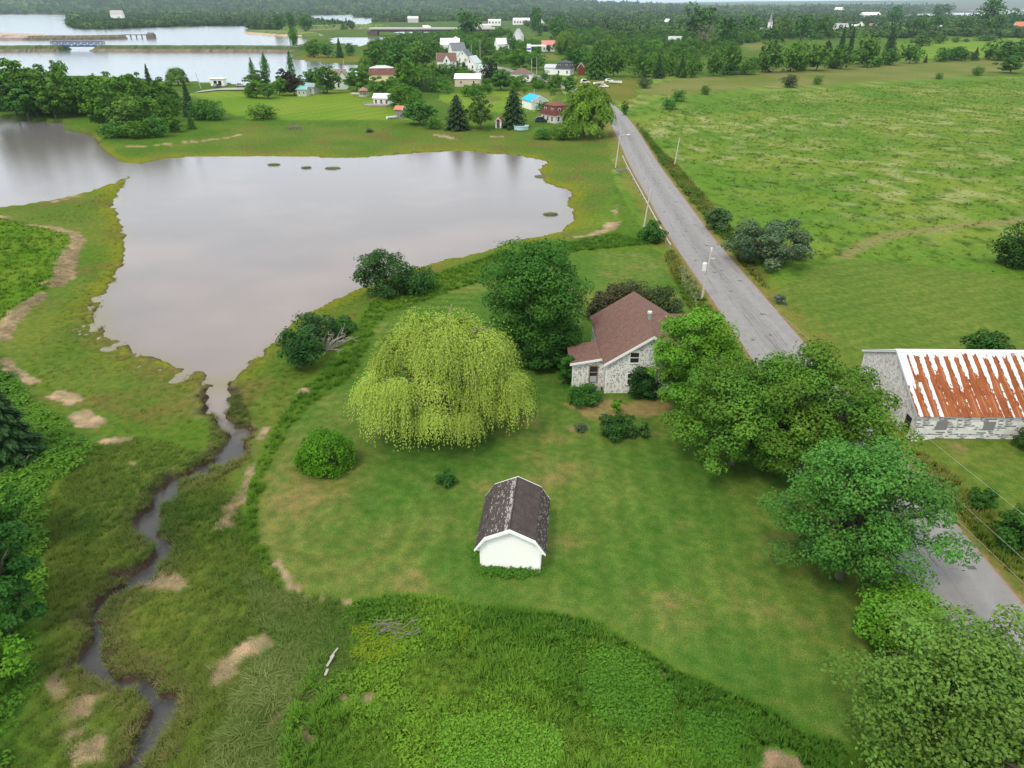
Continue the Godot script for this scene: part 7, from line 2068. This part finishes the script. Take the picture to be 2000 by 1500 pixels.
func list_trees() -> void:
	# [kind, label, x, z, height, width, tint]; a name is taken from the kind
	var cove := "trees of the wood by the cove"
	var rows := [
		["leafy_mid_a", "tall tree at the left end of the wood, its foot in the cove bank", -194.27, -293.34, 21.73, 20.34, MAPLE, cove],
		["leafy_mid_b", "wide-crowned tall tree, second from the left end of the wood", -182.91, -293.34, 20.68, 17.62, MAPLE * 0.9, cove],
		["leafy_mid_c", "slender loose tree rising highest against the water in the wood", -179.18, -305.40, 21.42, 9.35, MAPLE, cove],
		["leafy_mid_d", "lower dark tree at the water's edge near the left end of the wood", -184.67, -287.65, 14.06, 15.46, DEEP * 1.2, cove],
		["leafy_mid_a", "dark tree over the cove bank beneath the slender loose tree", -172.93, -286.25, 13.13, 13.48, MAPLE * 0.85, cove],
		["leafy_mid_e", "middling tree right of the slender loose one in the wood", -166.37, -293.34, 13.95, 12.21, MAPLE, cove],
		["leafy_mid_b", "round-topped tree in the middle of the wood, open water behind", -158.00, -293.34, 16.27, 12.97, MAPLE, cove],
		["leafy_mid_c", "fresh green round-topped tree left of the dark pointed spruce", -154.52, -302.30, 15.42, 12.54, FRESH * 0.75, cove],
		["leafy_mid_d", "tree with a flat top touching the dark pointed spruce of the wood", -151.88, -308.56, 15.70, 10.31, MAPLE, cove],
		["conifer_mid_a", "dark pointed spruce poking out of the top of the wood", -153.48, -325.33, 16.26, 7.37, SPRUCE, cove],
		["leafy_mid_e", "tree between the pointed spruce and the shore lawn", -142.40, -311.78, 12.44, 10.86, MAPLE * 0.9, cove],
		["leafy_mid_a", "pale broad tree in the front of the wood above the grassy point", -140.15, -259.67, 13.52, 13.69, FRESH * 0.7, cove],
		["leafy_mid_b", "tree with a greyish bare top in the front of the wood", -129.12, -252.90, 12.27, 12.00, OLIVE * 1.1, cove],
		["leafy_mid_c", "dense green tree in the front of the wood, right of the bare-topped one", -122.35, -252.90, 12.90, 11.31, MAPLE, cove],
		["leafy_mid_d", "narrow tree in the right end of the wood beside the lawn", -120.87, -262.00, 11.67, 8.51, MAPLE * 0.85, cove],
		["shrub_a", "bush at the tip of the grassy point below the wood", -129.46, -242.31, 5.05, 8.63, DEEP * 1.3, cove],
		["shrub_b", "feathery pale bush second along the point below the wood", -121.98, -241.30, 5.81, 9.58, FRESH * 0.7, cove],
		["shrub_a", "dark bush third along the point below the wood", -116.39, -243.34, 6.48, 8.32, DEEP * 1.2, cove],
		["leafy_mid_e", "small round tree closing the row of bushes on the point", -114.02, -252.90, 5.89, 6.38, MAPLE, cove],
		["conifer_mid_b", "little young tree alone on the grass right of the wood", -111.16, -259.67, 6.02, 3.89, Vector3(0.06, 0.14, 0.03), ""],
		["willow_mid_a", "light round tree on the shore by the far road", -178.97, -411.1, 9.03, 10.36, Vector3(0.13, 0.25, 0.04), ""],
		["conifer_mid_a", "dark columnar spruce between the wood and the green shore lawn", -123.98, -290.47, 12.94, 6.64, SPRUCE * 0.9, ""],
		["shrub_c", "large dark round bush beside the columnar spruce", -116.57, -283.51, 7.74, 9.58, DEEP * 1.2, ""],
		["shrub_a", "rounded bush at the right of the large dark one on the shore lawn", -111.25, -282.15, 6.82, 8.02, DEEP * 1.4, ""],
		["poplar_a", "shorter of the two columnar poplars above the tree clump", -153.32, -456.7, 14.02, 4.21, DEEP * 1.2, "columnar poplars by the bay"],
		["poplar_b", "taller of the two columnar poplars above the tree clump", -145.44, -456.7, 16.72, 6.00, DEEP * 1.2, "columnar poplars by the bay"],
		["poplar_a", "very tall thin poplar standing up from the purple-leaved tree", -124.72, -437.3, 18.90, 4.89, DEEP, "columnar poplars by the bay"],
		["leafy_mid_a", "dark spreading tree under the two poplars", -128.06, -387.74, 9.98, 14.42, MAPLE * 0.9, ""],
		["leafy_mid_b", "bright yellow green tree at the right of the poplar clump", -110.27, -364.57, 8.78, 8.26, FRESH * 0.9, ""],
		["leafy_mid_c", "bright tree at the front of the poplar clump, facing the lawn", -119.12, -353.95, 8.55, 8.98, FRESH * 0.85, ""],
		["leafy_mid_d", "small green tree in the front right of the poplar clump", -112.55, -351.90, 7.42, 8.47, MAPLE, ""],
		["shrub_c", "dark bush at the left foot of the poplar clump", -122.17, -356.03, 4.87, 5.24, DEEP, ""],
		["leafy_mid_e", "purple black round tree behind the wine-coloured one", -112.19, -382.89, 10.56, 11.19, Vector3(0.02, 0.03, 0.02), ""],
		["leafy_mid_a", "wine-coloured brown-leaved tree left of the teal-roofed cottage", -103.43, -364.57, 10.11, 10.68, WINE * 0.75, ""],
		["leafy_mid_b", "dark bluish tree directly behind the teal-roofed cottage", -100.58, -387.74, 10.92, 12.35, DEEP * 1.2, ""],
		["leafy_mid_c", "broad grey green tree left of the brown-roofed house with pale gables", -89.05, -371.24, 13.86, 13.80, MAPLE * 0.8, ""],
		["shrub_b", "spreading bush alone in the middle of the shore lawn", -94.03, -284.87, 5.98, 10.41, MAPLE * 0.9, ""],
		["shrub_a", "grey small bush at the edge of the lawn above the pond", -49.04, -257.37, 1.51, 2.82, SILVER * 0.6, ""],
		["leafy_mid_d", "big round green tree right of the brown-roofed house with pale gables", -76.84, -382.89, 11.95, 13.72, MAPLE, ""],
		["willow_mid_b", "light willow behind the big round tree near the water", -87.28, -463.5, 11.74, 9.16, Vector3(0.14, 0.27, 0.04), ""],
		["leafy_mid_e", "bright yellow green tree behind the white metal-roofed cabin", -51.89, -378.15, 15.67, 12.02, FRESH * 0.85, ""],
		["leafy_mid_a", "green tree hiding the front of the red-roofed yellow house", -61.48, -351.90, 10.01, 9.86, MAPLE, ""],
		["leafy_mid_b", "loose willowy tree to the right of the white metal-roofed cabin", -45.59, -315.07, 10.62, 12.25, FRESH * 0.65, ""],
		["shrub_c", "bright bushy growth over the small red-roofed shed", -41.78, -308.56, 6.99, 8.31, FRESH * 0.7, ""],
		["leafy_mid_c", "dark wide round tree in the yard, right of the small red-roofed shed", -32.88, -270.47, 8.96, 12.82, DEEP * 1.2, ""],
		["shrub_a", "low round bush at the right foot of the dark wide yard tree", -27.49, -264.37, 4.60, 5.40, MAPLE, ""],
		["pine_a", "dark shaggy pine with a wide base near the pond's far shore", -19.19, -262.00, 11.51, 10.64, Vector3(0.034, 0.068, 0.026), ""],
		["leafy_mid_d", "thin greyish green tree right of the dark shaggy pine", -11.30, -262.00, 12.16, 9.57, OLIVE * 0.8, ""],
		["pine_b", "dark broad pine next to the little white playhouse", 0.54, -263.18, 13.02, 11.03, Vector3(0.034, 0.072, 0.03), ""],
		["willow_mid_a", "great light green willow at the bend of the road", 24.74, -246.45, 16.59, 16.00, Vector3(0.16, 0.30, 0.035), ""],
		["shrub_c", "dark bush in front of the blue-roofed house", 12.95, -308.56, 4.29, 6.25, DEEP * 1.2, ""],
		["shrub_b", "hedge bush below the red mansard house", 10.38, -243.34, 3.81, 6.67, DEEP * 1.4, ""],
		["shrub_a", "hedge bush at the left foot of the great willow", 16.35, -242.31, 4.43, 7.64, MAPLE * 0.9, ""],
		["leafy_mid_e", "small tree at the roadside just past the great willow", 44.04, -294.80, 5.42, 3.39, MAPLE * 0.9, ""],
		["shrub_c", "dark bush with a twin, upper of the two in the field corner", 74.40, -340.02, 5.52, 7.30, DEEP * 1.4, ""],
		["shrub_a", "dark bush with a twin, lower of the two in the field corner", 64.77, -311.78, 5.11, 6.72, DEEP * 1.4, ""],
		["shrub_b", "pale grey green bush at the top end of the field", 68.80, -397.81, 5.63, 7.41, SILVER * 0.7, ""],
		["shrub_c", "small round bush alone in the hay field", 93.24, -369.00, 4.80, 4.93, MAPLE * 0.9, ""],
		["shrub_b", "brownish ragged bush on the line between hay field and pasture", 144.59, -400.4, 6.88, 7.98, Vector3(0.06, 0.08, 0.03), ""],
		["shrub_a", "round green bush right of the ragged brownish one", 165.46, -416.7, 4.85, 5.81, MAPLE, ""],
		["shrub_c", "tiny bush on the pasture line below the second field", 248.90, -450.0, 3.84, 4.77, DEEP * 1.5, ""],
		["shrub_b", "pair-stemmed leaning bush near the right end of the pasture line", 283.10, -470.5, 5.70, 6.84, MAPLE * 0.8, ""],
		["leafy_mid_a", "large dark bushy tree on the pasture line at the right edge", 313.79, -488.9, 10.59, 17.37, DEEP * 1.2, ""],
		]
	var hedge := "trees of the belt behind the hay field"
	rows.append_array([
		["pine_a", "dark pine behind the parked boats at the left end of the belt", 50.00, -456.7, 20.20, 14.98, DEEP * 0.9, hedge],
		["leafy_far_a", "grey green tree right of the dark pine behind the boats", 62.08, -463.5, 17.22, 13.39, MAPLE * 0.75, hedge],
		["leafy_far_b", "light green tree with pale blossom left of the first dark spruce", 76.83, -463.5, 12.84, 12.21, FRESH * 0.6, hedge],
		["conifer_mid_a", "first dark spruce of the tree belt", 85.75, -453.3, 12.85, 8.96, SPRUCE, hedge],
		["conifer_mid_b", "second dark spruce of the tree belt", 100.70, -460.0, 11.38, 7.88, SPRUCE, hedge],
		["leafy_far_c", "yellowish shrubby tree between the two dark spruces of the belt", 95.72, -470.5, 10.22, 8.06, FRESH * 0.55, hedge],
		["leafy_far_d", "pale poplar-like tree just right of the second dark spruce", 106.96, -456.7, 12.12, 7.22, FRESH * 0.6, hedge],
		["leafy_far_a", "round tree where the belt meets the gap of bright grass", 122.58, -466.9, 14.31, 11.06, MAPLE * 0.8, hedge],
		["leafy_far_b", "taller tree behind the round one at the gap in the belt", 135.50, -485.1, 17.39, 13.36, MAPLE * 0.8, hedge],
		["shrub_a", "low bushy tree in the dip of the belt under the yellow meadow", 145.65, -481.4, 9.86, 13.95, MAPLE, hedge],
		["leafy_far_c", "wide tree standing over the belt right of the yellow meadow", 163.63, -492.8, 19.37, 18.07, MAPLE * 0.75, hedge],
		["leafy_far_d", "fresh green tree next along from the wide belt tree", 181.37, -500.6, 17.90, 15.08, FRESH * 0.6, hedge],
		["leafy_far_a", "broad green tree mid-belt in front of the dark reddish pine", 198.99, -508.8, 18.17, 16.65, MAPLE * 0.85, hedge],
		["pine_b", "dark reddish pine rising behind the middle of the belt", 243.77, -606.6, 14.35, 14.25, Vector3(0.035, 0.055, 0.025), hedge],
		["leafy_far_b", "green tree right of the dark reddish pine", 220.28, -521.5, 15.84, 14.34, MAPLE * 0.8, hedge],
		["leafy_far_c", "tall leafy tree under the twin black spruces", 244.62, -539.3, 20.74, 18.31, MAPLE * 0.85, hedge],
		["conifer_mid_a", "left one of the twin black spruces above the belt", 306.80, -731.9, 22.60, 8.53, SPRUCE * 0.8, hedge],
		["conifer_mid_b", "right one of the twin black spruces above the belt", 315.41, -731.9, 21.34, 7.59, SPRUCE * 0.8, hedge],
		["pine_a", "lone black pine above the right half of the belt", 333.23, -692.3, 22.24, 12.57, SPRUCE, hedge],
		["leafy_far_d", "light small tree below the lone black pine", 270.26, -558.5, 11.64, 13.17, FRESH * 0.6, hedge],
		["leafy_far_a", "last big round tree of the belt before the bright meadow", 292.84, -573.7, 14.30, 15.75, DEEP * 1.2, hedge],
		["conifer_far_a", "tiny spruce in the gap of the belt by the bright meadow", 309.97, -584.3, 5.93, 4.21, SPRUCE, hedge],
		["shrub_c", "first dark bush of the hedge right of the bright meadow gap", 327.72, -595.3, 9.20, 10.91, DEEP * 1.2, hedge],
		["leafy_far_b", "dark rounded tree second in the hedge right of the gap", 342.57, -600.9, 10.70, 14.14, DEEP * 1.2, hedge],
		["conifer_far_b", "pointed small spruce in the hedge right of the gap", 359.68, -606.6, 9.37, 8.73, SPRUCE * 1.2, hedge],
		["leafy_far_c", "huge dark tree closing the hedge at the right edge", 385.15, -612.5, 14.12, 26.38, DEEP * 1.1, hedge],
		["leafy_far_d", "second huge dark tree at the very end of the hedge", 423.8, -643.5, 16.67, 21.78, DEEP * 1.1, hedge],
		["shrub_a", "bushy windblown tree in the upper meadow", 435.5, -836.5, 11.24, 23.87, MAPLE * 0.8, ""],
		["shrub_b", "windblown tree right of the bushy one in the upper meadow", 478.7, -882.1, 9.78, 14.86, MAPLE * 0.8, ""],
		["shrub_c", "little leaning bush in the middle of the upper meadow", 510.1, -906.8, 6.35, 8.82, MAPLE * 0.8, ""],
		["shrub_a", "small dark oval bush in the upper meadow", 529.7, -919.7, 4.30, 8.35, DEEP * 1.2, ""],
		["shrub_b", "long low dark thicket in the upper meadow", 570.0, -946.5, 6.62, 28.20, DEEP * 1.2, ""],
		])
	var town := "trees among the village houses"
	rows.append_array([
		["leafy_far_a", "tall dark round tree on a clear stem beyond the white church-like hall", -55.75, -1037.0, 34.45, 30.63, DEEP * 1.1, town],
		["leafy_far_b", "leafy tree left of the white hall", -61.68, -618.5, 13.17, 9.69, MAPLE * 0.75, town],
		["leafy_far_c", "round tree right of the white hall by the street", -29.37, -630.7, 11.94, 9.06, DEEP * 1.2, town],
		["leafy_far_d", "tall green tree behind the street lamp pole in the village", -22.82, -670.5, 14.99, 11.35, MAPLE * 0.75, town],
		["leafy_far_a", "round dark tree by the low white house along the street", -14.67, -776.1, 11.37, 9.07, DEEP * 1.2, town],
		["leafy_far_b", "dark tree right of the low white house along the street", -0.96, -731.9, 16.28, 9.50, DEEP * 1.2, town],
		["conifer_mid_a", "dark cone-shaped tree before the white gabled house", -28.58, -463.5, 8.41, 8.57, SPRUCE, town],
		["shrub_c", "dark shrub left of the cone-shaped tree and the gabled house", -34.54, -456.7, 8.85, 6.63, DEEP, town],
		["leafy_far_c", "leafy tree in front of the brown-roofed white gable house", -42.73, -446.8, 8.41, 11.22, MAPLE * 0.75, town],
		["leafy_far_d", "reddish dark tree between the beige garage and the street", -12.33, -431.2, 12.28, 9.11, Vector3(0.035, 0.05, 0.022), town],
		["leafy_mid_a", "dark spreading tree between the beige garage and the hip-roofed house", -5.18, -387.74, 10.45, 13.39, DEEP * 1.2, town],
		["leafy_mid_b", "bright green tree at the back of the hip-roofed house", 4.10, -517.2, 12.68, 14.93, FRESH * 0.75, town],
		["leafy_far_a", "dark tree behind the hip-roofed house beside the filling station", 16.05, -517.2, 10.54, 12.91, DEEP * 1.2, town],
		["shrub_a", "dark shrub in front of the white gambrel house", 18.73, -440.4, 5.90, 5.25, DEEP * 1.2, town],
		["shrub_b", "bright bush right of the hip-roofed house's white wall", 1.79, -382.89, 7.07, 5.61, FRESH * 0.8, town],
		["leafy_mid_c", "green tree before the white gambrel house", 22.42, -385.30, 8.75, 8.20, MAPLE, town],
		["leafy_mid_d", "dark oval tree left of the great willow's top", 27.70, -369.00, 9.32, 6.88, DEEP * 1.3, town],
		["willow_mid_b", "pale green willow beside the red-roofed store", 46.60, -684.9, 19.26, 19.57, Vector3(0.13, 0.25, 0.035), town],
		["leafy_mid_e", "dark round tree behind the white gambrel house", 40.67, -508.8, 15.19, 16.68, DEEP * 1.2, town],
		["leafy_far_b", "small dark tree in front of the red-roofed store", 33.56, -723.6, 6.40, 5.19, SPRUCE * 1.2, town],
		["leafy_far_c", "dark tall tree behind the filling station, left one", 33.67, -1107.3, 35.45, 17.05, DEEP, town],
		["leafy_far_d", "dark tall tree behind the filling station, right one", 54.38, -974.9, 26.95, 21.34, DEEP * 1.2, town],
		["leafy_far_a", "huge dark crown standing over the village left of the grey tree", 231.41, -974.9, 41.76, 40.01, DEEP * 0.9, town],
		["bare_a", "grey almost leafless tree in front of the huge dark crown", 198.24, -805.2, 24.29, 21.85, Vector3(0.28, 0.27, 0.2), town],
		["leafy_far_b", "dark tree right of the grey leafless one", 230.45, -847.5, 27.91, 25.14, DEEP, town],
		["leafy_far_c", "round tree just left of the steepled church", 320.33, -1071.0, 27.07, 27.55, DEEP * 1.2, town],
		["leafy_far_d", "pale brown green tree just right of the steepled church", 341.33, -1005.0, 27.74, 21.99, OLIVE * 0.8, town],
		["leafy_far_a", "tree in front of the steepled church's nave", 311.42, -946.5, 17.55, 24.45, MAPLE * 0.75, town],
		["leafy_far_b", "dark tree two crowns right of the steepled church", 357.87, -974.9, 29.16, 25.09, DEEP * 1.2, town],
		["leafy_far_c", "light round tree left of the grey-roofed house by the meadow", 394.75, -1005.0, 27.74, 21.99, FRESH * 0.5, town],
		["leafy_far_d", "dark tall tree behind the white houses by the far water", 758.9, -1589.4, 37.91, 30.49, DEEP, town],
		["leafy_far_a", "light tree by the meadow left of the tiny white cottage", 606.3, -1187.7, 25.88, 22.89, FRESH * 0.5, town],
		["leafy_far_b", "dark tree above the tiny white cottage", 711.6, -1332.4, 25.16, 29.08, DEEP * 1.2, town],
		["leafy_far_c", "dark bushy crown against the far water", 1379.2, -2576.2, 40.74, 62.43, DEEP, town],
		["leafy_far_d", "bright wide tree right of the tiny white cottage", 687.7, -1209.6, 20.85, 35.78, FRESH * 0.55, town],
		["poplar_a", "giant poplar at the right of the skyline", 765.3, -1280.5, 53.62, 47.41, DEEP * 0.9, town],
		["leafy_far_a", "green tree below the giant poplar, left", 683.3, -1146.1, 25.00, 22.11, MAPLE * 0.75, town],
		["leafy_far_b", "green tree below the giant poplar, right", 702.6, -1146.1, 25.00, 22.11, MAPLE * 0.8, town],
		["leafy_far_c", "windswept tree between the giant poplar and the orange roof", 909.7, -1449.8, 33.03, 31.57, DEEP * 1.2, town],
		["leafy_far_d", "tall thin tree by the blue bridge end of the far point", -220.21, -795.2, 20.81, 9.26, DEEP * 1.2, ""],
		["leafy_far_a", "dark tree left end of the three on the far stony point", -367.33, -1256.0, 28.03, 19.35, DEEP, ""],
		["leafy_far_b", "dark slender tree in the middle of the far stony point", -354.54, -1280.5, 29.28, 13.14, DEEP, ""],
		["leafy_far_c", "dark leaning tree right end of the three on the far stony point", -319.95, -1232.4, 25.42, 20.58, DEEP, ""],
		["leafy_far_d", "light tree first in the row on the marsh edge by the inlet", -166.90, -656.7, 13.55, 14.55, FRESH * 0.6, ""],
		["leafy_far_a", "dark tree second in the row on the marsh edge by the inlet", -154.17, -650.1, 12.66, 12.71, DEEP * 1.2, ""],
		["conifer_mid_b", "dark conifer third in the row on the marsh edge by the inlet", -143.10, -650.1, 15.69, 8.46, SPRUCE * 1.1, ""],
		["leafy_far_b", "small dark tree last in the row on the marsh edge by the inlet", -138.70, -670.5, 11.08, 7.43, DEEP * 1.2, ""],
		["leafy_far_c", "dark large round tree above the yellow house, near the inlet", -72.81, -500.6, 17.90, 18.36, DEEP * 1.1, ""],
		["leafy_far_d", "green tree left of the dark large round one near the inlet", -93.45, -534.8, 16.53, 15.39, MAPLE * 0.75, ""],
		["leafy_far_a", "green tree right of the dark large round one near the inlet", -60.65, -534.8, 17.15, 15.39, MAPLE * 0.75, ""],
		["leafy_far_b", "green tree at the edge of the inlet below the highway bridge", -109.82, -699.9, 13.17, 15.48, FRESH * 0.5, ""],
		["leafy_far_c", "green tree below the middle of the highway bridge", -93.19, -731.9, 12.88, 19.03, MAPLE * 0.75, ""],
		["leafy_far_d", "green tree below the right end of the highway bridge", -70.01, -766.8, 13.47, 18.92, MAPLE * 0.7, ""],
	])
	for i in 8:
		var f := i / 7.0
		rows.append(["conifer_mid_b" if i % 2 else "conifer_mid_a", ["shortest, at the left end", "second from the left", "third from the left", "fourth from the left", "fifth from the left", "third from the right", "second from the right", "last, beside the beige garage"][i] + " of the clipped conifer hedge", -52.5 + 14.0 * f, -383.0 + 6.0 * f, 8.0 + 0.9 * sin(i * 2.0), 3.6, Vector3(0.05, 0.115, 0.032), "conifers of the clipped hedge"])
	var kind_names := {"leafy": "broadleaf_tree", "conifer": "conifer_tree", "shrub": "bush", "pine": "pine_tree", "poplar": "poplar_tree", "willow": "willow_tree", "bare": "bare_tree"}
	for r: Array in rows:
		var k: String = r[0]
		var called: String = kind_names[k.get_slice("_", 0)]
		tree(called, r[1], "bush" if called == "bush" else "tree", k, r[6], r[2], r[3], r[4], r[5], r[7])
